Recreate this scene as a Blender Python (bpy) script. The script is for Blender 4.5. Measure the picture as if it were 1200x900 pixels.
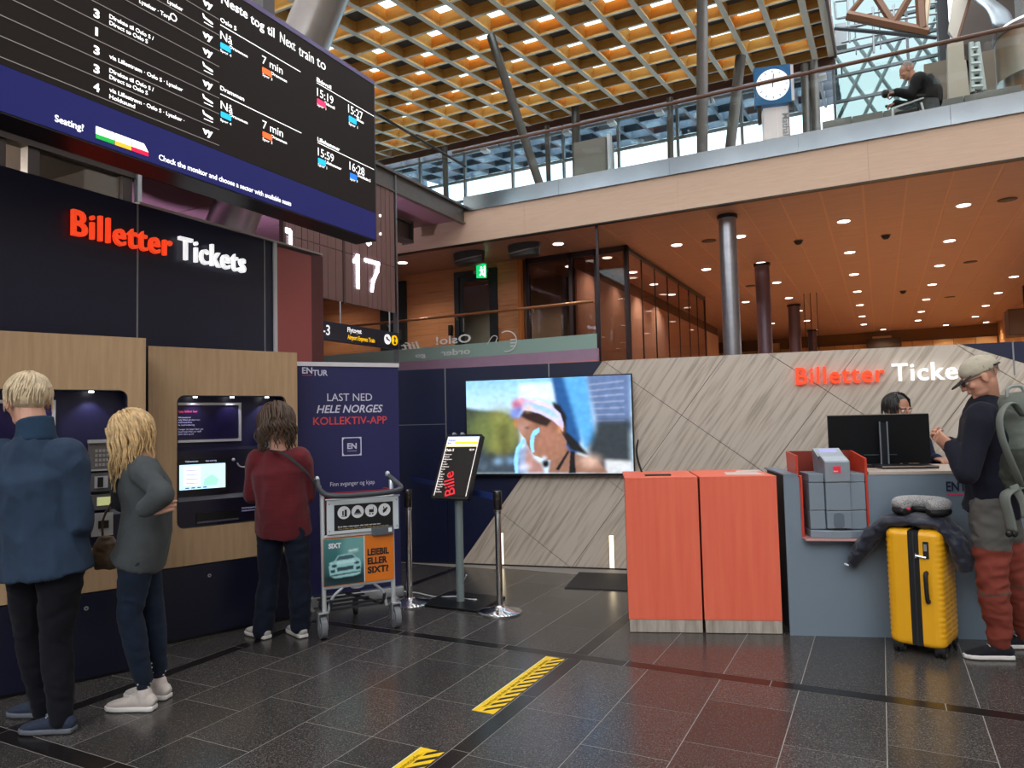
import bpy, bmesh, math, random
from mathutils import Matrix, Vector, noise
from math import sin, cos, pi, radians
random.seed(7)
S = bpy.context.scene
for o in list(bpy.data.objects): bpy.data.objects.remove(o)
COL = S.collection

# ------------------------------------------------------------------ camera
# World axes: X = along the back hall (right), Y = into the hall, Z up. Eye height 1.45 m.
FPX = 844.2; EYE = 1.45
_p, _r, _y = radians(3.05), radians(-1.34), radians(27.04)
_R = Vector((1, 0, 0)); _U = Vector((0, -sin(_p), cos(_p))); _F = Vector((0, cos(_p), sin(_p)))
_yaw = Matrix.Rotation(_y, 3, 'Z')
CR = _yaw @ (cos(_r)*_R + sin(_r)*_U); CU = _yaw @ (-sin(_r)*_R + cos(_r)*_U); CF = _yaw @ _F
cam = bpy.data.cameras.new('camera'); camo = bpy.data.objects.new('camera', cam); COL.objects.link(camo)
cam.sensor_width = 36; cam.sensor_fit = 'HORIZONTAL'; cam.lens = 36*FPX/1200; cam.clip_start = .05; cam.clip_end = 400
camo.matrix_world = Matrix(((CR.x, CU.x, -CF.x, 0), (CR.y, CU.y, -CF.y, 0), (CR.z, CU.z, -CF.z, EYE), (0, 0, 0, 1)))
S.camera = camo

# ------------------------------------------------------------------ world, light, exposure
S.view_settings.view_transform = 'Standard'; S.view_settings.look = 'None'
S.view_settings.exposure = 0.38; S.view_settings.gamma = 1; S.view_settings.use_curve_mapping = False
W = bpy.data.worlds.new('sky'); S.world = W; W.use_nodes = True
nt = W.node_tree; nt.nodes.clear()
out = nt.nodes.new('ShaderNodeOutputWorld'); bg = nt.nodes.new('ShaderNodeBackground')
tc = nt.nodes.new('ShaderNodeTexCoord'); nz = nt.nodes.new('ShaderNodeTexNoise'); rp = nt.nodes.new('ShaderNodeValToRGB')
nz.inputs['Scale'].default_value = 2.2; nz.inputs['Detail'].default_value = 5
rp.color_ramp.elements[0].position = .35; rp.color_ramp.elements[0].color = (.72, .84, .95, 1)
rp.color_ramp.elements[1].position = .6; rp.color_ramp.elements[1].color = (1, 1, 1, 1)
nt.links.new(tc.outputs['Generated'], nz.inputs['Vector']); nt.links.new(nz.outputs['Fac'], rp.inputs['Fac'])
nt.links.new(rp.outputs['Color'], bg.inputs['Color']); bg.inputs['Strength'].default_value = 3.6
nt.links.new(bg.outputs[0], out.inputs[0])

# ------------------------------------------------------------------ helpers
def ray(x, y): return CR*((x-600)/FPX) - CU*((y-450)/FPX) + CF
O = Vector((0, 0, EYE))
def G(x, y, z=0): d = ray(x, y); return O + d*((z-EYE)/d.z)
def PX(x, y, X): d = ray(x, y); return O + d*(X/d.x)
def PY(x, y, Y): d = ray(x, y); return O + d*(Y/d.y)
def DP(x, y, dep): return O + ray(x, y)*dep
def HZ(x, y, g): d = ray(x, y); return EYE + (d.x*g[0]+d.y*g[1])/(d.x*d.x+d.y*d.y)*d.z

def hx(h):
    h = h.lstrip('#'); c = [int(h[i:i+2], 16)/255 for i in (0, 2, 4)]
    return tuple(v/12.92 if v <= .04045 else ((v+.055)/1.055)**2.4 for v in c)
MATS = {}
def mat(name, col, rough=.5, metal=0, var=0, scale=8, stretch=(1, 1, 1), bump=0, bscale=60, col2=None, emit=0, trans=None, coat=0, spec=.5, sheen=0, rvar=0):
    if name in MATS: return MATS[name]
    m = bpy.data.materials.new(name); m.use_nodes = True; n = m.node_tree; b = n.nodes['Principled BSDF']
    c = hx(col) if isinstance(col, str) else col
    b.inputs['Base Color'].default_value = (*c, 1); b.inputs['Roughness'].default_value = rough; b.inputs['Metallic'].default_value = metal
    b.inputs['Specular IOR Level'].default_value = spec; b.inputs['Coat Weight'].default_value = coat; b.inputs['Sheen Weight'].default_value = sheen
    t = n.nodes.new('ShaderNodeTexCoord'); mp = n.nodes.new('ShaderNodeMapping'); mp.inputs['Scale'].default_value = stretch
    n.links.new(t.outputs['Object'], mp.inputs['Vector'])
    if var or col2:
        z = n.nodes.new('ShaderNodeTexNoise'); z.inputs['Scale'].default_value = scale; z.inputs['Detail'].default_value = 6; z.inputs['Roughness'].default_value = .6
        n.links.new(mp.outputs[0], z.inputs['Vector'])
        r = n.nodes.new('ShaderNodeValToRGB'); r.color_ramp.elements[0].position = .3; r.color_ramp.elements[1].position = .7
        c2 = hx(col2) if isinstance(col2, str) else (col2 if col2 else tuple(min(1, v*(1+var)) for v in c))
        c1 = c if col2 else tuple(v*(1-var) for v in c)
        r.color_ramp.elements[0].color = (*c1, 1); r.color_ramp.elements[1].color = (*c2, 1)
        n.links.new(z.outputs['Fac'], r.inputs['Fac']); n.links.new(r.outputs[0], b.inputs['Base Color'])
        if rvar:
            mr = n.nodes.new('ShaderNodeMapRange'); mr.inputs['To Min'].default_value = rough-rvar; mr.inputs['To Max'].default_value = rough+rvar
            n.links.new(z.outputs['Fac'], mr.inputs['Value']); n.links.new(mr.outputs[0], b.inputs['Roughness'])
    if bump:
        z2 = n.nodes.new('ShaderNodeTexNoise'); z2.inputs['Scale'].default_value = bscale; z2.inputs['Detail'].default_value = 4
        n.links.new(mp.outputs[0], z2.inputs['Vector']); bp = n.nodes.new('ShaderNodeBump'); bp.inputs['Strength'].default_value = bump; bp.inputs['Distance'].default_value = .01
        n.links.new(z2.outputs['Fac'], bp.inputs['Height']); n.links.new(bp.outputs[0], b.inputs['Normal'])
    if emit:
        b.inputs['Emission Color'].default_value = (*c, 1); b.inputs['Emission Strength'].default_value = emit
    MATS[name] = m; return m
def glass(name, tint=(1, 1, 1), refl=.12, rough=.02, haze=0):
    # thin pane: clear with tint plus a mirror share that grows at grazing angles
    if name in MATS: return MATS[name]
    m = bpy.data.materials.new(name); m.use_nodes = True; n = m.node_tree; n.nodes.clear()
    o = n.nodes.new('ShaderNodeOutputMaterial'); t = n.nodes.new('ShaderNodeBsdfTransparent'); g = n.nodes.new('ShaderNodeBsdfGlossy')
    t.inputs[0].default_value = (*tint, 1); g.inputs['Roughness'].default_value = rough
    lw = n.nodes.new('ShaderNodeLayerWeight'); lw.inputs['Blend'].default_value = .25
    mr = n.nodes.new('ShaderNodeMapRange'); mr.inputs['To Min'].default_value = refl*.5; mr.inputs['To Max'].default_value = min(1, refl*4)
    mx = n.nodes.new('ShaderNodeMixShader')
    n.links.new(lw.outputs['Fresnel'], mr.inputs['Value']); n.links.new(mr.outputs[0], mx.inputs[0]); n.links.new(t.outputs[0], mx.inputs[1]); n.links.new(g.outputs[0], mx.inputs[2])
    last = mx
    if haze:
        d = n.nodes.new('ShaderNodeBsdfDiffuse'); d.inputs[0].default_value = (.8, .85, .85, 1); m2 = n.nodes.new('ShaderNodeMixShader'); m2.inputs[0].default_value = haze
        n.links.new(mx.outputs[0], m2.inputs[1]); n.links.new(d.outputs[0], m2.inputs[2]); last = m2
    n.links.new(last.outputs[0], o.inputs[0]); MATS[name] = m; return m

def link(name, me, parent=None, mtx=None, **props):
    o = bpy.data.objects.new(name, me); COL.objects.link(o)
    if parent: o.parent = parent
    if mtx is not None: o.matrix_world = mtx if not parent else mtx
    for k, v in props.items(): o[k] = v
    return o
def fin(name, bm, m, parent=None, smooth=False, loc=None, rot=None, bevel=0, **props):
    bmesh.ops.recalc_face_normals(bm, faces=bm.faces)
    me = bpy.data.meshes.new(name); bm.to_mesh(me); bm.free()
    for x in (m if isinstance(m, (list, tuple)) else [m]): me.materials.append(x)
    if smooth:
        for p in me.polygons: p.use_smooth = True
        if smooth == 'auto':
            me.polygons.foreach_set('use_smooth', [True]*len(me.polygons))
            try: me.set_sharp_from_angle(angle=radians(40))
            except Exception: pass
    o = link(name, me, parent, **props)
    if loc is not None: o.location = loc
    if rot is not None: o.rotation_euler = rot
    if bevel:
        b = o.modifiers.new('bevel', 'BEVEL'); b.width = bevel; b.segments = 2; b.limit_method = 'ANGLE'; b.angle_limit = radians(50)
    return o
def thing(name, label, cat, loc=(0, 0, 0), az=None, rz=0, group=None):
    # az: direction (degrees from +Y towards +X) along which the thing's local +x runs; local -y faces the viewer
    o = bpy.data.objects.new(name, None); COL.objects.link(o); o.location = loc
    o.rotation_euler = (0, 0, radians(90-az) if az is not None else rz)
    o['label'] = label; o['category'] = cat; o.empty_display_size = .1
    if group: o['group'] = group
    return o
def tag(o, label, cat, group=None):
    o['label'] = label; o['category'] = cat
    if group: o['group'] = group
    return o
def struct(name, bm=None, m=None, loc=(0, 0, 0), az=None, **k):
    if bm is None:
        o = bpy.data.objects.new(name, None); COL.objects.link(o)
    else: o = fin(name, bm, m, **k)
    o.location = loc
    if az is not None: o.rotation_euler = (0, 0, radians(90-az))
    o['kind'] = 'structure'; return o
def NB(): return bmesh.new()
def box(bm, x0, x1, y0, y1, z0, z1, mi=0):
    vs = [bm.verts.new(p) for p in ((x0, y0, z0), (x1, y0, z0), (x1, y1, z0), (x0, y1, z0), (x0, y0, z1), (x1, y0, z1), (x1, y1, z1), (x0, y1, z1))]
    for f in ((0, 3, 2, 1), (4, 5, 6, 7), (0, 1, 5, 4), (1, 2, 6, 5), (2, 3, 7, 6), (3, 0, 4, 7)):
        bm.faces.new([vs[i] for i in f]).material_index = mi
    return bm
def B(*a): return box(NB(), *a)
def prism(bm, pts, d, mi=0):
    # pts: list of 3D points (planar polygon), d: Vector extrusion
    a = [bm.verts.new(p) for p in pts]; b = [bm.verts.new(Vector(p)+Vector(d)) for p in pts]; n = len(pts)
    fs = [bm.faces.new(a), bm.faces.new(b[::-1])]
    for i in range(n): fs.append(bm.faces.new((a[i], b[i], b[(i+1) % n], a[(i+1) % n])))
    for f in fs: f.material_index = mi
    return bm
def pxz(bm, pts, y0, y1, mi=0): return prism(bm, [(x, y0, z) for x, z in pts], (0, y1-y0, 0), mi)
def rrect(x0, x1, z0, z1, r, n=5):
    P = []
    for cx, cz, a in ((x1-r, z0+r, -90), (x1-r, z1-r, 0), (x0+r, z1-r, 90), (x0+r, z0+r, 180)):
        for i in range(n+1): t = radians(a+90*i/n); P.append((cx+r*cos(t), cz+r*sin(t)))
    return P
def rings(bm, R, cap=True, mi=0):
    V = [[bm.verts.new(p) for p in r] for r in R]; n = len(R[0])
    for a, b in zip(V, V[1:]):
        for i in range(n): bm.faces.new((a[i], a[(i+1) % n], b[(i+1) % n], b[i])).material_index = mi
    if cap:
        bm.faces.new(V[0][::-1]).material_index = mi; bm.faces.new(V[-1]).material_index = mi
    return bm
def frame_of(d):
    d = Vector(d).normalized(); a = Vector((0, 0, 1)) if abs(d.z) < .9 else Vector((0, 1, 0))
    x = d.cross(a).normalized(); return x, x.cross(d).normalized()
def cyl(bm, p0, p1, r0, r1=None, n=16, mi=0):
    p0, p1 = Vector(p0), Vector(p1); r1 = r0 if r1 is None else r1; x, y = frame_of(p1-p0)
    return rings(bm, [[p+(x*cos(2*pi*i/n)+y*sin(2*pi*i/n))*r for i in range(n)] for p, r in ((p0, r0), (p1, r1))], mi=mi)
def smoothpts(pts, k=4):
    P = [Vector(p) for p in pts]; P = [2*P[0]-P[1]]+P+[2*P[-1]-P[-2]]; o = []
    for i in range(1, len(P)-2):
        for j in range(k):
            t = j/k; a, b, c, d = P[i-1:i+3]
            o.append(.5*((2*b)+(c-a)*t+(2*a-5*b+4*c-d)*t*t+(3*b-a-3*c+d)*t**3))
    o.append(P[-2]); return o
def tube(bm, pts, r, n=8, sm=0, flat=None, mi=0):
    P = smoothpts(pts, sm) if sm else [Vector(p) for p in pts]; R = []; x = y = None
    for i, p in enumerate(P):
        d = (P[min(i+1, len(P)-1)]-P[max(i-1, 0)]).normalized()
        if x is None: x, y = frame_of(d)
        else: x = (x-d*x.dot(d)).normalized(); y = x.cross(d).normalized()
        rr = r(i/(len(P)-1)) if callable(r) else r
        f = flat or 1
        R.append([p+(x*cos(2*pi*k/n)*rr+y*sin(2*pi*k/n)*rr*f) for k in range(n)])
    return rings(bm, R, mi=mi)
def lathe(bm, prof, c=(0, 0, 0), n=24, mi=0):
    c = Vector(c); R = [[c+Vector((r*cos(2*pi*i/n), r*sin(2*pi*i/n), z)) for i in range(n)] for r, z in prof]
    return rings(bm, R, mi=mi)
def ellip(bm, c, r, M=None, seg=16, rg=10):
    m = Matrix.Translation(c) @ (M.to_4x4() if M else Matrix()) @ Matrix.Diagonal((*r, 1))
    bmesh.ops.create_uvsphere(bm, u_segments=seg, v_segments=rg, radius=1, matrix=m); return bm
_tmp = bpy.data.scenes.new('workbench')
def evaluated(o):
    # evaluate one helper object in a scene of its own, return its mesh, drop the helper
    _tmp.collection.objects.link(o); vl = _tmp.view_layers[0]; vl.update(); dg = vl.depsgraph; dg.update()
    me = bpy.data.meshes.new_from_object(o.evaluated_get(dg)); bpy.data.objects.remove(o); return me
_tc = {}
def text(bm, s, size, x, z, y=0, ext=.001, bold=0, align='LEFT', shear=0, mi=0, sx=1, spacing=1):
    # raised lettering in the local XZ plane facing -y, baseline at z
    k = (s, bold, shear, spacing)
    if k not in _tc:
        c = bpy.data.curves.new('t', 'FONT'); c.body = s; c.size = 1; c.offset = bold; c.shear = shear; c.resolution_u = 3; c.space_character = spacing
        o = bpy.data.objects.new('t', c); me = evaluated(o)
        vs = [tuple(v.co) for v in me.vertices]; fs = [tuple(p.vertices) for p in me.polygons]
        bpy.data.curves.remove(c); bpy.data.meshes.remove(me); _tc[k] = (vs, fs)
    vs, fs = _tc[k]
    if not vs: return 0
    x0, x1 = min(v[0] for v in vs), max(v[0] for v in vs); w = (x1-x0)*size*sx
    off = x-(0 if align == 'LEFT' else w if align == 'RIGHT' else w/2)
    t = bmesh.new(); V = [t.verts.new((off+(v[0]-x0)*size*sx, y, z+v[1]*size)) for v in vs]
    for f in fs:
        try: t.faces.new([V[i] for i in f]).material_index = mi
        except ValueError: pass
    if ext:
        g = bmesh.ops.extrude_face_region(t, geom=list(t.faces)); nv = [e for e in g['geom'] if isinstance(e, bmesh.types.BMVert)]
        bmesh.ops.translate(t, verts=nv, vec=(0, -ext, 0))
        for f in t.faces: f.material_index = mi
    me = bpy.data.meshes.new('t'); t.to_mesh(me); t.free(); bm.from_mesh(me); bpy.data.meshes.remove(me); return w
def copy_tree(o, parent=None):
    c = o.copy(); COL.objects.link(c); c.parent = parent
    for ch in list(o.children): copy_tree(ch, c)
    return c
def uvec(az): a = radians(az); return Vector((sin(a), cos(a), 0))
# ------------------------------------------------------------------ common materials
NAVY = mat('navy_laminate', '#12142e', .42, var=.12, scale=1.5)
NAVYB = mat('navy_blue_laminate', '#141c3c', .4, var=.1, scale=1.5)
JOINT = mat('aluminium_joint', '#8f9196', .4, .6)
STEEL = mat('brushed_steel', '#8f9094', .28, .95, var=.12, scale=3, stretch=(1, 1, 30))
CHROME = mat('chrome', '#d6d6d8', .08, 1)
GREYMETAL = mat('painted_grey_metal', '#6d6a68', .45, .5, var=.08)
BLACK = mat('black_plastic', '#08080a', .4)
WHITE = mat('white_paint', '#e8e8ea', .5)
ALU = mat('aluminium', '#b6b9bd', .35, .8)
def woodmat(name, c1, c2, stretch, scale=3, rough=.45, bump=.05, spec=.4):
    return mat(name, c1, rough, col2=c2, scale=scale, stretch=stretch, bump=bump, bscale=scale*4, spec=spec)
OAK = woodmat('oak_veneer', '#a98a68', '#bb9c78', (14, 14, .9), 2.4)
ROOFWOOD = woodmat('roof_glulam', '#d2933f', '#e6b264', (1, 6, 6), 1.5, .6)  # orange tone includes warm light bounced between the cell sides
ROOFPALE = woodmat('roof_beam_face', '#e6dac4', '#efe5d4', (2, 8, 2), 2, .6)  # same timber as the sides; pale tone paints floor light on the undersides
REDWOOD = woodmat('ceiling_veneer', '#9c7a70', '#a9867b', (1, 7, 1), 1.6, .42, .02)
WALLWOOD = woodmat('horizontal_plank_veneer', '#c07f58', '#d3946a', (1, 1, 14), 2.2, .4)
FASCIA = woodmat('fascia_veneer', '#d6b69c', '#dfc1a8', (1.5, 1, 18), 2.2, .5, .01)
GLASS = glass('clear_glass', (.95, .98, .97), .012)
GLASSD = glass('smoked_brown_glass', (.62, .52, .48), .05)
GLASSROOF = glass('roof_glass', (.86, .95, .95), .06)
GLASSB = glass('curtain_wall_glass', (.78, .90, .96), .08)
FROST = mat('frosted_film', '#7f9a96', .5); 

# granite floor
def granite():
    m = bpy.data.materials.new('granite'); m.use_nodes = True; n = m.node_tree; b = n.nodes['Principled BSDF']
    t = n.nodes.new('ShaderNodeTexCoord'); oi = n.nodes.new('ShaderNodeObjectInfo')
    v = n.nodes.new('ShaderNodeTexVoronoi'); v.inputs['Scale'].default_value = 260; z = n.nodes.new('ShaderNodeTexNoise'); z.inputs['Scale'].default_value = 90; z.inputs['Detail'].default_value = 8; z.inputs['Roughness'].default_value = .75
    for q in (v, z): n.links.new(t.outputs['Object'], q.inputs['Vector'])
    r = n.nodes.new('ShaderNodeValToRGB'); e = r.color_ramp.elements; e[0].position = .38; e[0].color = (.013, .012, .0115, 1); e[1].position = .62; e[1].color = (.080, .073, .067, 1)
    n.links.new(z.outputs['Fac'], r.inputs['Fac'])
    r2 = n.nodes.new('ShaderNodeValToRGB'); e = r2.color_ramp.elements; e[0].position = .86; e[0].color = (0, 0, 0, 1); e[1].position = .95; e[1].color = (.09, .08, .07, 1)
    sp = n.nodes.new('ShaderNodeSeparateColor'); n.links.new(v.outputs['Color'], sp.inputs[0]); n.links.new(sp.outputs[0], r2.inputs['Fac'])
    ad = n.nodes.new('ShaderNodeMixRGB'); ad.blend_type = 'ADD'; ad.inputs[0].default_value = 1; n.links.new(r.outputs[0], ad.inputs[1]); n.links.new(r2.outputs[0], ad.inputs[2])
    hs = n.nodes.new('ShaderNodeHueSaturation'); mr = n.nodes.new('ShaderNodeMapRange'); mr.inputs['To Min'].default_value = .7; mr.inputs['To Max'].default_value = 1.15
    n.links.new(oi.outputs['Random'], mr.inputs['Value']); n.links.new(mr.outputs[0], hs.inputs['Value']); n.links.new(ad.outputs[0], hs.inputs['Color']); n.links.new(hs.outputs[0], b.inputs['Base Color'])
    rr = n.nodes.new('ShaderNodeMapRange'); rr.inputs['To Min'].default_value = .16; rr.inputs['To Max'].default_value = .3; n.links.new(z.outputs['Fac'], rr.inputs['Value']); n.links.new(rr.outputs[0], b.inputs['Roughness'])
    b.inputs['Specular IOR Level'].default_value = .55
    return m
GRAN = granite()
GRAND = mat('dark_strip_granite', '#1b1817', .22, var=.4, scale=60)
MORTAR = mat('floor_mortar', '#8f8983', .8)

# ------------------------------------------------------------------ floor with granite tiles
floor = struct('floor', B(-30, 30, -25, 40, -.3, -.0012), MORTAR)
g = .0022
def tile(x0, x1, y0, y1, m=GRAN):
    bm = B(x0+g, x1-g, y0+g, y1-g, -.02, random.uniform(-.0004, .0))
    o = fin('floor_tile', bm, m, floor)
P = .4095
cols = [(-1.775-P*k-P, -1.775-P*k) for k in range(5)] + [(-1.68+P*k, -1.68+P*(k+1)) for k in range(5)] + [(.3675+P*k, .3675+P*(k+1)) for k in range(5)] + [(-3.92-P*k-P, -3.92-P*k) for k in range(2)]
rowj = {4: [2.09, 2.45, 2.91, 3.44, 4.14], 3: [2.09, 2.72, 3.26, 3.8, 4.14], 2: [2.09, 2.93-.53, 2.93, 3.6, 4.14], 1: [2.09, 2.757, 3.27, 3.8, 4.14], 0: [2.09, 2.5, 2.757, 3.27, 3.85, 4.14],
        5: [2.09, 2.78, 3.35, 4.14], 6: [2.09, 3.08, 3.61, 4.14], 7: [2.09, 2.77, 3.297, 3.83, 4.14], 8: [2.09, 2.85, 3.44, 4.14], 9: [2.09, 3.09, 3.62, 4.14]}
for ci, (x0, x1) in enumerate(cols):
    x1_ = x1
    r = rowj.get(ci) or [2.09, 2.6+.2*(ci % 2), 3.2+.15*(ci % 3), 4.14]
    for a, b in zip(r, r[1:]): tile(x0, x1_, a, b)
    r = [4.24, 5.27+.25*(ci % 2), 6.35] if ci < 14 else [4.24, 6.3]
    if ci in (0, 1, 2, 3): r = [4.24, 4.77+.25*(ci % 2), 5.3+.2*(ci % 2), 5.9, 6.42]
    for a, b in zip(r, r[1:]): tile(x0, x1_, a, b)
    for a, b in ((.6, 1.2+.1*(ci % 3)), (1.2+.1*(ci % 3), 1.99)): tile(x0, x1_, a, b)
for k in range(9):
    for y0 in (1.99, 4.14): tile(-4.7+k*.82, -4.7+(k+1)*.82, y0, y0+.1, GRAND)
for x0 in (-1.775, -3.92):
    ys = [.6, 1.3, 1.99] if True else 0
    for a, b in ((.6, 1.3), (1.3, 1.99), (2.09, 2.8), (2.8, 3.5), (3.5, 4.14), (4.24, 5.0), (5.0, 5.75), (5.75, 6.35)):
        tile(x0, x0+(.095 if x0 > -3 else .1), a, b, GRAND)
# ribbed entrance mat at the foot of the back wall
mt = thing('floor_mat', 'dark ribbed floor mat at the foot of the stone wall behind the coral counter', 'mat', (-2.05, 6.35, 0), az=79.3)
fin('mat_base', B(-.55, .45, -.42, .24, .0, .008), mat('mat_dark', '#1d1b1a', .7), mt)
fin('mat_ribs', (lambda bm: [box(bm, .0+.016*i, .008+.016*i, -.40, .22, .008, .013) for i in range(28)] and bm)(NB()), mat('mat_rib', '#3a3633', .5, .4), mt)

# ------------------------------------------------------------------ back wall: navy panels and stone slabs set on the diagonal
WB = struct('wall_back', B(-.75, 6.2, .022, .14, 0, 2.035), mat('wall_core', '#4a4744', .7), (-3.937, 6.453, 0), 79.3)
def stonemat():
    m = bpy.data.materials.new('travertine'); m.use_nodes = True; n = m.node_tree; b = n.nodes['Principled BSDF']
    t = n.nodes.new('ShaderNodeTexCoord'); mp = n.nodes.new('ShaderNodeMapping'); mp.vector_type = 'TEXTURE'; mp.inputs['Rotation'].default_value = (0, -radians(55), 0)
    mp2 = n.nodes.new('ShaderNodeMapping'); mp2.inputs['Scale'].default_value = (.8, 1, 13)
    z = n.nodes.new('ShaderNodeTexNoise'); z.inputs['Scale'].default_value = 2.3; z.inputs['Detail'].default_value = 7; z.inputs['Distortion'].default_value = .35
    n.links.new(t.outputs['Object'], mp.inputs[0]); n.links.new(mp.outputs[0], mp2.inputs[0]); n.links.new(mp2.outputs[0], z.inputs['Vector'])
    r = n.nodes.new('ShaderNodeValToRGB'); e = r.color_ramp.elements; e[0].position = .36; e[0].color = (*hx('#aca090'), 1); e[1].position = .54; e[1].color = (*hx('#cdc1b2'), 1)
    x = r.color_ramp.elements.new(.44); x.color = (*hx('#bfb1a1'), 1)
    n.links.new(z.outputs['Fac'], r.inputs['Fac']); n.links.new(r.outputs[0], b.inputs['Base Color']); b.inputs['Roughness'].default_value = .5
    bp = n.nodes.new('ShaderNodeBump'); bp.inputs['Strength'].default_value = .12; n.links.new(z.outputs['Fac'], bp.inputs['Height']); n.links.new(bp.outputs[0], b.inputs['Normal'])
    return m
STONE = stonemat()
def clip(poly, a, b, c):    # keep a*x+b*z<=c
    o = []
    for i in range(len(poly)):
        p, q = poly[i], poly[(i+1) % len(poly)]; dp, dq = a*p[0]+b*p[1]-c, a*q[0]+b*q[1]-c
        if dp <= 0: o.append(p)
        if dp*dq < 0: t = dp/(dp-dq); o.append((p[0]+(q[0]-p[0])*t, p[1]+(q[1]-p[1])*t))
    return o
n1, n2 = (.602, .799), (.799, -.602)
for i in range(-1, 7):
    for j in range(0, 8):
        q = [(-1, 0), (7, 0), (7, 2.035), (-1, 2.035)]; gp = .0025
        q = clip(q, n1[0], n1[1], -.229+.928*(i+1)-gp); q = clip(q, -n1[0], -n1[1], -(-.229+.928*i+gp)) if q else q
        if q: q = clip(q, n2[0], n2[1], .93*(j+1)-gp)
        if q: q = clip(q, -n2[0], -n2[1], -(.93*j+gp))
        if q: q = clip(q, .37, .929, .37*4.655+.929*2.039-gp)
        if q: q = clip(q, 1, 0, 6.2)
        if len(q) > 2: fin('stone_slab', pxz(NB(), q, 0, .03), STONE, WB)
def navyp(q): fin('navy_panel', pxz(NB(), q, 0, .03), NAVYB, WB)
lim = lambda q: clip(q, n2[0], n2[1], -.002)
for q in ([(-.75, 0), (-.14, 0), (-.14, 1.445), (-.75, 1.445)], [(-.75, 1.452), (-.14, 1.452), (-.14, 2.035), (-.75, 2.035)],
          lim([(-.13, 0), (.985, 0), (.985, 2.035), (-.13, 2.035)]), lim([(.991, 0), (3, 0), (3, 2.035), (.991, 2.035)])):
    navyp(q)
nr = lambda q: clip(q, -.37, -.929, -(.37*4.655+.929*2.039+.002))
navyp(nr([(4.6, 0), (5.045, 0), (5.045, 2.035), (4.6, 2.035)])); navyp(nr([(5.055, 0), (6.2, 0), (6.2, 2.035), (5.055, 2.035)]))
for x in (-.135, .988, 5.05): fin('joint_strip', B(x-.006, x+.006, -.003, .01, 1.75 if x > 4 else (1.32 if x > 0 else 1.0), 2.035), JOINT, WB)
fin('joint_strip', B(-.75, -.14, -.003, .01, 1.445, 1.452), JOINT, WB)
fin('skirting', B(-.75, 6.2, -.012, .02, 0, .012), mat('skirting_dark', '#1b1a19', .6), WB)
for x, lb in ((.448, 'slim vertical light strip low on the stone wall behind the chrome post'), (1.572, 'slim vertical light strip low on the stone wall beside the coral counter')):
    l = thing('wall_light', lb, 'light', tuple(WB.matrix_world @ Vector((0, 0, 0))), az=79.3, group='low light strips in the stone wall')
    l.location = Vector((-3.937, 6.453, .01)) + uvec(79.3)*x
    fin('light_housing', B(-.026, .026, -.012, .0, 0, .325), ALU, l)
    fin('light_lens', B(-.02, .02, -.02, -.010, .008, .317), mat('warm_led', '#ffe9bd', .4, emit=2.2), l)

# raised sign on the stone wall
def capscale(cap): return cap/.70
def sign(name, label, loc, az, x, z, cap, w1, gap, w2, ext=.03, bold=.008):
    t = thing(name, label, 'sign', loc, az=az, group=None)
    for s, m, x0, w in (('Billetter', mat('orange_letters', '#ff4a22', .35, emit=.5), x, w1), ('Tickets', mat('white_letters', '#f4f4f6', .35, emit=.6), x+w1+gap, w2)):
        bm = NB(); sz = cap/.70; w0 = text(NB(), s, sz, 0, 0, bold=bold, spacing=1.1)
        text(bm, s, sz, x0, z, y=-.02, ext=ext, bold=bold, sx=w/w0, spacing=1.1)
        fin('lettering', bm, m, t)
    return t
sign('wall_sign', 'raised Billetter Tickets letters on the stone wall behind the counter', (-3.937, 6.453, 0), 79.3, 3.31, 1.735, .155, .735, .06, .68)
sign('wall_sign', 'large raised Billetter Tickets letters on the dark wall above the ticket machines', (-4.5, 0, 0), 0, 2.725, 2.69, .165, .715, .06, .61)

# ------------------------------------------------------------------ left wall above and behind the ticket machines
WL = struct('wall_left', B(.3, 5.02, .02, .12, 0, 2.99), mat('wall_core2', '#2b2a30', .7), (-4.5, 0, 0), 0)
for a, b in ((.3, 2.05), (2.056, 3.192), (3.204, 4.34), (4.352, 4.44)): fin('navy_panel', B(a, b, 0, .03, 0, 3.015), NAVY, WL)
for x in (2.053, 3.198, 4.346): fin('joint_strip', B(x-.006, x+.006, -.004, .01, 0, 3.015), JOINT, WL)
fin('edge_trim', B(4.44, 4.475, -.015, .12, 0, 3.02), mat('white_edge', '#c9c9cf', .4), WL)
fin('top_trim', B(3.2, 5.03, -.02, .14, 3.015, 3.03), mat('pale_cap', '#a59a94', .5), WL)
CORAL = woodmat('coral_stained_wood', '#e4664c', '#ea7156', (10, 10, .6), 2.6, .5, .04)
RED = mat('brick_red_panel', '#a04d48', .5, var=.05, scale=2)
fin('red_panel', B(4.475, 4.90, .0, .03, 0, 2.99), RED, WL)
fin('red_return', prism(NB(), [(4.88, .03, 0), (4.90, -.0, 0), (5.02, -.03, 0), (5.03, .03, 0)], (0, 0, 3.0)), mat('dark_red_panel', '#5e2c2c', .5), WL)

# ------------------------------------------------------------------ level one: gallery floor, fascia, ceiling, walls
ZC = 4.37
ce = struct('ceiling', B(-12, 9, 10, 29, ZC+.02, ZC+.3), mat('ceiling_core', '#5a3a2c', .8))
seam = .504; x = -12.05
SEAMP = mat('ceiling_seam', '#b8907f', .5)
xs = [-.079+seam*k for k in range(-24, 19)]
for k, (a, b) in enumerate(zip(xs, xs[1:])):
    for (y0, y1) in ((10, 14.7), (14.7, 19.4), (19.4, 24.1), (24.1, 29)):
        fin('ceiling_panel', B(a+.014, b-.014, y0+.003, y1-.003, ZC, ZC+.03), REDWOOD, ce)
fin('ceiling_seams', B(-12, 9, 10, 29, ZC+.004, ZC+.02), SEAMP, ce)
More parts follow.
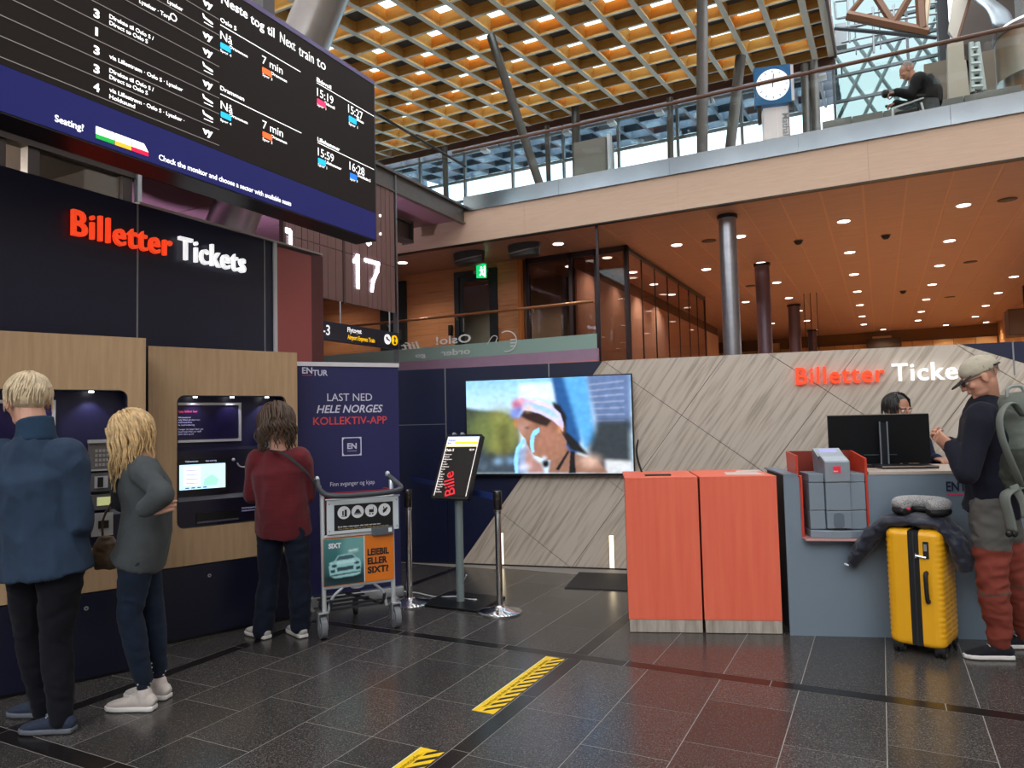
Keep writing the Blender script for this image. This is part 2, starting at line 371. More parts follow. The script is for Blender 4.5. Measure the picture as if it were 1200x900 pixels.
# floor slabs
struct('floor_mezzanine', B(-12, -3.66, 10.02, 29, 1.9, 2.15), mat('mezz_floor', '#8d6b4b', .5))
struct('floor_gallery', B(-3.66, 9, 10.02, 29, 1.55, 1.7), mat('gallery_floor', '#cfa274', .45))
struct('floor_upper', B(-27, 14, 10.05, 30, ZC+.31, 4.78), mat('upper_floor', '#77736e', .5))
LILAC = mat('lilac_fascia', '#a98ba3', .4, var=.05)
tr = struct('trim_1', B(-12, -3.66, 9.97, 10.02, 1.6, 2.51), LILAC)
struct('trim_2', B(-12, -3.66, 9.95, 9.97, 2.31, 2.335), mat('coral_edge', '#d98a80', .5))
fas = struct('trim_3'); 
for k, (a, b) in enumerate([(-12, -9.6), (-9.6, -7.2), (-7.2, -4.8), (-4.8, -2.4), (-2.4, 0), (0, 2.4), (2.4, 4.8), (4.8, 9)]): fin('fascia_panel', B(a+.001, b-.001, 9.97, 10.05, ZC-.005, 4.95), FASCIA, fas)
fin('shadow_gap', B(-12, 9, 9.96, 10.06, ZC-.02, ZC-.005), BLACK, fas)
stl = struct('trim_4')
BAND = mat('polished_steel_band', '#8f979c', .18, 1, var=.25, scale=.5, bump=.03, bscale=1.2)
for a, b in [(-5.88, -4.2), (-4.2, -2.5), (-2.5, -.8), (-.8, .9), (.9, 2.6), (2.6, 4.3), (4.3, 9)]: fin('steel_panel', B(a+.002, b-.002, 9.93, 10.03, 4.88, 5.12), BAND, stl)
# wall behind the mezzanine, clad in horizontal planks
wb = struct('wall_mezzanine', box(box(B(-12, -7.02, 11.53, 11.6, 2.15, ZC), -6.12, -5.6, 11.53, 11.6, 2.15, ZC), -7.02, -6.12, 11.53, 11.6, 4.28, ZC), mat('core3', '#5b3521', .7))
for z in range(11):
    z0 = 2.15+z*.202
    for a, b in ((-12, -9.5+.3*(z % 2)), (-9.5+.3*(z % 2), -7.02), (-6.12, -5.66)): fin('wall_plank', B(a+.002, b-.002, 11.5, 11.53, z0+.002, min(z0+.2, ZC-.002)), WALLWOOD, wb)
fin('wall_plank', B(-7.02, -6.12, 11.5, 11.53, 4.28, ZC), WALLWOOD, wb)
dd = struct('door_1', None, None); dd.location = (-7.02, 11.48, 2.15)
DF = mat('door_frame_dark', '#2d3036', .4, .3)
fin('door_frame', (lambda bm: [box(bm, 0, .10, -.03, .05, 0, 2.13), box(bm, .80, .90, -.03, .05, 0, 2.13), box(bm, .1, .8, -.03, .05, 2.03, 2.13)] and bm)(NB()), DF, dd)
fin('door_leaf', (lambda bm: [box(bm, .1, .17, 0, .04, 0, 2.03), box(bm, .73, .8, 0, .04, 0, 2.03), box(bm, .17, .73, 0, .04, 1.93, 2.03), box(bm, .17, .73, 0, .04, 0, .2)] and bm)(NB()), DF, dd)
fin('door_glass', B(.17, .73, .015, .025, .2, 1.93), glass('door_glass', (.8, .82, .82), .05), dd)
fin('door_closer', B(.45, .75, -.07, -.03, 2.05, 2.11), ALU, dd)
fin('door_handle', (lambda bm: cyl(bm, (.2, -.04, 1.0), (.2, -.04, 1.25), .012))(NB()), STEEL, dd)
struct('wall_corridor', B(-8.2, -5.6, 13.2, 13.3, 2.15, ZC), mat('corridor_paint', '#b7b2a8', .6))
tag(fin('card_reader', B(-7.16, -7.09, 11.44, 11.5, 3.1, 3.3), BLACK, bevel=.004), 'small black card reader left of the glazed gallery door', 'reader')
d2 = struct('door_2', B(-8.72, -8.12, 11.42, 11.49, 2.15, 4.25), DF)
fin('door_handle', B(-8.24, -8.2, 11.38, 11.42, 3.1, 3.3), STEEL, d2)
# dark glazed front at the end of the gallery
gz = struct('window_1', None, None)
FD = mat('window_frame_dark', '#33262b', .4, .3)
for x in (-5.55, -4.72, -4.25, -3.72): fin('window_frame', B(x, x+.06, 11.5, 11.58, 2.15, ZC), FD, gz)
fin('window_frame', B(-5.55, -3.66, 11.5, 11.58, 4.27, ZC), FD, gz)
for a, b in ((-5.49, -4.72), (-4.66, -4.25), (-4.19, -3.72)): fin('window_pane', B(a, b, 11.53, 11.545, 2.15, 4.27), GLASSD, gz)
struct('wall_office', B(-5.6, -4.8, 13.5, 13.6, 2.15, ZC), mat('office_wall', '#8a7763', .6))
for i, (x0, z0, w, h) in enumerate(((-5.5, 2.35, .33, .5), (-5.13, 2.3, .32, .62))):
    tag(fin('storage_box', B(x0, x0+w, 13.0, 13.4, 2.15, z0+h), mat('box_beige', '#b9a070', .6), bevel=.01), ['small beige cupboard seen through the dark gallery glazing, left', 'larger beige cupboard seen through the dark gallery glazing, right'][i], 'cupboard')
tag(fin('roof_post', B(-5.66, -5.6, 11.4, 11.5, 2.15, ZC), mat('orange_trim', '#b5672c', .5)), 'orange wooden post between the plank wall and the dark glazing', 'post')

# long glazed screen and lit panels beside the ticket hall gallery
ws = struct('window_2', None, None)
ys = [10.1, 11.57, 12.35, 13.2, 14.1, 15.0, 15.9, 16.7, 17.5]
for k, (a, b) in enumerate(zip(ys, ys[1:])):
    fin('window_pane', B(-3.68, -3.665, a+.01, b-.01, 1.7, 4.3 if k else ZC), GLASS if k == 0 else glass('bronze_glass', (.86, .78, .74), .04), ws)
fin('window_frame', B(-3.70, -3.645, 11.57, 17.5, 4.28, 4.34), BLACK, ws)
for y in (10.1, 11.57, 17.5): fin('window_frame', B(-3.69, -3.65, y-.012, y+.012, 1.7, ZC), FD, ws)
for y in ys[2:-1]: fin('pane_joint', B(-3.682, -3.662, y-.008, y+.008, 1.7, 4.28), BLACK, ws)
wp = struct('wall_panelled', B(-4.75, -4.65, 11.6, 24, 1.7, ZC), mat('core4', '#5f4338', .7))
PINK = mat('pink_wall_panel', '#c9a798', .5, var=.06, scale=2)
for k in range(13): fin('wall_panel', B(-4.66, -4.62, 11.62+.95*k, 12.56+.95*k, 1.72, 4.1), PINK, wp)
# far end of the ticket gallery
wf = struct('wall_far', B(-12, 4, 28.7, 28.9, 1.7, ZC), mat('core5', '#6a4a2c', .7))
for k in range(18): fin('wall_panel', B(-7.6+.62*k+.01, -7.6+.62*(k+1)-.01, 28.62, 28.7, 1.72, 3.95 if k % 6 else 4.2), mat('far_beige_panel', '#c69a62', .5, var=.08, scale=1), wf)
fin('wall_vent', B(-.35, .75, 28.55, 28.62, 3.78, 4.12), mat('vent_dark', '#4a3a28', .6), wf)
wr = struct('wall_right', B(3.6, 3.8, 22, 28.7, 1.7, ZC), mat('warm_wall', '#c58f58', .5))

# ------------------------------------------------------------------ left: slab of the upper level, soffit, shop front
sl = struct('floor_gallery_left', B(-27, -5.95, -6, 10.0, 4.80, 4.93), mat('slab_top', '#77736e', .5))
SOFF = mat('lilac_soffit', '#9a7488', .45, var=.06, scale=1)
cl = struct('ceiling_left', B(-16, -5.95, -6, 10.0, 4.765, 4.80), mat('soffit_core', '#4c3a3e', .6))
for i in range(6):
    for j in range(9): fin('soffit_panel', B(-5.96-1.2*(i+1)+.012, -5.96-1.2*i-.012, 9.9-1.3*(j+1)+.012, 9.9-1.3*j-.012, 4.74, 4.765), SOFF, cl)
fin('edge_beam', (lambda bm: [box(bm, -5.95, -5.89, -6, 9.96, 4.70, 4.96), box(bm, -5.93, -5.84, -6, 9.96, 4.935, 4.97), box(bm, -5.93, -5.86, -6, 9.96, 4.68, 4.70)] and bm)(NB()), GREYMETAL, cl)
fin('secondary_beam', (lambda bm: [box(bm, -6.75, -6.69, -6, 9.55, 4.42, 4.74), box(bm, -6.82, -6.62, -6, 9.55, 4.40, 4.43), box(bm, -6.82, -6.62, -6, 9.55, 4.70, 4.74)] and bm)(NB()), GREYMETAL, cl)
fin('beam_end_plate', B(-6.83, -6.61, 9.55, 9.57, 4.38, 4.74), GREYMETAL, cl)
fin('service_pipe', (lambda bm: cyl(bm, (-7.6, 4, 4.5), (-7.6, 9.9, 4.5), .03))(NB()), BLACK, cl)
# shop front seen above the dark wall
sf = struct('window_3', None, None)
FB = mat('shopfront_frame', '#4b423f', .45, .4)
for y in (-.5, 1.75, 2.55, 3.0, 3.25, 4.05): fin('window_frame', B(-6.0, -5.9, y, y+.09, 0, 3.74), FB, sf)
fin('window_frame', B(-6.0, -5.88, -1, 4.2, 3.72, 3.80), FB, sf)
fin('frame_edge', B(-5.88, -5.86, -1, 4.2, 3.785, 3.80), ALU, sf); fin('frame_edge', B(-5.9, -5.85, 4.16, 4.2, 0, 3.80), ALU, sf)
for a, b in ((-.41, 1.75), (1.84, 2.55), (2.64, 3.0), (3.34, 4.05)): fin('window_pane', B(-5.96, -5.945, a, b, 0, 3.72), glass('shop_glass', (.55, .55, .55), .15), sf)
struct('wall_shop', B(-9.2, -9.0, -3, 4.1, 0, 4.74), mat('shop_back', '#5d564f', .6)); struct('wall_shop_side', B(-9.0, -6.0, 4.1, 4.2, 0, 4.74), mat('shop_side', '#4a4039', .6))
struct('ceiling_shop', B(-9.0, -6.0, -3, 4.1, 3.9, 3.95), mat('shop_ceiling', '#7a6f6a', .6))
for i, (y, zz) in enumerate(((1.2, 3.2), (2.2, 3.22), (3.55, 3.25))):
    tag(fin('shelf_unit', B(-8.4, -7.9, y-.35, y+.4, 0, zz+.22), mat('shelf_pale', '#a99a78', .6)), ['leftmost pale shelf top seen through the shop windows above the dark wall', 'middle pale shelf top seen through the shop windows above the dark wall', 'rightmost pale shelf top seen through the shop windows above the dark wall'][i], 'shelf')
struct('wall_outer_left', B(-27.2, -27, -12, 30, 0, 17), mat('outer_left', '#55504c', .7))
struct('wall_mezz_left', B(-12.1, -12, 4, 12, 0, 4.8), mat('outer_left2', '#7a5844', .7))

# the rest of the hall around and behind the camera
struct('wall_rear', B(-27, 14, -14.4, -14, 0, 8.5), mat('rear_wall', '#8d8780', .7))
struct('wall_hall_right', B(14, 14.3, -14, 30, 0, 14), mat('right_wall', '#8d867e', .7))
# ------------------------------------------------------------------ timber grid roof
RF = struct('ceiling', None, None); RF.location = (-11.471, 16.529, 12.423); RF.rotation_euler = (radians(7.45), 0, 0)
CY = 1.1184; DEP = .36
def beam(nm, x0, x1, y0, y1, cap=True, z0=0):
    bm = B(x0, x1, y0, y1, z0+.012, z0+DEP); fin(nm, bm, ROOFWOOD, RF)
    fin(nm+'_face', B(x0-.004, x1+.004, y0, y1, z0, z0+.012), ROOFPALE, RF)
I0, I1, J0, J1 = -4, 9, -14, 10
for j in list(range(J0, J1+1))+[10.5]:
    w = .075 if j < 10 else .09
    beam('roof_beam', j-w, j+w, I0*CY, I1*CY+.1)
for i in range(I0, I1+1):
    beam('cross_beam', J0, 10.5, i*CY-.045, i*CY+.045, z0=.004)
# blocks that splay the cell sides, panes over the open cells, closed lids over the others
PANE = GLASSROOF; LID = mat('closed_lid', '#5b5550', .7)
def mesh_of(bm, m, nm):
    bmesh.ops.recalc_face_normals(bm, faces=bm.faces); me = bpy.data.meshes.new(nm); bm.to_mesh(me); bm.free(); me.materials.append(m); return me
pane_me = mesh_of(B(-.43, .43, -.51, .51, DEP-.02, DEP), PANE, 'skylight_pane')
lid_me = mesh_of(B(-.43, .43, -.51, .51, DEP-.06, DEP), LID, 'lid_panel')
def lining(a=.075, b=.045, t=.12):
    # sloping lining boards: wide at the bottom, narrower opening at the top
    bm = NB(); X, Y = .5-a, CY/2-b
    for (p, q) in (((-X, -Y), (X, -Y)), ((X, -Y), (X, Y)), ((X, Y), (-X, Y)), ((-X, Y), (-X, -Y))):
        s = lambda c, k: (c[0]*(1-k/X), c[1]*(1-k/Y))
        bm.faces.new([bm.verts.new(v) for v in ((*p, .06), (*q, .06), (*s(q, t), DEP-.05), (*s(p, t), DEP-.05))])
        bm.faces.new([bm.verts.new(v) for v in ((*p, .06), (*s(p, t), DEP-.05), (*s(q, t), DEP-.05), (*q, .06))][::1])
    me = bpy.data.meshes.new('cell_lining'); bm.to_mesh(me); bm.free(); me.materials.append(ROOFWOOD); return me
lin_me = lining()
for i in range(I0, I1):
    for j in range(J0, J1+1):
        last = i == I1-1 or j == J1
        lit = (i+j) % 2 == 0 and not last
        cx = j+.5 if j < J1 else j+.25
        o = link('skylight_pane' if lit else 'lid_panel', pane_me if lit else lid_me, RF); o.location = (cx, (i+.5)*CY, 0)
        if j == J1: o.scale = (.5, 1, 1)
        if lit: o = link('cell_lining', lin_me, RF); o.location = (cx, (i+.5)*CY, 0)
fin('roof_edge_board', B(J0, 10.6, I1*CY+.1, I1*CY+.16, -.25, DEP), mat('edge_board', '#5b3527', .5), RF)
fin('roof_side_board', B(10.6, 10.68, I0*CY, I1*CY+.16, -.06, DEP), mat('edge_board', '#5b3527', .5), RF)
# the rest of the roof, over the hall behind and beside the camera
bm = NB()
for i in range(-19, I0):
    for j in range(J0, 22):
        if (i+j) % 2: box(bm, j, j+1, i*CY, (i+1)*CY, DEP-.06, DEP)
    box(bm, J0, 22, i*CY-.045, i*CY+.045, 0, DEP)
for i in range(I0, I1-1):
    for j in range(14, 22):
        if (i+j) % 2: box(bm, j, j+1, i*CY, (i+1)*CY, DEP-.06, DEP)
for j in range(J0, 22): box(bm, j-.075, j+.075, -19*CY, I0*CY-.1, 0, DEP)
o = fin('roof_grid', bm, mat('roof_grid_wood', '#a9722f', .6), RF, kind='stuff')
# canopy outside the glass: the same grid in grey, seen through the facade
bm = NB()
for j in range(-14, 11): box(bm, j-.06, j+.06, 10.8, 16, -.2, .2)
for i in range(10, 15): box(bm, -9, 10.6, i*CY-.04, i*CY+.04, -.2, .2)
for i in range(10, 14):
    for j in range(-14, 10):
        if (i+j) % 2: box(bm, j, j+1, i*CY, (i+1)*CY, .15, .2)
fin('canopy_grid', bm, mat('canopy_grey', '#6d7684', .6), RF, kind='stuff')

# ------------------------------------------------------------------ glazed facade beyond the upper hall
fc = struct('window_4', None, None)
FG = mat('facade_steel', '#8b9296', .45, .5)
YF = 26.9
xsf = [-27.55+2.35*k for k in range(12)]
for x in xsf: fin('mullion', B(x-.05, x+.05, YF-.08, YF+.08, 4.78, 13.6), FG, fc)
for z in (8.2, 11.2, 12.1, 13.3): fin('transom', B(-27.5, -1.7, YF-.06, YF+.06, z-.05, z+.05), FG, fc)
for a, b in zip(xsf, xsf[1:]):
    for z0, z1 in ((4.8, 8.15), (8.25, 11.15), (11.25, 12.05), (12.15, 13.25)): fin('window_pane', B(a+.05, b-.05, YF-.01, YF+.01, z0, z1), GLASSB, fc)
for k in range(9):
    x = -16.6+1.9*k
    fin('lamp_bracket', B(x-.05, x+.25, YF-.5, YF-.1, 13.05, 13.15), WHITE, fc)
# low white building and rail outside
struct('trim_exterior_rail', B(-40, 14, 33, 33.3, 12.6, 12.85), mat('ext_grey', '#aab2b6', .6))
struct('wall_exterior', B(-40, 14, 40, 40.5, 0, 16.2), mat('ext_white', '#f2f4f6', .6))

# right-hand part: taller facade with greenish glass
f2 = struct('window_5', None, None)
FK = mat('facade_dark_steel', '#4b4f52', .45, .5)
YG = 27.2
for x in (-.95, 1.35, 2.25): fin('mullion', B(x-.045, x+.045, YG-.08, YG+.08, 4.8, 17), FK, f2)
for z in (10.8, 11.6, 12.35, 13.25, 14.1, 14.9): fin('transom', B(-.95, 2.3, YG-.06, YG+.06, z-.045, z+.045), FK, f2)
for x in (-.2, .55): fin('mullion', B(x-.02, x+.02, YG-.05, YG+.05, 13.9, 17), FK, f2)
GG = glass('green_facade_glass', (.39, .45, .45), .04)
zz = [4.8, 10.75, 11.55, 12.3, 13.2, 14.05, 14.85, 17]
for a, b in zip(zz, zz[1:]):
    fin('window_pane', B(-.9, 1.3, YG-.01, YG+.01, a+.06, b), GG, f2); fin('window_pane', B(1.4, 2.2, YG-.01, YG+.01, a+.06, b), GG, f2)
# lattice of pale struts standing outside that glass
lt = thing('outdoor_steel_lattice', 'pale steel lattice seen through the greenish facade glass behind the man upstairs', 'lattice', (0, 29.5, 11.6))
PALEST = mat('pale_steel', '#b9c4c2', .5, .2)
for a in range(6):
    x = -1.2+.9*a
    fin('diagonal_strut', (lambda bm: tube(bm, [(x, 0, .5), (x+1.8, 0, 4)], .07, 6))(NB()), PALEST, lt)
    fin('diagonal_strut', (lambda bm: tube(bm, [(x+1.8, .1, .5), (x, .1, 4)], .07, 6))(NB()), PALEST, lt)
# black column, truss, slanted panel, curved beam
pc = PY(1103, 60, 26); tag(fin('steel_column', B(2.15, 2.45, 25.9, 26.2, 4.8, 18), mat('black_steel', '#1f1f21', .4, .5)), 'dark steel column right of the greenish facade glass on the upper level', 'column')
tr2 = thing('roof_truss', 'brown timber and steel roof truss above the man upstairs', 'truss', (0, 20, 0))
TW = mat('truss_brown', '#6f4a30', .5)
def tpt(x, y): p = PY(x, y, 20); return (p.x, p.y-20, p.z)
for a, b, r in (((993, 18), (1088, 38), .12), ((1020, -14), (994, 18), .07), ((1020, -14), (1047, 28), .09), ((1070, -10), (1047, 28), .09), ((1078, -10), (1081, 34), .12), ((1020, -14), (1085, -6), .1)):
    fin('truss_member', (lambda bm: tube(bm, [tpt(*a), tpt(*b)], r, 6))(NB()), TW, tr2)
fin('tie_rod', (lambda bm: tube(bm, [tpt(978, 33), tpt(1098, 44)], .05, 6))(NB()), FK, tr2)
fin('truss_face', (lambda bm: tube(bm, [tpt(1088, -8), tpt(1083, 36)], .07, 6))(NB()), mat('pale_timber', '#c9b79b', .6), tr2)
pk = thing('maintenance_walkway', 'grey maintenance walkway with thin rails at the edge of the timber roof', 'walkway', (0, 22, 0))
def wpt(x, y): p = PY(x, y, 22); return (p.x, p.y-22, p.z)
for a, b in (((978, 2), (994, 0)), ((978, 2), (980, 22)), ((980, 22), (996, 18)), ((993, -5), (996, 50)), ((1023, 8), (1024, 62)), ((1047, 5), (1048, 28)), ((982, 22), (1098, 3)), ((984, 33), (1098, 16)), ((986, 50), (1098, 26))):
    fin('walkway_rail', (lambda bm: tube(bm, [wpt(*a), wpt(*b)], .03, 6))(NB()), FG, pk)
fin('walkway_deck', prism(NB(), [wpt(978, 28), wpt(992, 26), wpt(992, 52), wpt(980, 54)], (0, .3, 0)), FG, pk)
rp_ = thing('slanted_roof_panel', 'pale slanted panel with timber edge hanging beside the dark column', 'panel', (0, 21, 0))
def rpt(x, y): p = PY(x, y, 21); return (p.x, p.y-21, p.z)
fin('panel_face', prism(NB(), [rpt(1117, -6), rpt(1136, -6), rpt(1120, 48), rpt(1111, 36)], (0, .15, 0)), mat('pale_panel', '#bcb4a6', .5), rp_)
fin('panel_edge', prism(NB(), [rpt(1136, -6), rpt(1139, -6), rpt(1123, 49), rpt(1120, 48)], (0, .3, 0)), TW, rp_)
tag(fin('curved_duct', (lambda bm: tube(bm, [DP(1140, -12, 18), DP(1156, 2, 17.6), DP(1170, 14, 17), DP(1178, 34, 16.6)], .28, 12, sm=5, flat=.35))(NB()), mat('duct_steel', '#8d979e', .4, .8), smooth=True), 'curved bright metal duct at the top right above the pale wall', 'duct')
# pale wall with a row of openings, brown wall behind, steel drum
pw = thing('service_wall', 'pale wall panel with a row of small openings on the upper level beside the steel drum', 'wall panel', (0, 17, 0))
def qpt(x, y): p = PY(x, y, 17); return (p.x, p.y-17, p.z)
fin('wall_plate', prism(NB(), [qpt(1110, 52), qpt(1129, 48), qpt(1130, 70), qpt(1136, 71), qpt(1137, 118), qpt(1112, 122)], (0, .3, 0)), mat('cream_plate', '#b9b0a0', .6), pw)
fin('ladder_frame', (lambda bm: [tube(bm, [qpt(1138, 50), qpt(1140, 108)], .05, 6), tube(bm, [qpt(1145, 50), qpt(1153, 106)], .05, 6)]+[tube(bm, [qpt(1138+.03*k, 58+k*9), qpt(1146+k*1.2, 57+k*9)], .06, 6) for k in range(6)] and bm)(NB()), PALEST, pw)
fin('dark_openings', prism(NB(), [qpt(1130, 52), qpt(1146, 50), qpt(1152, 108), qpt(1137, 112)], (0, .05, 0)), mat('dark_opening', '#3b2f28', .7), pw)
tag(fin('plywood_hoarding', prism(NB(), [(1.2, 18.2, 4.8), (7, 18.2, 4.8), (7, 18.2, 9.2), (1.2, 18.2, 9.2)], (0, .1, 0)), mat('hoarding', '#6f6254', .6, var=.15, scale=.8)), 'brownish hoarding behind the pale wall panel on the upper level', 'hoarding')
struct('wall_upper_right', B(2.5, 14, 24, 24.3, 4.8, 17), mat('upper_right_brown', '#3d332c', .7, var=.2, scale=.6))
ur = struct('ceiling_upper_right', B(5.5, 12, 18, 30, 9.3, 9.6), mat('upper_right_dark', '#33302e', .7))
dr = thing('steel_drum_kiosk', 'large brushed steel drum at the right edge of the upper level', 'kiosk', (2.62, 14.3, 4.78))
fin('drum_body', (lambda bm: lathe(bm, [(.64, 0), (.64, 1.55), (.645, 1.56), (.64, 1.57), (.64, 2.1), (.645, 2.11), (.64, 2.12), (.64, 2.85)], n=48))(NB()), mat('drum_steel', '#a9a39a', .25, .95, var=.1, scale=2), dr, smooth='auto')
fin('drum_top', (lambda bm: lathe(bm, [(.66, 2.85), (.66, 2.93), (.6, 3.0)], n=48))(NB()), STEEL, dr, smooth='auto')
fin('service_column', B(-.28, .3, -.2, .3, 3.0, 4.6), mat('column_grey', '#8a8c8c', .5), dr)
fin('cable_slot', B(-.02, .1, -.22, -.19, 3.05, 4.6), BLACK, dr)

# ------------------------------------------------------------------ columns and props
def column(label, x, y, z0, z1, r, m=STEEL, nm='column', top=None):
    t = thing(nm, label, 'column', (x, y, z0))
    h = z1-z0; tx, ty = top or (0, 0)
    fin('shaft', cyl(NB(), (0, 0, 0), (tx, ty, h), r, n=32), m, t, smooth='auto')
    if not top: fin('collar', lathe(NB(), [(r+.02, h-.05), (r+.02, h)], n=32), BLACK, t, smooth='auto')
    return t
COLG = mat('column_steel', '#9b9aa0', .3, .7, var=.12, scale=6)
column('thick round steel column nearest the front of the gallery, left of the sign letters', -1.856, 10.62, 1.7, ZC, .125, COLG)
COLP = mat('column_mauve', '#71606c', .3, .6)
column('second round column in the gallery, mauve tinted', -1.9, 14.35, 1.7, ZC, .135, COLP)
column('third round column in the gallery, dark and slim', -1.917, 20.2, 1.7, ZC, .15, COLP)
column('farthest short dark column in the gallery', -1.98, 26.6, 1.7, ZC, .14, COLP)
tag(fin('wall_pillar', B(-6.9, -6.3, 24, 24.4, 1.7, 3.3), mat('brown_pillar', '#5b4634', .5)), 'short brown pillar at the far end of the glazed screen', 'pillar')
for k in range(3):
    x = -1.52+.14*k
    tag(fin('hanging_rod', cyl(NB(), (x, 18.5, 3.0), (x, 18.5, ZC), .008, n=6), BLACK), 'thin rod hanging from the gallery ceiling, %s of three' % ['left', 'middle', 'right'][k], 'rod', 'hanging rods in the gallery')
# inclined main column behind the board
a, b = DP(244, 330, 9.6), DP(398, -50, 9.6)
t = thing('inclined_column', 'big inclined brushed steel column rising behind the departure board', 'column', tuple(a))
fin('shaft', cyl(NB(), (0, 0, 0), b-a, .31, n=40), mat('inclined_steel', '#a6a2a0', .3, .85, var=.12, scale=2), t, smooth='auto')
# struts on the upper level
def strut(label, p0, p1, Y, r, zb=4.78, m=GREYMETAL):
    a, b = PY(*p0, Y), PY(*p1, Y); d = b-a; a2 = b+d*((zb-b.z)/d.z)
    t = thing('roof_strut', label, 'strut', tuple(a2)); fin('strut_shaft', cyl(NB(), (0, 0, 0), a-a2, r, n=16), m, t, smooth='auto')
    fin('strut_foot', lathe(NB(), [(r+.06, 0), (r+.06, .03)], n=16), m, t)
strut('thick leaning grey strut rising to the timber roof left of centre', (575, 42), (632, 215), 17.6, .12)
strut('thick upright grey post in front of the timber roof, left of the clock', (823, -80), (823, 175), 16, .125)
strut('leaning grey strut between the upright post and the clock', (868, 66), (856, 170), 24, .17)
strut('short thin post under the roof edge above the grey cabinet', (674, 113), (675, 165), 25.8, .16)
strut('thin post under the roof edge left of the thick upright post', (785, 115), (786, 185), 25.8, .12)
strut('thin post under the roof edge right of the leaning strut', (641, 148), (643, 210), 25.8, .1)
strut('leftmost thin post under the roof edge', (521, 172), (523, 232), 25.8, .12)
strut('left post of the close pair right of the clock', (943, 76), (946, 155), 25.8, .14)
strut('right post of the close pair right of the clock', (953, 72), (957, 152), 25.8, .14)

# ------------------------------------------------------------------ glass balustrades
RAILW = mat('brown_handrail', '#6a4a38', .35)
BRASS = mat('bronze_handrail', '#a8714a', .3, .6)
ub = thing('upper_balustrade', 'glass balustrade with brown handrail along the upper level edge', 'balustrade', (0, 9.98, 5.12))
for k in range(10):
    a = -6.0+1.65*k; fin('glass_panel', B(a+.01, a+1.64, -.01, .01, 0, .72), GLASS, ub)
fin('handrail', tube(NB(), [(-6.05, -.07, .765), (10.5, -.07, .765)], .026, 12), RAILW, ub, smooth='auto')
for k in range(9): fin('rail_bracket', tube(NB(), [(-5.2+1.65*k, 0, .68), (-5.2+1.65*k, -.07, .74)], .01, 6), STEEL, ub)
ub2 = thing('side_balustrade', 'glass balustrade on the left slab edge running towards the hall', 'balustrade', (-5.92, 10, 4.97))
for k in range(8): fin('glass_panel', B(-.01, .01, -1.3*(k+1)+.01, -1.3*k-.01, 0, .95), GLASS, ub2)
fin('handrail', tube(NB(), [(-.3, .6, .93), (-.3, -10, .93)], .022, 10), mat('dark_rail', '#4a4544', .4, .5), ub2, smooth='auto')
mb = thing('gallery_balustrade', 'glass balustrade with bronze handrail and mirrored lettering on the gallery', 'balustrade', (0, 9.98, 2.51))
for k in range(6): fin('glass_panel', B(-12+1.38*k+.06, -12+1.38*(k+1)+.05, -.01, .01, 0, .72), GLASS, mb)
fin('frosted_strip', B(-11.9, -3.68, .012, .02, 0, .22), mat('frost_band', '#a9beb6', .6), mb)
fin('handrail', tube(NB(), [(-12, -.06, .69), (-3.68, -.06, .69)], .022, 10), BRASS, mb, smooth='auto')
for k in range(5): fin('rail_bracket', tube(NB(), [(-10.2+1.38*k, 0, .62), (-10.2+1.38*k, -.06, .67)], .01, 6), STEEL, mb)
VIN = mat('white_vinyl', '#cfd2d0', .5, emit=.12)
bm = NB()
def mtext(s, cap, px0, px1, pz, shear=0):    # lettering applied to the far side of the glass, so it reads mirrored
    p0, p1 = PY(px0, pz, 9.965), PY(px1, pz, 9.965); w0 = text(NB(), s, cap/.7, 0, 0, bold=.01, shear=shear)
    text(bm, s, cap/.7, 0, 0, bold=.01, shear=shear, sx=1)
    return p0, p1, w0
def mput(s, cap, px0, px1, pz, bold=.015, shear=0):
    p0, p1 = PY(px0, pz, 9.965), PY(px1, pz, 9.965); t = bmesh.new(); w0 = text(t, s, cap/.7, 0, 0, bold=bold, shear=shear, ext=.002)
    k = (p1.x-p0.x)/w0
    for v in t.verts: v.co = Vector((p1.x-v.co.x*k, v.co.y-.015, p0.z-2.51+v.co.z))
    me = bpy.data.meshes.new('t'); t.to_mesh(me); t.free(); bm.from_mesh(me); bpy.data.meshes.remove(me)
bm.free()
for a in (('Oslo!', .13, 511, 552, 404, .015, 0), ('lift', .12, 470, 492, 410, .015, .2), ('order', .10, 517, 551, 417, .015, 0), ('go', .07, 487, 499, 419, .015, 0)):
    bm = NB(); mput(*a); fin('mirrored_lettering', bm, VIN, mb)
bm = NB()
c0 = PY(594, 400, 9.965)
tube(bm, [(c0.x+.17*cos(t*pi/12), -.017, c0.z-2.51+.16*sin(t*pi/12)) for t in range(-7, 9)], .008, 5)
for k in range(3): box(bm, c0.x+.06, c0.x+.15, -.018, -.014, c0.z-2.51-.09+.05*k, c0.z-2.51-.07+.05*k)
tube(bm, [(c0.x-.35, -.017, c0.z-2.51-.02), (c0.x-.25, -.017, c0.z-2.51+.1), (c0.x-.17, -.017, c0.z-2.51+.08), (c0.x-.2, -.017, c0.z-2.51)], .006, 5, sm=4)
fin('mirrored_emblem', bm, VIN, mb, kind='stuff')

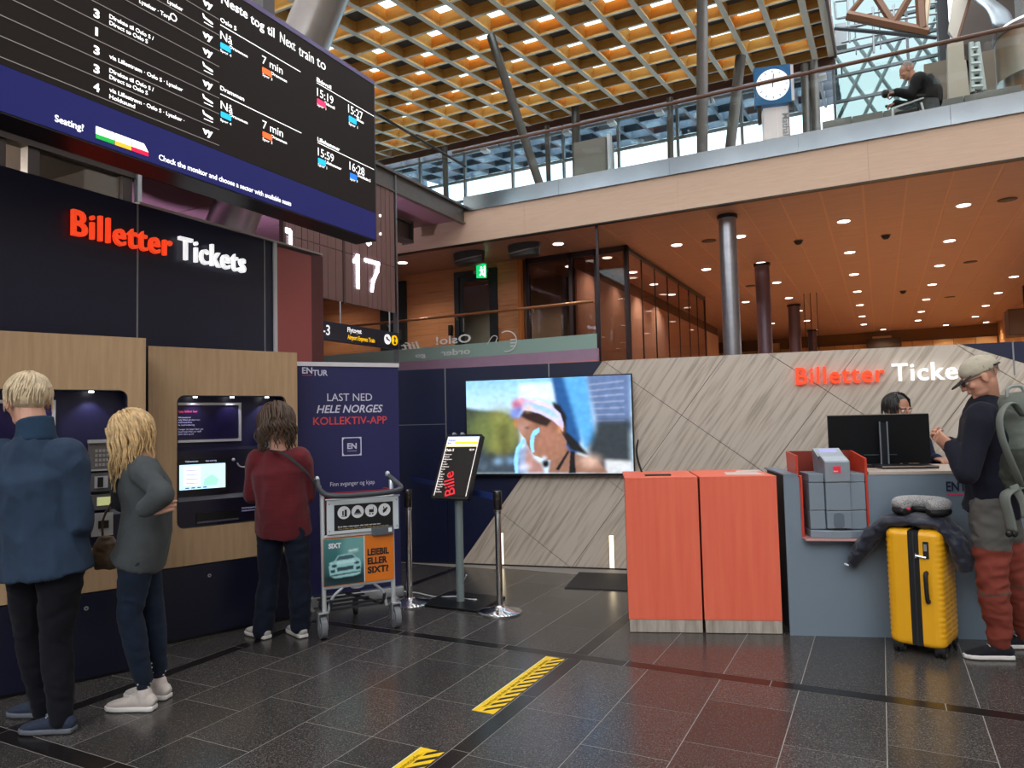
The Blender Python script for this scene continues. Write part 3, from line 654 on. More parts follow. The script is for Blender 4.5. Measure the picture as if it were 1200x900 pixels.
# things on the ceiling of the gallery
def downlight(x, y, label='round recessed ceiling downlight in the gallery ceiling', on=True):
    t = thing('downlight', label, 'light', (x, y, ZC), group='recessed gallery downlights')
    fin('trim_ring', lathe(NB(), [(.105, -.008), (.105, 0)], n=16), mat('ring_white', '#d9cfc8', .4), t)
    fin('lamp_lens', lathe(NB(), [(.085, -.012), (.085, -.006)], n=16), mat('downlight_lens', '#fff1e6', .4, emit=5.0), t)
    l = bpy.data.lights.new('downlight_lamp', 'SPOT'); l.energy = 60; l.spot_size = radians(130); l.spot_blend = .8; l.color = (1, .86, .70); l.shadow_soft_size = .08
    lo = bpy.data.objects.new('downlight_lamp', l); COL.objects.link(lo); lo.parent = t; lo.location = (0, 0, -.03)
ORD = ['nearest', 'second nearest', 'third nearest', 'fourth nearest', 'fifth nearest', 'sixth nearest', 'farthest']
for x, ys_, row in ((-2.93, (11.95, 14.25, 16.55, 18.9, 21.4, 23.8), 'row between glazed screen and columns'), (-1.9, (11.95, 14.25, 16.55, 18.9, 21.4, 23.8), 'row running through the columns'),
                    (-.37, (11.87, 14.22, 16.53, 18.9, 21.3, 23.8, 26), 'row right of the columns'), (1.17, (11.87, 14.22, 16.53, 18.9, 21.3, 23.8, 26), 'row above the man in the cap'), (2.71, (11.87, 14.2, 16.5, 18.87, 21.23, 23.6, 26.1), 'rightmost row'),
                    (-4.25, (12.2, 13.7, 15.2, 16.7), 'row behind the glazed screen')):
    for k, y in enumerate(ys_): downlight(x, y, 'recessed gallery downlight, %s one in the %s' % (ORD[k] if k < len(ys_)-1 else ORD[-1], row))
for x, y, lb in ((2.07, 28, 'far wall downlight second from the right wall'), (3.2, 28, 'far wall downlight closest to the right wall'), (.2, 28, 'far wall downlight above the dark wall vent'), (-1.9, 26.6, 'far downlight beside the farthest column'),
                 (-7.54, 10.55, 'downlight left of the exit sign, near the fascia'), (-9.6, 10.55, 'added unseen downlight above the gallery behind the slatted track panel'), (-4.6, 10.8, 'downlight in front of the dark gallery glazing'), (-6.6, 12.4, 'downlight in the corridor behind the glazed gallery door'), (-5.1, 12.5, 'added downlight in the office behind the dark glazing')): downlight(x, y, lb)  # track panel and office downlights are added to lift the dark mezzanine
VT = mat('speaker_vent_dark', '#2a1c18', .6)
for x, y, lb in ((-2.4, 11.97, 'left of the thick column top'), (1.69, 11.9, 'nearest the right edge'), (1.685, 16.5, 'second of the right row'), (1.687, 21.25, 'third of the right row'), (-2.457, 16.66, 'left of the second column')):
    t = thing('ceiling_speaker', 'round dark recessed ceiling speaker, '+lb, 'speaker', (x, y, ZC), group='dark round ceiling speakers')
    fin('speaker_grille', lathe(NB(), [(.12, -.006), (.12, 0)], n=20), VT, t); fin('grille_cone', lathe(NB(), [(.06, -.012), (.08, -.006)], n=16), BLACK, t)
for x, y, lb in ((.6, 19.5, 'dark one far back in the middle'), (-1.1, 12.8, 'nearer left one'), (.2, 13.2, 'nearer right one')):
    t = thing('smoke_detector', 'small detector on the gallery ceiling, '+lb, 'detector', (x, y, ZC), group='small ceiling detectors')
    fin('detector_body', lathe(NB(), [(.03, -.07), (.06, -.04), (.07, 0)], n=14), BLACK, t); fin('detector_base', lathe(NB(), [(.08, -.01), (.08, 0)], n=14), GREYMETAL, t)
for x, lab in ((-6.15, 'grey curved ceiling loudspeaker left of the exit sign'), (-5.10, 'grey curved ceiling loudspeaker right of the exit sign')):
    t = thing('ceiling_loudspeaker', lab, 'loudspeaker', (x, 10.55, ZC))
    DG = mat('speaker_grey', '#3d3b3d', .5)
    fin('speaker_cabinet', rings(NB(), [[(.30*cos(u)*s, .16*sin(u)*s, z) for u in [2*pi*k/24 for k in range(24)]] for z, s in ((-.21, .82), (-.2, .9), (-.02, 1), (0, .98))]), DG, t, smooth='auto')
    fin('speaker_stripe', tube(NB(), [(-.27, -.05, -.14), (-.1, -.155, -.15), (.1, -.155, -.13), (.27, -.05, -.09)], .012, 6, sm=4), mat('speaker_light', '#8a8788', .5), t)
t = thing('exit_sign', 'small green illuminated emergency exit sign under the gallery ceiling', 'sign', (-6.17, 11.0, 4.1), az=60)
fin('sign_body', B(-.09, .09, -.015, .015, -.09, .16), mat('exit_green', '#0a9a52', .4, emit=1.6), t)
bm = NB(); ellip(bm, (.0, -.018, .09), (.018, .004, .02), seg=8, rg=6); tube(bm, [(0, -.018, .07), (.01, -.018, .0), (-.03, -.018, -.05)], .012, 6); tube(bm, [(.01, -.018, 0), (.04, -.018, -.05)], .012, 6); tube(bm, [(-.03, -.018, .04), (.04, -.018, .05)], .008, 6); box(bm, .045, .07, -.02, -.015, -.07, .12)
fin('running_figure', bm, mat('exit_white', '#e6fff0', .4, emit=2.0), t); fin('hanger', cyl(NB(), (0, 0, .16), (0, 0, ZC-4.1), .008, n=6), ALU, t)
t = thing('ceiling_speaker_box', 'brown boxed loudspeaker hanging in the far right of the gallery', 'loudspeaker', (3.2, 20.5, 3.2))
fin('speaker_box', B(-.45, .35, -.3, .3, 0, .62), mat('speaker_brown', '#55453c', .6), t); fin('bracket', B(-.1, .1, -.05, .05, .62, ZC-3.2), BLACK, t); fin('grille_front', B(-.43, .33, -.31, -.3, .03, .59), mat('grille_brown', '#6a5649', .7), t)

# ------------------------------------------------------------------ clock, banner column, bench, cabinet
c0 = PY(905.5, 100, 13.5); ct = thing('station_clock', 'blue square station clock with white round face on the upper level', 'clock', (c0.x, 13.5, c0.z-.32), rz=radians(14))
BLUE = mat('clock_blue', '#1d6fa8', .4)
fin('clock_case', B(-.31, .31, .0, .16, -.02, .68), BLUE, ct)
fin('clock_face', (lambda bm: cyl(bm, (0, -.012, .33), (0, .01, .33), .285, n=48))(NB()), mat('clock_white', '#f4f6f8', .4, emit=.5), ct, smooth='auto')
bm = NB()
for k in range(12):
    a = k*pi/6; r0, r1 = .22, .255; tube(bm, [(sin(a)*r0, -.016, .33+cos(a)*r0), (sin(a)*r1, -.016, .33+cos(a)*r1)], .008, 4)
fin('hour_marks', bm, mat('mark_grey', '#8c95a0', .5), ct)
fin('clock_hand', tube(NB(), [(-.005, -.02, .28), (.02, -.02, .52)], .008, 5), BLACK, ct); fin('clock_hand', tube(NB(), [(0, -.02, .3), (-.02, -.02, .44)], .008, 5), mat('mark_grey', '#8c95a0', .5), ct)
fin('clock_edge', B(.31, .36, -.0, .18, 0, .66), WHITE, ct)
fin('clock_bracket', B(-.27, -.21, .02, .1, -.35, -.02), BLACK, ct); fin('clock_bracket', B(.27, .35, .02, .12, -.17, -.02), BLACK, ct)
at_ = thing('banner_column', 'white translucent banner column with vertical lettering under the clock', 'banner', (c0.x+.03, 13.6, 4.78), rz=radians(14))
fin('banner_body', B(-.22, .2, .02, .3, 0, c0.z-.36-4.78), mat('banner_white', '#efe6e6', .6, emit=.15), at_)
bm = NB(); w0 = text(bm, 'Mathallen', .16, 0, 0, bold=.01)
for v in bm.verts: v.co = Vector((.10+v.co.z, -.0+v.co.y, c0.z-.5-4.78-v.co.x))
fin('vertical_lettering', bm, mat('lettering_grey', '#9fa5aa', .6), at_)
fin('banner_edge', B(.2, .225, .0, .3, 0, c0.z-.36-4.78), ALU, at_)
cb = thing('grey_cabinet', 'grey metal cabinet behind the upper balustrade left of centre', 'cabinet', (-4.24, 10.7, 4.78))
fin('cabinet_body', B(0, .55, 0, .4, 0, 1.17), mat('cabinet_grey', '#77746c', .35, .6), cb); fin('cabinet_post', B(.57, .62, 0, .1, 0, 1.2), ALU, cb); fin('cabinet_door', B(.01, .54, -.012, 0, .02, 1.15), mat('cabinet_grey', '#77746c', .35, .6), cb)
bn = thing('concrete_bench', 'long grey concrete planter wall on the upper level behind the man', 'planter', (-.62, 12.2, 4.78))
CONC = mat('grey_concrete', '#7f817c', .7, var=.08)
for a, b, h in ((0, .42, 1.30), (.43, .85, 1.29), (.86, 1.5, 1.28), (1.51, 1.9, 1.28), (1.91, 2.6, 1.28)): fin('planter_block', B(a, b, 0, .5, 0, h), CONC, bn, bevel=.01)
rl = thing('tube_railing', 'thin tubular railing behind the concrete planter on the upper level', 'railing', (-.6, 13.2, 4.78))
for k in range(3):
    a = .9*k; fin('rail_loop', tube(NB(), [(a, 0, 0), (a, 0, 1.55), (a+.05, 0, 1.62), (a+.8, 0, 1.62), (a+.85, 0, 1.55), (a+.85, 0, 0)], .012, 6), ALU, rl); fin('rail_bar', tube(NB(), [(a, 0, 1.4), (a+.85, 0, 1.4)], .008, 5), ALU, rl)
wt = thing('walking_frame', 'wheeled walking frame with black bag held by the man upstairs', 'walker', (.28, 11.1, 4.78))
WM = mat('walker_white', '#dfe3e4', .4)
for x in (-.22, .12):
    for y in (-.2, .2): fin('frame_leg', tube(NB(), [(x+(.12 if x > 0 else -.03), y, .06), (x, y, .78)], .014, 8), WM, wt)
for y in (-.2, .2): fin('handle_grip', tube(NB(), [(-.3, y, .98), (-.2, y, .96), (.08, y, .88), (.2, y, .86)], .02, 8, sm=3), BLACK, wt); fin('side_tube', tube(NB(), [(-.22, y, .78), (.15, y, .84)], .012, 8), WM, wt)
fin('seat_bag', B(-.2, .1, -.18, .18, .5, .74), mat('bag_black', '#1d1f22', .7), wt, bevel=.03)
fin('handle_knob', ellip(NB(), (-.3, -.2, 1.0), (.05, .05, .06)), BLACK, wt)
for x in (-.25, .24):
    for y in (-.2, .2): fin('wheel', cyl(NB(), (x, y-.015, .08), (x, y+.015, .08), .08, n=16), BLACK, wt)

# ------------------------------------------------------------------ track sign panel and direction sign
sp = thing('track_sign_panel', 'tall reddish slatted panel with a white lit 17 hanging from the left slab', 'sign', (-5.88, 0, 0), az=0)
SLAT = mat('sign_mauve', '#7c5c58', .4, var=.08, scale=2, stretch=(9, 1, 1))
ys = [5.95, 6.25, 6.55, 6.98, 7.45, 7.75, 8.05]
for i, (a, b) in enumerate(zip(ys, ys[1:])):
    for z0, z1 in ((2.99, 3.62), (3.63, 4.68)): fin('slat_panel', B(a+.006, b-.006, .0, .03, z0, z1), SLAT, sp)
    for q in (.33, .66): fin('panel_rib', B(a+(b-a)*q-.004, a+(b-a)*q+.004, -.006, .0, 2.99, 4.68), SLAT, sp)
for y in (5.97, 6.98): fin('panel_post', B(y-.02, y+.02, -.01, .05, 2.97, 4.7), mat('post_mauve', '#55423f', .4, .4), sp)
LED = mat('led_white', '#f3f4ff', .4, emit=2.2)
bm = NB()
def dots(bm, pts, r=.022, st=.034):
    for p, q in zip(pts, pts[1:]):
        L = math.hypot(q[0]-p[0], q[1]-p[1]); n = max(1, round(L/st))
        for i in range(n+1):
            x, z = p[0]+(q[0]-p[0])*i/n, p[1]+(q[1]-p[1])*i/n; box(bm, x-r, x+r, -.02, -.005, z-r, z+r)
dots(bm, [(7.18, 3.55), (7.24, 3.62), (7.24, 3.22)]); dots(bm, [(7.17, 3.54), (7.24, 3.60)]); fin('digit', bm, LED, sp)
bm = NB(); dots(bm, [(7.40, 3.60), (7.66, 3.60), (7.64, 3.50), (7.55, 3.35), (7.52, 3.22)]); fin('digit', bm, LED, sp)
bm = NB(); text(bm, 'dgs', .12, 7.38, 3.83, y=-.005, bold=.03); fin('sign_lettering', bm, LED, sp)
bm = NB(); box(bm, 5.98, 6.06, -.02, -.005, 3.64, 3.70); dots(bm, [(6.06, 3.66), (6.06, 3.42)], .02); fin('digit', bm, LED, sp)
fin('led_bar', B(5.98, 6.06, -.02, -.005, 3.93, 3.98), LED, sp)
for q in (4.0, 4.25): fin('led_dot', B(7.71, 7.73, -.02, -.005, q, q+.03), LED, sp)
fin('glass_fin', B(8.06, 8.09, -.02, .05, 2.2, 4.94), STEEL, sp)
ds = thing('direction_sign', 'dark blue direction sign to the airport train with yellow lettering', 'sign', (-5.86, 0, 0), az=0)
fin('sign_board', B(6.2, 8.05, -.02, .05, 2.485, 2.71), mat('sign_navy', '#10132a', .35), ds)
WS, YS = mat('sign_white', '#f0f0f4', .4, emit=.6), mat('sign_yellow', '#ffc400', .4, emit=.6)
bm = NB(); text(bm, '2-3', .17, 6.45, 2.545, y=-.02, bold=.01, sx=1.05); text(bm, 'Flytoget', .085, 6.99, 2.62, y=-.02, bold=.02); fin('sign_lettering', bm, WS, ds)
bm = NB(); text(bm, 'Airport Express Train', .078, 6.99, 2.53, y=-.02, bold=.02, sx=.78); fin('sign_lettering', bm, YS, ds)
def disc(nm, x, m, par, z=2.6, r=.068): fin(nm, cyl(NB(), (x, -.028, z), (x, -.02, z), r, n=24), m, par)
disc('pictogram', 7.80, WS, ds); disc('pictogram', 7.955, YS, ds)
bm = NB(); prism(bm, [(7.755, -.03, 2.62), (7.78, -.03, 2.59), (7.835, -.03, 2.575), (7.85, -.03, 2.59), (7.80, -.03, 2.61), (7.79, -.03, 2.64)], (0, -.002, 0)); fin('train_symbol', bm, mat('sign_navy', '#10132a', .35), ds)
bm = NB(); prism(bm, [(7.955, -.03, 2.655), (7.925, -.03, 2.615), (7.985, -.03, 2.615)], (0, -.002, 0)); box(bm, 7.945, 7.965, -.032, -.03, 2.55, 2.62); box(bm, 7.93, 7.98, -.032, -.03, 2.55, 2.575); fin('arrow_symbol', bm, mat('sign_navy', '#10132a', .35), ds)
for y in (6.9, 7.9): fin('sign_hanger', cyl(NB(), (y, .015, 2.71), (y, .015, 2.99), .01, n=6), ALU, ds)

# uplight and shop lamps, added to brighten the soffit and the shop
ul = thing('fill_uplight', 'uplight added unseen behind the dark wall to brighten the lilac soffit', 'light', (-7.6, 6.6, 0))
fin('lamp_pole', cyl(NB(), (0, 0, 0), (0, 0, 2.6), .03, n=10), BLACK, ul); fin('lamp_bowl', lathe(NB(), [(.05, 2.6), (.16, 2.72), (.17, 2.74), (.04, 2.66)], n=20), BLACK, ul)
l = bpy.data.lights.new('fill_uplight_lamp', 'SPOT'); l.energy = 260; l.spot_size = radians(150); l.spot_blend = .8; l.color = (.95, .8, 1); l.shadow_soft_size = .1
lo = bpy.data.objects.new('fill_uplight_lamp', l); COL.objects.link(lo); lo.parent = ul; lo.location = (0, 0, 2.8); lo.rotation_euler = (pi, 0, 0)
for k, y in enumerate((.6, 2.4)):  # fill lamps put in to lift the dim shop windows
    sl_ = thing('fill_shop_lamp', ['round pale fill lamp added under the shop ceiling, left', 'round pale fill lamp added under the shop ceiling, right'][k], 'light', (-7.4, y, 3.9))
    fin('lamp_shade', lathe(NB(), [(.02, 0), (.14, -.02), (.15, -.06), (.02, -.05)], n=20), WHITE, sl_)
    l = bpy.data.lights.new('fill_shop_light', 'POINT'); l.energy = 130; l.color = (1, .92, .8); l.shadow_soft_size = .1; lo = bpy.data.objects.new('fill_shop_light', l); COL.objects.link(lo); lo.parent = sl_; lo.location = (0, 0, -.2)
import numpy as np
# ------------------------------------------------------------------ placement on planes of a thing
def tmtx(t): return Matrix.Translation(t.location) @ t.rotation_euler.to_matrix().to_4x4()
def LP(t, x, y, yo=0.0):
    m = tmtx(t).inverted(); o = m @ O; d = m.to_3x3() @ ray(x, y); k = (yo-o.y)/d.y; p = o+d*k; return p.x, p.z
def proj(p):
    q = Vector(p)-O; c = q.dot(CF); return 600+FPX*q.dot(CR)/c, 450-FPX*q.dot(CU)/c
def XAT(t, px, z, yo=0.0):
    m = tmtx(t); f = lambda x: proj(m @ Vector((x, yo, z)))[0]-px
    a, b = LP(t, px, 300, yo)[0]-.6, LP(t, px, 300, yo)[0]+.6
    x0, x1 = a, b; f0, f1 = f(x0), f(x1)
    for _ in range(12):
        if abs(f1-f0) < 1e-9: break
        x2 = x1-f1*(x1-x0)/(f1-f0); x0, f0, x1, f1 = x1, f1, x2, f(x2)
    return x1
def ptext(bm, t, s, x0, y0, x1, cap, yo=0.0, ext=.001, bold=0, shear=0):
    # a line of lettering whose baseline starts at (x0, y0) and ends at x1, letters cap high
    a = LP(t, x0, y0, yo); z1 = LP(t, x0, y0-cap, yo)[1]; xe = XAT(t, x1, a[1], yo); q = NB(); w0 = text(q, s, 1, 0, 0, bold=bold, shear=shear); q.free()
    sz = (z1-a[1])/.70
    text(bm, s, sz, a[0], a[1], y=yo-.001, ext=ext, bold=bold, shear=shear, sx=(xe-a[0])/(w0*sz))

# ------------------------------------------------------------------ departure board
bd = thing('departure_board', 'huge black departure board with blue bottom band hanging at the upper left', 'board', (-3.8, 0, 0), az=0)
ZB0, ZB1, YE = 3.035, 4.41, 4.94
BZ = mat('board_screen', '#231e1c', .5, emit=.35, spec=.1); BB = mat('board_blue_band', '#22245e', .45, emit=.45, spec=.15); FRM = mat('board_frame', '#171418', .4); LIL = mat('board_top_lilac', '#6f6591', .4, .3)
fin('board_case', B(-1.5, YE, .004, .22, ZB0, ZB1+.01), FRM, bd)
fin('top_rail', B(-1.5, YE, -.004, .22, ZB1, ZB1+.035), LIL, bd)
fin('screen', B(-1.5, YE-.012, 0, .004, ZB0+.245, ZB1), BZ, bd); fin('blue_band', B(-1.5, YE-.012, -.001, .004, ZB0+.01, ZB0+.242), BB, bd)
fin('side_frame', B(YE-.012, YE, -.003, .22, ZB0, ZB1), mat('board_side', '#3a3848', .4), bd)
for y in (3.72, 1.4): fin('hanger_post', B(y, y+.11, .05, .16, ZB1+.03, 11.2), mat('hanger_grey', '#5c5a5a', .45, .5), bd)
WT = mat('board_white', '#ffffff', .4, emit=.9); WG = mat('board_grey_line', '#8f8a86', .4, emit=.35)
bm = NB(); T = lambda *a, **k: ptext(bm, bd, *a, **k)
T('Neste', 259, 3, 290, 11, bold=.012); fin('lettering', bm, WT, bd); bm = NB(); T('tog', 293.5, 26.5, 309.5, 11, bold=.012); fin('lettering', bm, WT, bd); bm = NB(); T('til', 313, 39, 321.5, 11, bold=.012); fin('lettering', bm, WT, bd); bm = NB()
T('Next', 328, 49, 346, 12); fin('lettering', bm, WT, bd); bm = NB(); T('train', 350, 64, 367.5, 12); fin('lettering', bm, WT, bd); bm = NB(); T('to', 371, 76.5, 381.5, 12); fin('lettering', bm, WT, bd)
nums = [('3', 19), ('1', 41), ('3', 62), ('3', 84), ('4', 105.5), ('3', -3)]
bm = NB()
for s, y in nums: T(s, 109.5 if s != '1' else 111.5, y, 116.5 if s != '1' else 114.5, 9.5, bold=.03 if s != '1' else .015)
fin('platform_numbers', bm, WT, bd, kind='stuff')
bm = NB()
for s, x0, y0, x1 in (('Direkte til Oslo S /', 128, 21, 180), ('Direct to Oslo S', 128, 28.5, 173), ('via Lillestrøm · Oslo S · Lysaker', 128, 68, 214), ('Direkte til Oslo S /', 128, 84.5, 180), ('Direct to Oslo S', 128, 92, 173),
                      ('via Lillestrøm · Oslo S · Lysaker ·', 128, 107, 216), ('Hokksund', 128, 115, 158), ('Lysaker · Torp', 163, 3, 200), ('Lysaker', 196, 3.5, 214)):
    T(s, x0, y0, x1, 4.8, bold=.015)
p = LP(bd, 203, 20.5); tube(bm, [(p[0]+.022*cos(k*pi/4), -.003, p[1]+.022*sin(k*pi/4)) for k in range(9)], .004, 4)
fin('route_lettering', bm, WT, bd, kind='stuff')
bm = NB(); bl = NB()
for k, (kind) in enumerate('vpvvpvppv'):
    y = 5.6+18.75*k; x, z = LP(bd, 243.3, y)
    if kind == 'v': text(bm, 'vy', .062, x, z-.014, y=-.001, bold=.05, align='CENTER', sx=1.25)
    else: prism(bm, [(x-.042, -.001, z+.03), (x-.034, -.001, z+.03), (x-.022, -.001, z+.014), (x+.036, -.001, z+.006), (x+.042, -.001, z-.004), (x+.03, -.001, z-.008), (x-.034, -.001, z+.004)], (0, -.002, 0)); box(bm, x-.03, x+.04, -.003, -.001, z-.026, z-.021)
    z2 = LP(bd, 243.3, y+9.5)[1]; box(bl, -1.5, x+.09, -.003, -.001, z2-.002, z2+.002)
fin('operator_symbols', bm, WT, bd, kind='stuff'); fin('row_lines', bl, WG, bd, kind='stuff')
bm = NB(); 
for s, x0, y0, x1, c, b in (('Oslo S', 258, 25, 277, 5, .015), ('Drammen', 258, 105, 286, 5, .015), ('Nå', 258, 45, 272, 9.5, 0), ('Nå', 258.5, 127, 272.5, 9.5, 0), ('7 min', 307, 74, 331, 9.5, 0), ('7 min', 307.5, 150, 331.5, 9.5, 0),
                        ('Eidsvoll', 371, 95, 388, 4.5, .02), ('Lillehammer', 372, 165, 398, 4.5, .02), ('15:19', 371.5, 112, 390.5, 9.5, 0), ('15:27', 408, 131.5, 425, 9.5, 0), ('15:59', 372.5, 182, 391, 9.5, 0), ('16:28', 409.5, 198.5, 427, 9.5, 0),
                        ('Drammen', 269, 56, 290, 3.2, .02), ('Drammen', 269, 136, 290, 3.2, .02), ('Drammen', 318, 87, 336, 3.2, .02), ('Drammen', 318, 161, 336, 3.2, .02), ('Eidsvoll', 380.5, 122, 392, 3.2, .02), ('Moss', 418, 141, 426, 3.2, .02), ('Lillehammer', 381, 191, 400, 3.2, .02), ('Trondheim S', 418.5, 206.5, 434, 3.2, .02),
                        ('Spor 4', 258, 60, 271, 3.2, 0), ('Spor 4', 258, 141.5, 271, 3.2, 0), ('Spor 3', 307.5, 88.5, 319, 3.2, 0), ('Spor 3', 307.5, 164, 319, 3.2, 0), ('Spor 1', 371.5, 123.5, 382, 3.2, 0), ('Spor 1', 408.5, 145.5, 419, 3.2, 0), ('Spor 1', 372.5, 194, 383, 3.2, 0), ('Spor 9', 410, 210.5, 419, 3.2, 0)):
    T(s, x0, y0, x1, c, bold=b)
fin('departure_lettering', bm, WT, bd, kind='stuff')
bm = NB()
for x0, y0, x1, y1 in ((258, 29, 352, 84), (258, 110, 353, 156), (371, 97, 438, 137.5), (372, 167, 438, 200)):
    a, b = LP(bd, x0, y0), XAT(bd, x1, LP(bd, x0, y0)[1]); box(bm, a[0], b, -.003, -.001, a[1]-.0025, a[1]+.0025)
fin('column_lines', bm, WT, bd, kind='stuff')
CY_, OR_, PK_, BL_ = mat('badge_cyan', '#18b6ea', .4, emit=.8), mat('badge_orange', '#ff6a2c', .4, emit=.8), mat('badge_pink', '#ff2a62', .4, emit=.8), mat('badge_blue', '#1b74e0', .4, emit=.8)
for x, y, w, m in ((258, 47, 12, CY_), (258.5, 128, 12, CY_), (307, 76, 11, OR_), (307.5, 151.5, 11, OR_), (371.5, 113, 10, PK_), (408.5, 133, 9, CY_), (372.5, 182.5, 9, CY_), (410, 200, 8, BL_)):
    y += 2.2; a = LP(bd, x, y); b = XAT(bd, x+w, a[1]); z2 = LP(bd, x, y+6.5)[1]; fin('line_badge', pxz(NB(), rrect(a[0], b, z2, a[1], .006, 2), -.004, -.001), m, bd)
bm = NB(); T('Seating?', 64, 142, 98, 8, bold=.015); fin('lettering', bm, WT, bd)
bm = NB(); T('Check the monitor and choose a sector with available seats', 186, 187, 341, 6.5, bold=.012); fin('lettering', bm, WT, bd)
for k, (xa, xb, c) in enumerate(((112, 133.5, 'seat_green:#13a33f'), (134.5, 153.5, 'seat_yellow:#e9b62f'), (154.5, 173.5, 'seat_red:#e0103f'))):
    nm, cc = c.split(':'); z1, z0 = LP(bd, 112.5, 148)[1], LP(bd, 112.5, 162)[1]; zm = z0+(z1-z0)*.36
    a, b = XAT(bd, xa, z0), XAT(bd, xb, z0); nose = .03 if k == 2 else 0
    fin('carriage_symbol', pxz(NB(), [(a, zm), (b+.0, zm), (b-nose, z1), (a, z1)], -.004, -.001), WT, bd); fin('carriage_load', pxz(NB(), [(a, z0), (b, z0), (b, zm), (a, zm)], -.004, -.001), mat(nm, cc, .4, emit=.8), bd)

# ------------------------------------------------------------------ ticket machines
def plate_hole(bm, X0, X1, Z0, Z1, hole, y0, y1):
    x0, x1, z0, z1, r = hole; H = rrect(x0, x1, z0, z1, r, 5); out = []
    for c, (ox, oz) in enumerate(((X1, Z0), (X1, Z1), (X0, Z1), (X0, Z0))):
        for i in range(6):
            h = H[c*6+i]
            if i == 0: q = ((h[0], oz) if c in (0, 2) else (ox, h[1]))
            elif i == 5: q = ((ox, h[1]) if c in (0, 2) else (h[0], oz))
            else: q = (ox, oz)
            out.append(q)
    n = len(H)
    for y in (y0, y1):
        hv = [bm.verts.new((p[0], y, p[1])) for p in H]; ov = {}
        for p in out:
            k = (round(p[0], 5), round(p[1], 5))
            if k not in ov: ov[k] = bm.verts.new((p[0], y, p[1]))
        O_ = [ov[(round(p[0], 5), round(p[1], 5))] for p in out]
        for i in range(n):
            j = (i+1) % n; f = [hv[i], hv[j], O_[j]] + ([O_[i]] if O_[i] is not O_[j] else [])
            bm.faces.new(f)
        if y == y0: A, AO = hv, O_
        else:
            for i in range(n):
                j = (i+1) % n; bm.faces.new((A[i], A[j], hv[j], hv[i]))
                if AO[i] is not AO[j]: bm.faces.new((AO[i], AO[j], O_[j], O_[i]))
    return bm
RECESS = mat('recess_navy', '#17163a', .4); CONSOLE = mat('console_navy', '#141225', .3)
SILV = mat('silver_plastic', '#b9b9bd', .35, .5); TERM = mat('terminal_grey', '#4e4b4c', .4); KEY = mat('key_grey', '#8d8a88', .4)
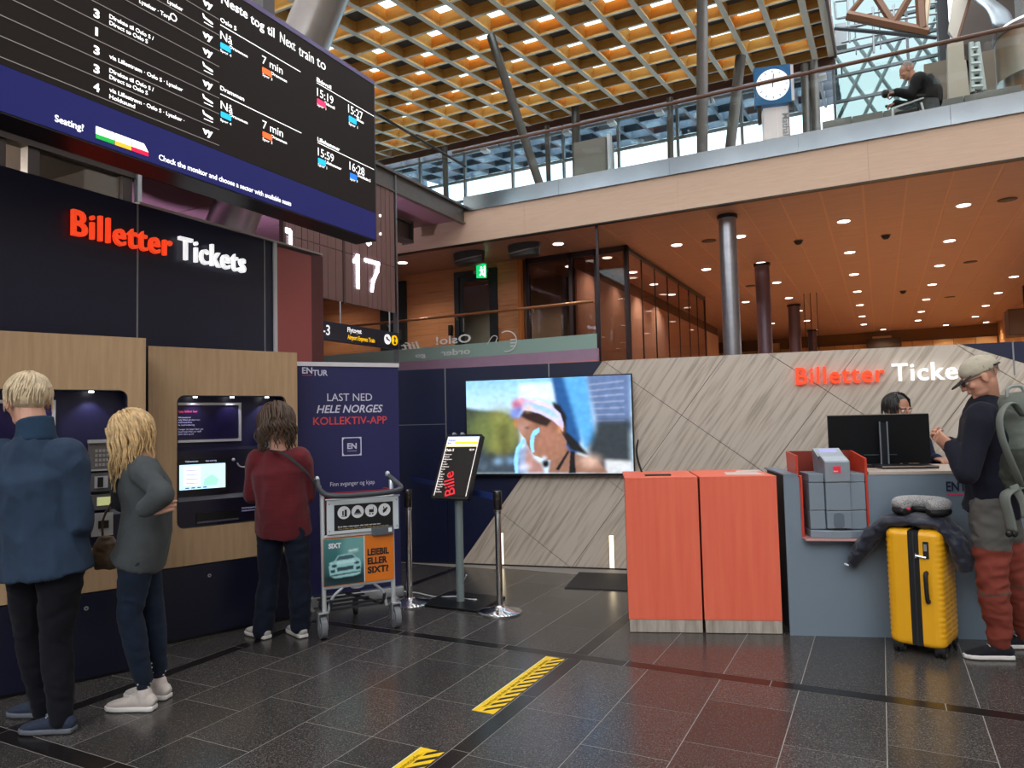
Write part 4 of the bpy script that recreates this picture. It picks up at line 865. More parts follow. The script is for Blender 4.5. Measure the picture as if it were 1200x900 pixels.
def machine(right_end, label, hole, second):
    d = uvec(22.7); c = Vector((*right_end, 0))-d*1.06
    t = thing('ticket_machine', label, 'ticket machine', tuple(c), az=22.7)
    pl = fin('wood_front', plate_hole(NB(), 0, 1.06, .51, 2.03, (*hole, .045), 0, .02), OAK, t)
    fin('front_edge', tube(NB(), [(x, .001, z) for x, z in (lambda q: q+[q[0]])(rrect(*hole, .045, 5))], .004, 6), mat('edge_black', '#1a1518', .4), pl)
    fin('base_panel', B(0, 1.06, 0, .02, .02, .503), mat('base_navy', '#0e1128', .35), t)
    fin('plinth', B(.01, 1.05, .01, .04, 0, .02), BLACK, t)
    fin('cabinet_body', prism(NB(), [(0, .13, 0), (1.055, .13, 0), (1.055, .5, 0), (0.15, .135, 0)], (0, 0, 2.02)), NAVY, t)
    fin('side_panel', B(1.04, 1.058, .02, .5, 0, 2.025), NAVY, t); fin('side_panel', B(0, .016, .02, .06, 0, 2.025), NAVY, t)
    fin('inner_back', B(0.02, 1.04, .12, .13, .5, 2.0), RECESS, t)
    for nm, a in (('inner_top', (hole[0], hole[1], .02, .12, hole[3], hole[3]+.01)), ('inner_sill', (hole[0], hole[1], .02, .12, hole[2]-.01, hole[2])), ('inner_side', (hole[1], hole[1]+.01, .02, .12, hole[2], hole[3])), ('inner_side', (hole[0]-.01, hole[0], .02, .12, hole[2], hole[3]))):
        fin(nm, B(*a), RECESS, t)
    x0, x1, z0, z1 = hole
    fin('console', prism(NB(), [(x0, .12, 1.32), (x0, .06, 1.30), (x0, .045, .98), (x0, .02, .95), (x0, .02, z0), (x0, .12, z0)], (x1-x0, 0, 0)), CONSOLE, t)
    # information poster in a silver frame
    pf = fin('poster_frame', plate_hole(NB(), x0-.0+.0, x0+.475, 1.36, 1.645, (x0+.012, x0+.458, 1.378, 1.627, .01), .095, .12), mat('frame_silver', '#cfcfd2', .3, .6), t)
    fin('poster', B(x0+.012, x0+.458, .108, .115, 1.378, 1.627), mat('poster_purple', '#15112d', .2, emit=.15), pf)
    bm = NB(); PT = mat('poster_text', '#a9a5c8', .4, emit=.35)
    for k, (s, w) in enumerate((('Billettautomat', .10), ('Velg billett på skjermen', .17), ('Betal med kort', .13), ('Ta med kvittering', .10))): text(bm, s, .016, x0+.03, 1.535-.018*k, y=.107, sx=1.0)
    for k, s in enumerate(('Trenger du hjelp? Spør oss', 'Need help? Ask our staff', 'Sjekk dato og tid')): text(bm, s, .016, x0+.03, 1.45-.017*k, y=.107)
    fin('poster_lettering', bm, PT, pf); bm = NB(); text(bm, 'Kjøp billett her', .022, x0+.03, 1.575, y=.107, bold=.02); fin('poster_title', bm, mat('poster_red', '#b83560', .4, emit=.3), pf)
    # touch screen
    sc = fin('screen_bezel', B(x0+.01, x0+.36, .035, .06, 1.0, 1.245), BLACK, t)
    fin('touch_screen', B(x0+.022, x0+.335, .03, .036, 1.03, 1.205), mat('screen_pale', '#b4dbf2', .3, emit=1.0), sc)
    bm = NB(); text(bm, 'Velkommen', .018, x0+.06, 1.222, y=.034); text(bm, 'Reis med tog', .014, x0+.2, 1.222, y=.034); fin('screen_lettering', bm, mat('screen_text', '#b9c3e0', .4, emit=.6), sc)
    fin('screen_form', B(x0+.05, x0+.16, .028, .03, 1.06, 1.19), mat('screen_white', '#e4e8fb', .3, emit=1.0), sc)
    bm = NB(); bm2 = NB()
    for k in range(4): box(bm2, x0+.06, x0+.15, .0265, .028, 1.07+.03*k, 1.078+.03*k)
    fin('form_lines', bm2, mat('screen_line', '#b9bfe2', .3, emit=.7), sc); bm.free()
    fin('map_area', prism(NB(), [(x0+.18, .029, 1.05), (x0+.27, .029, 1.05), (x0+.29, .029, 1.09), (x0+.24, .029, 1.13), (x0+.19, .029, 1.1)], (0, .001, 0)), mat('map_green', '#98d9c0', .3, emit=.9), sc)
    for k in range(4): fin('screen_button', B(x0+.06+.04*k, x0+.085+.04*k, .028, .03, 1.037, 1.045), mat('screen_button', '#2c5a88', .3, emit=.5), sc)
    # coin bezel with pale ring, contactless reader
    fin('reader_ring', tube(NB(), [(x0+.47+.042*cos(a), .045, 1.20+.034*sin(a)) for a in [radians(v) for v in range(180, 361, 20)]], .006, 6), SILV, t)
    fin('reader_button', ellip(NB(), (x0+.40, .05, 1.225), (.012, .01, .012)), SILV, t)
    # card terminal column
    xt = x1-.20
    tm = fin('payment_module', B(xt, xt+.13, .03, .05, 1.22, 1.40), mat('module_grey', '#6d6866', .35, .4), t)
    fin('module_hood', B(xt-.004, xt+.134, .01, .05, 1.385, 1.405), SILV, tm)
    for a in range(4):
        for b in range(4): fin('key', B(xt+.035+.02*a, xt+.048+.02*a, .024, .03, 1.245+.028*b, 1.262+.028*b), KEY, tm)
    fin('card_slot_edge', B(xt, xt+.13, .012, .03, 1.218, 1.226), SILV, tm)
    rd = fin('card_reader', B(xt, xt+.13, .02, .05, 1.095, 1.205), TERM, t); fin('reader_mouth', B(xt+.03, xt+.10, .008, .02, 1.115, 1.185), SILV, rd); fin('reader_slot', B(xt+.045, xt+.075, .004, .008, 1.12, 1.18), BLACK, rd)
    lb = fin('label_module', B(xt-.01, xt+.12, .02, .05, .985, 1.075), TERM, t); fin('yellow_label', B(xt+.045, xt+.115, .014, .02, 1.01, 1.06), mat('label_cream', '#d9dc9a', .5, emit=.15), lb)
    pr = fin('receipt_printer', B(xt+.015, xt+.13, .008, .05, .83, .965), mat('printer_silver', '#a9a7a5', .35, .5), t); fin('receipt_slot', B(xt+.05, xt+.105, .0, .008, .875, .92), BLACK, pr)
    fin('hopper_slot', B(x0+.13, x0+.42, .012, .02, .80, .86), BLACK, t); fin('slot_lip', B(x0+.13, x0+.42, .004, .02, .79, .802), mat('lip_grey', '#4c4a5a', .35), t)
    bm = NB(); text(bm, 'Kvittering og kort', .014, x0+.45, .865, y=.019); text(bm, 'Receipt and card', .014, x0+.45, .845, y=.019); fin('slot_lettering', bm, PT, t)
    lk = fin('lock', cyl(NB(), (.40 if second else .745, -.004, .42), (.40 if second else .745, .004, .42), .012), SILV, t); fin('lock_core', cyl(NB(), (.40 if second else .745, -.006, .42), (.40 if second else .745, -.003, .42), .005), BLACK, lk)
    for k in range(3):
        xx = x0+.13+.26*k; dl = fin('recess_lamp', lathe(NB(), [(.014, z1-.012), (.014, z1)], c=(xx, .045, 0), n=12), mat('recess_lens', '#ffffff', .4, emit=6), t)
        l = bpy.data.lights.new('recess_lamp_light', 'SPOT'); l.energy = 1.6; l.spot_size = radians(95); l.spot_blend = .6; l.color = (.85, .85, 1); l.shadow_soft_size = .01
        lo = bpy.data.objects.new('recess_lamp_light', l); COL.objects.link(lo); lo.parent = t; lo.location = (xx, .05, z1-.02); lo.rotation_euler = (radians(12), 0, 0)
    return t
m2 = machine((-4.021, 4.213), 'oak fronted ticket machine with lit touch screen, right of the two', (.187, .965, .77, 1.69), True)
m1 = machine((-4.076, 2.958), 'left oak ticket machine, used by the man in blue and the woman in grey', (.12, .955, .77, 1.70), False)

# ------------------------------------------------------------------ roll-up banner
rb = thing('roll_up_banner', 'tall navy roll-up banner advertising an app, beside the ticket machines', 'banner', (-4.22, 4.41, 0), az=36.3)
BNV = mat('banner_navy', '#1f2056', .55, var=.12, scale=1.2, stretch=(3, 1, .4))
fin('banner_sheet', B(0, .86, 0, .004, .08, 1.955), BNV, rb)
fin('top_bar', B(-.005, .865, -.01, .014, 1.95, 1.985), mat('bar_white', '#d6d2d6', .4), rb)
fin('base_cassette', B(-.01, .87, -.05, .09, 0, .085), ALU, rb, bevel=.01); fin('back_pole', cyl(NB(), (.43, .03, .08), (.43, .03, 1.95), .01), ALU, rb)
for x in (.08, .78): fin('base_foot', B(x-.02, x+.02, -.16, .16, 0, .012), ALU, rb)
BW = mat('banner_print_white', '#d4d4e6', .5); BR = mat('banner_print_red', '#d8484e', .5)
def bput(mat_, items, nm='printed_lettering'):
    for s, x0, y0, x1, c, b, sh in items: bm = NB(); ptext(bm, rb, s, x0, y0, x1, c, yo=-.001, bold=b, shear=sh, ext=.0008); fin(nm, bm, mat_, rb)
bput(BW, [('EN', 354, 437.5, 366, 7, .02, 0), ('TUR', 366.5, 440, 384, 6.5, .02, 0), ('LAST NED', 383.5, 470, 436, 9, 0, 0), ('HELE NORGES', 371, 484, 448.5, 9, .015, .25), ('Finn avganger og kjøp', 387, 570, 439, 5, 0, 0), ('EN', 407, 526, 418, 6.5, .03, 0)])
bput(BR, [('KOLLEKTIV-APP', 367, 498, 453.5, 9, .01, 0)])
a, b = LP(rb, 354, 439.3, -.001), LP(rb, 366, 439, -.001); fin('printed_line', B(a[0], b[0], -.0016, 0, a[1]-.004, a[1]), BR, rb)
a, b = LP(rb, 401, 534.5, -.001), LP(rb, 423.5, 512, -.001); fin('app_icon_ring', plate_hole(NB(), a[0], b[0], a[1], b[1], (a[0]+.008, b[0]-.008, a[1]+.008, b[1]-.008, .02), -.0018, -.0002), BW, rb)
a, b = LP(rb, 407, 528.5, -.001), LP(rb, 418, 528, -.001); fin('printed_line', B(a[0], b[0], -.0016, 0, a[1]-.003, a[1]), BW, rb)

# ------------------------------------------------------------------ luggage trolley
CP = G(373, 749); CQ = G(465.5, 734.5)
caz = math.degrees(math.atan2(CQ.x-CP.x, CQ.y-CP.y))
lc = thing('luggage_trolley', 'silver luggage trolley with orange and teal advertising panel', 'trolley', (CP.x, CP.y, 0), az=caz)
CW = (CQ-CP).length
TUBE = mat('trolley_tube', '#ccd4d8', .35, .5); RUB = mat('wheel_rubber', '#6e7074', .6); DK = mat('trolley_dark', '#33373b', .5, .4)
for x in (.03, CW-.01):
    wz = .075
    fin('wheel', (lambda bm: [cyl(bm, (x-.02, 0, wz), (x+.02, 0, wz), wz, n=28), cyl(bm, (x-.024, 0, wz), (x+.024, 0, wz), .045, n=20, mi=1)] and bm)(NB()), [RUB, mat('wheel_hub', '#9aa0a4', .4, .5)], lc, smooth='auto')
    fin('wheel_fork', (lambda bm: [box(bm, x-.034, x-.026, -.03, .03, .06, .17), box(bm, x+.026, x+.034, -.03, .03, .06, .17), box(bm, x-.034, x+.034, -.03, .03, .165, .18)] and bm)(NB()), ALU, lc, bevel=.004)
xl, zl = LP(lc, 380, 705); xr, zr = LP(lc, 461, 700)
ztop = LP(lc, 376, 572)[1]
fin('frame_post', tube(NB(), [(xl, 0, .17), (xl-.01, 0, ztop-.04), (xl-.03, .02, ztop+.02)], .016, 12), TUBE, lc, smooth='auto')
fin('frame_post', tube(NB(), [(xr, 0, .17), (xr-.005, 0, ztop-.02), (xr, .02, ztop+.03)], .016, 12), TUBE, lc, smooth='auto')
hb = fin('push_handle', tube(NB(), [(xl-.035, .03, ztop+.05), (xl-.03, -.03, ztop-.01), (xl+.05, -.12, ztop-.05), (xr-.1, -.12, ztop-.05), (xr+.04, -.08, ztop-.03), (xr+.02, .0, ztop+.02), (xr-.02, .03, ztop+.06)], .019, 12, sm=5), mat('handle_dark_grey', '#3b3f44', .45), lc, smooth='auto')
fin('handle_tip', ellip(NB(), (xl-.035, .035, ztop+.06), (.017, .017, .022)), TUBE, hb); fin('handle_tip', ellip(NB(), (xr-.02, .035, ztop+.07), (.017, .017, .022)), TUBE, hb)
def rect_px(t, x0, y0, x1, y1, yo): a, b = LP(t, x0, y1, yo), LP(t, x1, y0, yo); return a[0], b[0], a[1], b[1]
za, zb = LP(lc, 385, 627, -.03)[1], LP(lc, 385, 587, -.03)[1]; x0 = LP(lc, 383, 600, -.03)[0]; x1 = LP(lc, 467, 600, -.03)[0]
up = fin('upper_sign_frame', B(x0, x1, -.035, -.015, za, zb), mat('sign_frame_white', '#c9d2d6', .4), lc, bevel=.004)
fin('frame_edge', tube(NB(), [(x0-.01, -.03, zb+.006), (x1+.01, -.03, zb+.006)], .006, 6), ALU, up)
bx0, bx1 = x0+(x1-x0)*.095, x0+(x1-x0)*.915; bz0, bz1 = za+(zb-za)*.1, za+(zb-za)*.86
fin('black_sign', B(bx0, bx1, -.037, -.035, bz0, bz1), mat('sign_black', '#0c0f16', .35), up)
for px_ in (.03, .97):
    for pz_ in (.1, .9): fin('screw', cyl(NB(), (x0+(x1-x0)*px_, -.038, za+(zb-za)*pz_), (x0+(x1-x0)*px_, -.034, za+(zb-za)*pz_), .004, n=8), DK, up)
IC = mat('icon_white', '#dcdfe4', .5); IB = mat('icon_black', '#15171c', .5)
W4 = (bx1-bx0); r = W4*.105
for k in range(4):
    cx = bx0+W4*(.16+.23*k); cz = bz1-r*1.25
    ic = fin('pictogram_disc', cyl(NB(), (cx, -.039, cz), (cx, -.037, cz), r, n=24), IC, up)
    bm = NB(); yo = -.0395
    if k == 0: box(bm, cx-.012, cx-.002, yo-.001, yo, cz-.02, cz+.012); box(bm, cx+.004, cx+.02, yo-.001, yo, cz-.024, cz+.02); box(bm, cx-.018, cx+.022, yo-.001, yo, cz-.028, cz-.024)
    elif k == 1: prism(bm, [(cx-.008, yo, cz+.018), (cx+.008, yo, cz+.018), (cx+.024, yo, cz-.01), (cx-.024, yo, cz-.01)], (0, -.001, 0)); box(bm, cx-.026, cx+.026, yo-.001, yo, cz-.018, cz-.012)
    elif k == 2: box(bm, cx-.016, cx+.014, yo-.001, yo, cz-.012, cz+.01); box(bm, cx+.014, cx+.018, yo-.001, yo, cz-.012, cz+.024); cyl(bm, (cx-.01, yo, cz-.022), (cx-.01, yo-.001, cz-.022), .006, n=8); cyl(bm, (cx+.01, yo, cz-.022), (cx+.01, yo-.001, cz-.022), .006, n=8)
    else: prism(bm, [(cx-.01, yo, cz-.024), (cx+.01, yo, cz-.012), (cx+.024, yo, cz+.014), (cx+.016, yo, cz+.018), (cx-.014, yo, cz-.004)], (0, -.001, 0)); prism(bm, [(cx-.008, yo, cz+.006), (cx, yo, cz+.002), (cx-.004, yo, cz+.024), (cx-.01, yo, cz+.022)], (0, -.001, 0))
    fin('pictogram', bm, IB, ic)
bm = NB(); s = 'Bruk ikke rulletrapper eller heis ved stor last'; w0 = text(NB(), s, 1, 0, 0, bold=.03); text(bm, s, .012, bx0+W4*.06, bz0+.022, y=-.038, bold=.03, sx=W4*.72/(w0*.012)); fin('sign_lettering', bm, IC, up)
bm = NB(); s = 'The trolley may only be used inside the terminal area'; w0 = text(NB(), s, 1, 0, 0, bold=.02); text(bm, s, .011, bx0+W4*.06, bz0+.007, y=-.038, bold=.02, sx=W4*.86/(w0*.011)); fin('sign_lettering', bm, mat('sign_gold', '#b49a5c', .5), up)
la, lb_ = LP(lc, 379, 688, -.02)[1], LP(lc, 379, 632, -.02)[1]; lx0 = LP(lc, 378.5, 660, -.02)[0]; lx1 = LP(lc, 461, 650, -.02)[0]; lm = lx0+(lx1-lx0)*.565
fin('crossbar', tube(NB(), [(xl, -.005, lb_+.012), (xr, -.005, lb_+.012)], .012, 8), mat('sign_frame_white', '#c9d2d6', .4), lc); fin('crossbar', tube(NB(), [(xl, -.005, la-.012), (xr, -.005, la-.012)], .013, 8), TUBE, lc)

def blur(a, k):
    if k < 1: return a
    g = np.exp(-.5*(np.arange(-2*k, 2*k+1)/k)**2); g /= g.sum(); p = 2*k
    for ax in (0, 1):
        q = np.pad(a, [(p, p) if i == ax else (0, 0) for i in range(a.ndim)], mode='edge'); a = sum(g[i]*np.take(q, range(i, i+a.shape[ax]), axis=ax) for i in range(len(g)))
    return a
class Pic:
    # a small picture painted from soft-edged shapes, later carried as colour values on a fine grid
    def __init__(s, w, h, x0, y0, x1, y1): s.w, s.h = w, h; s.X, s.Y = np.meshgrid(np.linspace(x0, x1, w), np.linspace(y0, y1, h)); s.A = np.zeros((h, w, 3)); s.rs = np.random.RandomState(3)
    def fill(s, m, c, op=1): c = np.array(hx(c)) if isinstance(c, str) else c; s.A = s.A*(1-m[..., None]*op)+c*m[..., None]*op
    def poly(s, P, c, b=1, op=1):
        m = np.zeros_like(s.X, bool); n = len(P)
        for i in range(n):
            (xa, ya), (xb, yb) = P[i], P[(i+1) % n]
            if ya == yb: continue
            cnd = ((ya > s.Y) != (yb > s.Y)) & (s.X < (xb-xa)*(s.Y-ya)/(yb-ya)+xa); m ^= cnd
        s.fill(blur(m.astype(float), max(1, round(b*.55))), c, op)
    def ell(s, cx, cy, rx, ry, c, b=1, op=1): s.fill(blur((((s.X-cx)/rx)**2+((s.Y-cy)/ry)**2 < 1).astype(float), b), c, op)
    def vgrad(s, c0, c1, ya, yb):
        t = np.clip((s.Y-ya)/(yb-ya), 0, 1)[..., None]; s.A = np.array(hx(c0))*(1-t)+np.array(hx(c1))*t
    def noise(s, k, amp): n = blur(s.rs.randn(s.h, s.w), k); n = n/(n.std()+1e-6); s.A = np.clip(s.A*(1+amp*n[..., None]), 0, 1)
def picture(nm, pic, par, quad, y, em, rough=.3):
    # quad: local (x0,x1,z0,z1)
    x0, x1, z0, z1 = quad; w, h = pic.w, pic.h
    me = bpy.data.meshes.new(nm); X, Z = np.meshgrid(np.linspace(x0, x1, w), np.linspace(z1, z0, h)); co = np.stack([X, np.full_like(X, y), Z], -1).reshape(-1, 3)
    idx = np.arange(w*h).reshape(h, w); f = np.stack([idx[:-1, :-1], idx[1:, :-1], idx[1:, 1:], idx[:-1, 1:]], -1).reshape(-1, 4)
    me.from_pydata(co.tolist(), [], f.tolist()); at = me.color_attributes.new('print', 'FLOAT_COLOR', 'POINT')
    at.data.foreach_set('color', np.concatenate([pic.A.reshape(-1, 3), np.ones((w*h, 1))], 1).ravel())
    m = bpy.data.materials.new(nm+'_print'); m.use_nodes = True; n = m.node_tree; b = n.nodes['Principled BSDF']; a = n.nodes.new('ShaderNodeAttribute'); a.attribute_name = 'print'
    n.links.new(a.outputs['Color'], b.inputs['Base Color']); b.inputs['Roughness'].default_value = rough
    if em: n.links.new(a.outputs['Color'], b.inputs['Emission Color']); b.inputs['Emission Strength'].default_value = em
    me.materials.append(m); return link(nm, me, par)
# teal advert with a pale car, orange advert with lettering (flat print)
ad = fin('advert_board', B(lx0, lx1, -.03, -.018, la, lb_), mat('advert_orange', '#d8741a', .45), lc)
cp = Pic(110, 110, 0, 0, 190, 240)      # units follow the advert: 190 wide, 240 high
cp.vgrad('#3f7f80', '#123b44', 0, 240); cp.ell(150, 60, 70, 90, '#7fb6b4', 8, .6); cp.ell(95, 205, 95, 26, '#0c2229', 4, .9)
cp.poly([(28, 190), (22, 140), (34, 120), (50, 112), (66, 88), (100, 82), (135, 84), (152, 104), (170, 116), (176, 140), (172, 192), (150, 200), (50, 204)], '#9fd3d6', 1)
cp.poly([(56, 113), (70, 92), (134, 88), (148, 106), (120, 110)], '#3b5d66', 1); cp.poly([(24, 122), (38, 118), (38, 128), (26, 130)], '#b9e6e6', 1)
cp.ell(48, 140, 13, 8, '#223a42', 1); cp.ell(155, 134, 13, 7, '#223a42', 1); cp.poly([(60, 150), (140, 146), (138, 166), (62, 170)], '#27454c', 1); cp.poly([(30, 160), (52, 158), (52, 174), (32, 176)], '#1b343b', 1); cp.poly([(150, 156), (172, 152), (171, 168), (150, 172)], '#1b343b', 1)
cp.poly([(30, 186), (172, 178), (172, 184), (30, 194)], '#1b343b', 1); cp.poly([(60, 118), (140, 114), (150, 130), (60, 134)], '#c6ecec', 2, .8); cp.poly([(112, 62), (165, 56), (165, 78), (112, 84)], '#9cc9c8', 1, .7)
cp.poly([(118, 66), (158, 62), (158, 68), (118, 72)], '#e0f2f0', 1)
pc_ = picture('car_advert', cp, ad, (lx0+.004, lm, la+.004, lb_-.004), -.0315, 0, .4)
fin('advert_divider', B(lm, lm+.005, -.033, -.030, la, lb_), IC, ad)
bm = NB(); w0 = text(NB(), 'SIXT', 1, 0, 0, bold=.05); text(bm, 'SIXT', .045, lx0+.035, lb_-.065, y=-.033, bold=.05, sx=.088/(w0*.045)); fin('advert_lettering', bm, IC, ad)
for k, s in enumerate(('LEIEBIL', 'ELLER', 'SIXT?')):
    bm = NB(); w0 = text(NB(), s, 1, 0, 0, bold=.04); wd = (lx1-lm)*(.72, .66, .70)[k]; text(bm, s, .062, lm+.025, la+.215-.062*k-.03, y=-.0315, bold=.04, sx=wd/(w0*.062)); fin('advert_lettering', bm, IB, ad)
cx = rect_px(lc, 436, 616, 461, 628, -.05); cl_ = fin('coin_lock', B(cx[0], cx[1], -.06, -.03, cx[2], cx[3]), mat('lock_grey', '#555b60', .4), lc, bevel=.005); fin('lock_label', B(cx[1]-.04, cx[1]-.015, -.062, -.06, cx[2]+.02, cx[3]-.01), IC, cl_)
# red plastic basket behind the upper sign, load platform, struts, front wheel
fin('basket', (lambda bm: [box(bm, x0+.01, x1-.03, .02, .035, za+.05, zb+.05), box(bm, x0+.01, x0+.025, .02, .2, za+.02, zb+.05), box(bm, x1-.045, x1-.03, .02, .2, za+.02, zb+.05), box(bm, x0+.01, x1-.03, .19, .205, za+.0, zb+.03), box(bm, x0+.01, x1-.03, .02, .2, za, za+.015)] and bm)(NB()), mat('basket_red', '#8f1f2c', .4), lc)
for x in (.09, CW-.09): fin('load_rail', tube(NB(), [(x, .0, .25), (x, .06, .17), (x, .35, .13), (x+(CW/2-x)*.5, .72, .12)], .012, 8, sm=4), DK, lc)
for x, s in ((.1, 1), (CW-.1, -1)): fin('curved_stay', tube(NB(), [(x+.07*s, -.01, la-.02), (x+.0*s, .01, la-.09), (x-.03*s, .02, .16)], .01, 8, sm=5), TUBE, lc)
for k in range(5): fin('load_slat', B(.1, CW-.1, .12+.12*k, .15+.12*k, .145, .155), DK, lc)
for x in (.17, CW-.17):
    fin('small_castor', (lambda bm: [cyl(bm, (x-.012, .5, .035), (x+.012, .5, .035), .035, n=16), box(bm, x-.018, x+.018, .48, .52, .04, .12)] and bm)(NB()), DK, lc)
fin('reflector', ellip(NB(), (CW*.5, .02, la-.03), (.05, .02, .018)), IC, lc)

# ------------------------------------------------------------------ chrome posts, cable, standing screen
def post(x, y, label, belt):
    t = thing('barrier_post', label, 'barrier post', (x, y, 0), az=90)
    fin('base_plate', lathe(NB(), [(.165, 0), (.168, .012), (.15, .022), (.08, .035), (.045, .05), (.04, .06)], n=48), CHROME, t, smooth='auto')
    fin('post_tube', lathe(NB(), [(.025, .05), (.025, .80)], n=28), CHROME, t, smooth='auto')
    fin('post_head', lathe(NB(), [(.027, .78), (.034, .79), (.034, .915), (.030, .925), (0.001, .926)], n=28), mat('dark_chrome', '#4d4a4a', .2, .9), t, smooth='auto')
    fin('head_collar', lathe(NB(), [(.028, .755), (.030, .76), (.030, .78)], n=24), CHROME, t, smooth='auto')
    if belt: fin('belt', prism(NB(), [(0, -.002, .84), belt+(.84,), belt+(.89,), (0, -.002, .89)], (0, .003, 0)), mat('belt_blue', '#12245c', .6), t)
    return t
post(-2.66, 4.92, 'chrome barrier post standing in front of the stone wall, right of the standing screen', None)
post(-3.466, 4.876, 'chrome barrier post half hidden by the luggage trolley', None)
tag(fin('barrier_belt', prism(NB(), [(-2.69, 4.96, .845), (-4.45, 6.32, .86), (-4.45, 6.32, .91), (-2.69, 4.96, .895)], (0, .003, 0)), mat('belt_blue', '#1a3478', .6)), 'dark blue belt stretched from the right chrome post to the navy wall', 'barrier belt')
ld = thing('standing_screen', 'tilted portrait information screen on a grey pole and black base', 'screen', (-3.096, 5.06, 0), az=90)
fin('base_plate', B(-.27, .27, -.21, .27, 0, .018), mat('base_black', '#0e0e10', .35), ld, bevel=.004)
fin('pole', lathe(NB(), [(.032, .018), (.032, .95)], n=24), mat('pole_grey_green', '#7e8b8c', .4, .3), ld, smooth='auto')
hd = fin('screen_case', pxz(NB(), rrect(-.175, .175, -.285, .285, .015, 3), -.012, .03), BLACK, ld, loc=(-.015, .02, 1.10), rot=(radians(-27), 0, radians(0)))
fin('screen_face', B(-.150, .150, -.0145, -.012, -.262, .262), mat('screen_dark', '#1a1715', .25, emit=.2), hd)
LW = mat('screen_line_white', '#e8dcd8', .4, emit=.6)
for x in (-.152, .148): fin('screen_border', B(x, x+.006, -.0165, -.0145, -.262, .262), LW, hd)
fin('screen_header', B(-.15, .15, -.0165, -.0145, .17, .262), mat('header_pale', '#c9cfe2', .4, emit=.7), hd); fin('yellow_band', B(-.07, .15, -.018, -.0165, .195, .214), mat('band_yellow', '#e8d81c', .4, emit=.8), hd); fin('pale_band', B(-.15, .15, -.0185, -.0165, .17, .186), mat('band_pale', '#e9e2a8', .4, emit=.7), hd)
bm = NB(); text(bm, 'Avganger', .02, -.14, .222, y=-.017); text(bm, 'Spor', .018, -.14, .197, y=-.017, bold=.02); fin('screen_lettering', bm, mat('header_text', '#5a6ea8', .4), hd)
bm = NB(); text(bm, 'Oslo S', .03, -.145, .13, y=-.015, bold=.03); text(bm, '15:19', .022, .085, .135, y=-.015, bold=.03)
for k, s in enumerate(('Drammen', 'Eidsvoll', 'Lillehammer', 'Moss', 'Lysaker', 'Hokksund', 'Asker', 'Ski', 'Gjøvik', 'Skien', 'Halden', 'Hamar', 'Kongsberg', 'Stabekk', 'Torp', 'Sandvika')): text(bm, s, .017, -.143, .095-.022*k, y=-.015)
fin('screen_lettering', bm, LW, hd, kind='stuff')
bm = NB(); w0 = text(bm, 'Bille', .13, 0, 0, y=0, bold=.01)
k = radians(108)     # red lettering running up the screen
for v in bm.verts: v.co = Vector((.045+v.co.x*cos(k)-v.co.z*sin(k), v.co.y-.0165, -.245+v.co.x*sin(k)+v.co.z*cos(k)))
fin('red_lettering', bm, mat('red_print', '#c2222c', .4, emit=.7), hd, kind='stuff')
for x in (-.11, -.03): fin('top_clip', B(x-.012, x+.012, -.01, .02, .285, .305), ALU, hd)
cb_ = [G(560, 697), G(548, 690), G(540, 697), G(520, 698.5), G(500, 700), G(487, 697), G(470, 695)]
wc = tube(NB(), [(-3.06, 5.1, .22)]+[Vector((-3.14, 5.16, .12))]+[Vector((-3.14, 5.15, .02)), Vector((-2.98, 5.12, .024))], .006, 6, sm=6)
tube(wc, [(-3.14, 5.15, .024), (-3.22, 5.14, .024), (-3.36, 5.13, .01)]+[Vector((p.x, p.y+.03, .008)) for p in cb_[4:]]+[Vector((-3.75, 5.2, .008))], .006, 6, sm=5)
tag(fin('power_cable', wc, mat('cable_white', '#c9c9cc', .5), smooth=True), 'white power cable running from the screen pole along the floor', 'cable')

# ------------------------------------------------------------------ television
tv = thing('television', 'large wall television showing a woman in a headscarf', 'television', (-3.937, 6.453, 0), az=79.3)
x0, z1 = LP(tv, 544.5, 446, -.09); x1 = XAT(tv, 740.5, 1.85, -.09); z0 = LP(tv, 549.5, 557.5, -.09)[1]; z1 = (z1+LP(tv, 740, 437, -.09)[1])/2
fin('tv_case', B(x0, x1, -.085, -.045, z0, z1), BLACK, tv, bevel=.003); fin('tv_bracket', B(x0+.5, x1-.5, -.045, .0, z0+.2, z1-.2), BLACK, tv)
fin('tv_foot_cable', B(x1-.02, x1-.01, -.06, -.05, z0-.05, z0), BLACK, tv)
# the video frame, painted in the units of the picture itself (1200 x 743)
V = Pic(330, 204, 0, 0, 1200, 743)
V.vgrad('#7fb2d8', '#b9d3e2', 0, 330)
V.poly([(400, 40), (720, 40), (720, 170), (660, 190), (560, 160), (400, 150)], '#bfdcec', 5)
V.poly([(0, 215), (120, 240), (240, 250), (400, 300), (400, 743), (0, 743)], '#343c38', 6)
V.ell(250, 420, 110, 200, '#7d7f42', 12); V.ell(120, 400, 110, 140, '#5f6a3e', 14); V.ell(330, 380, 70, 130, '#6f7440', 12); V.ell(60, 560, 60, 90, '#23304a', 10, .8)
V.ell(280, 480, 26, 150, '#3d3f28', 8); V.poly([(0, 590), (420, 600), (420, 743), (0, 743)], '#3b4654', 12, .8)
for x, y, c in ((235, 645, '#7fa4c4'), (330, 640, '#6d93b8'), (120, 690, '#51606e'), (60, 640, '#39506e'), (180, 600, '#272f2b')): V.ell(x, y, 30, 20, c, 5)
V.poly([(640, 0), (810, 0), (850, 480), (760, 743), (680, 300)], '#1d4a80', 6); V.poly([(730, 0), (900, 0), (960, 500), (860, 560), (800, 300)], '#4f96cc', 7)
V.poly([(890, 0), (1200, 0), (1200, 420), (960, 420)], '#54688e', 7)
for k in range(7): V.poly([(905, 60+k*46), (1150, 40+k*50), (1150, 52+k*50), (905, 72+k*46)], '#8a97b4', 2, .6)
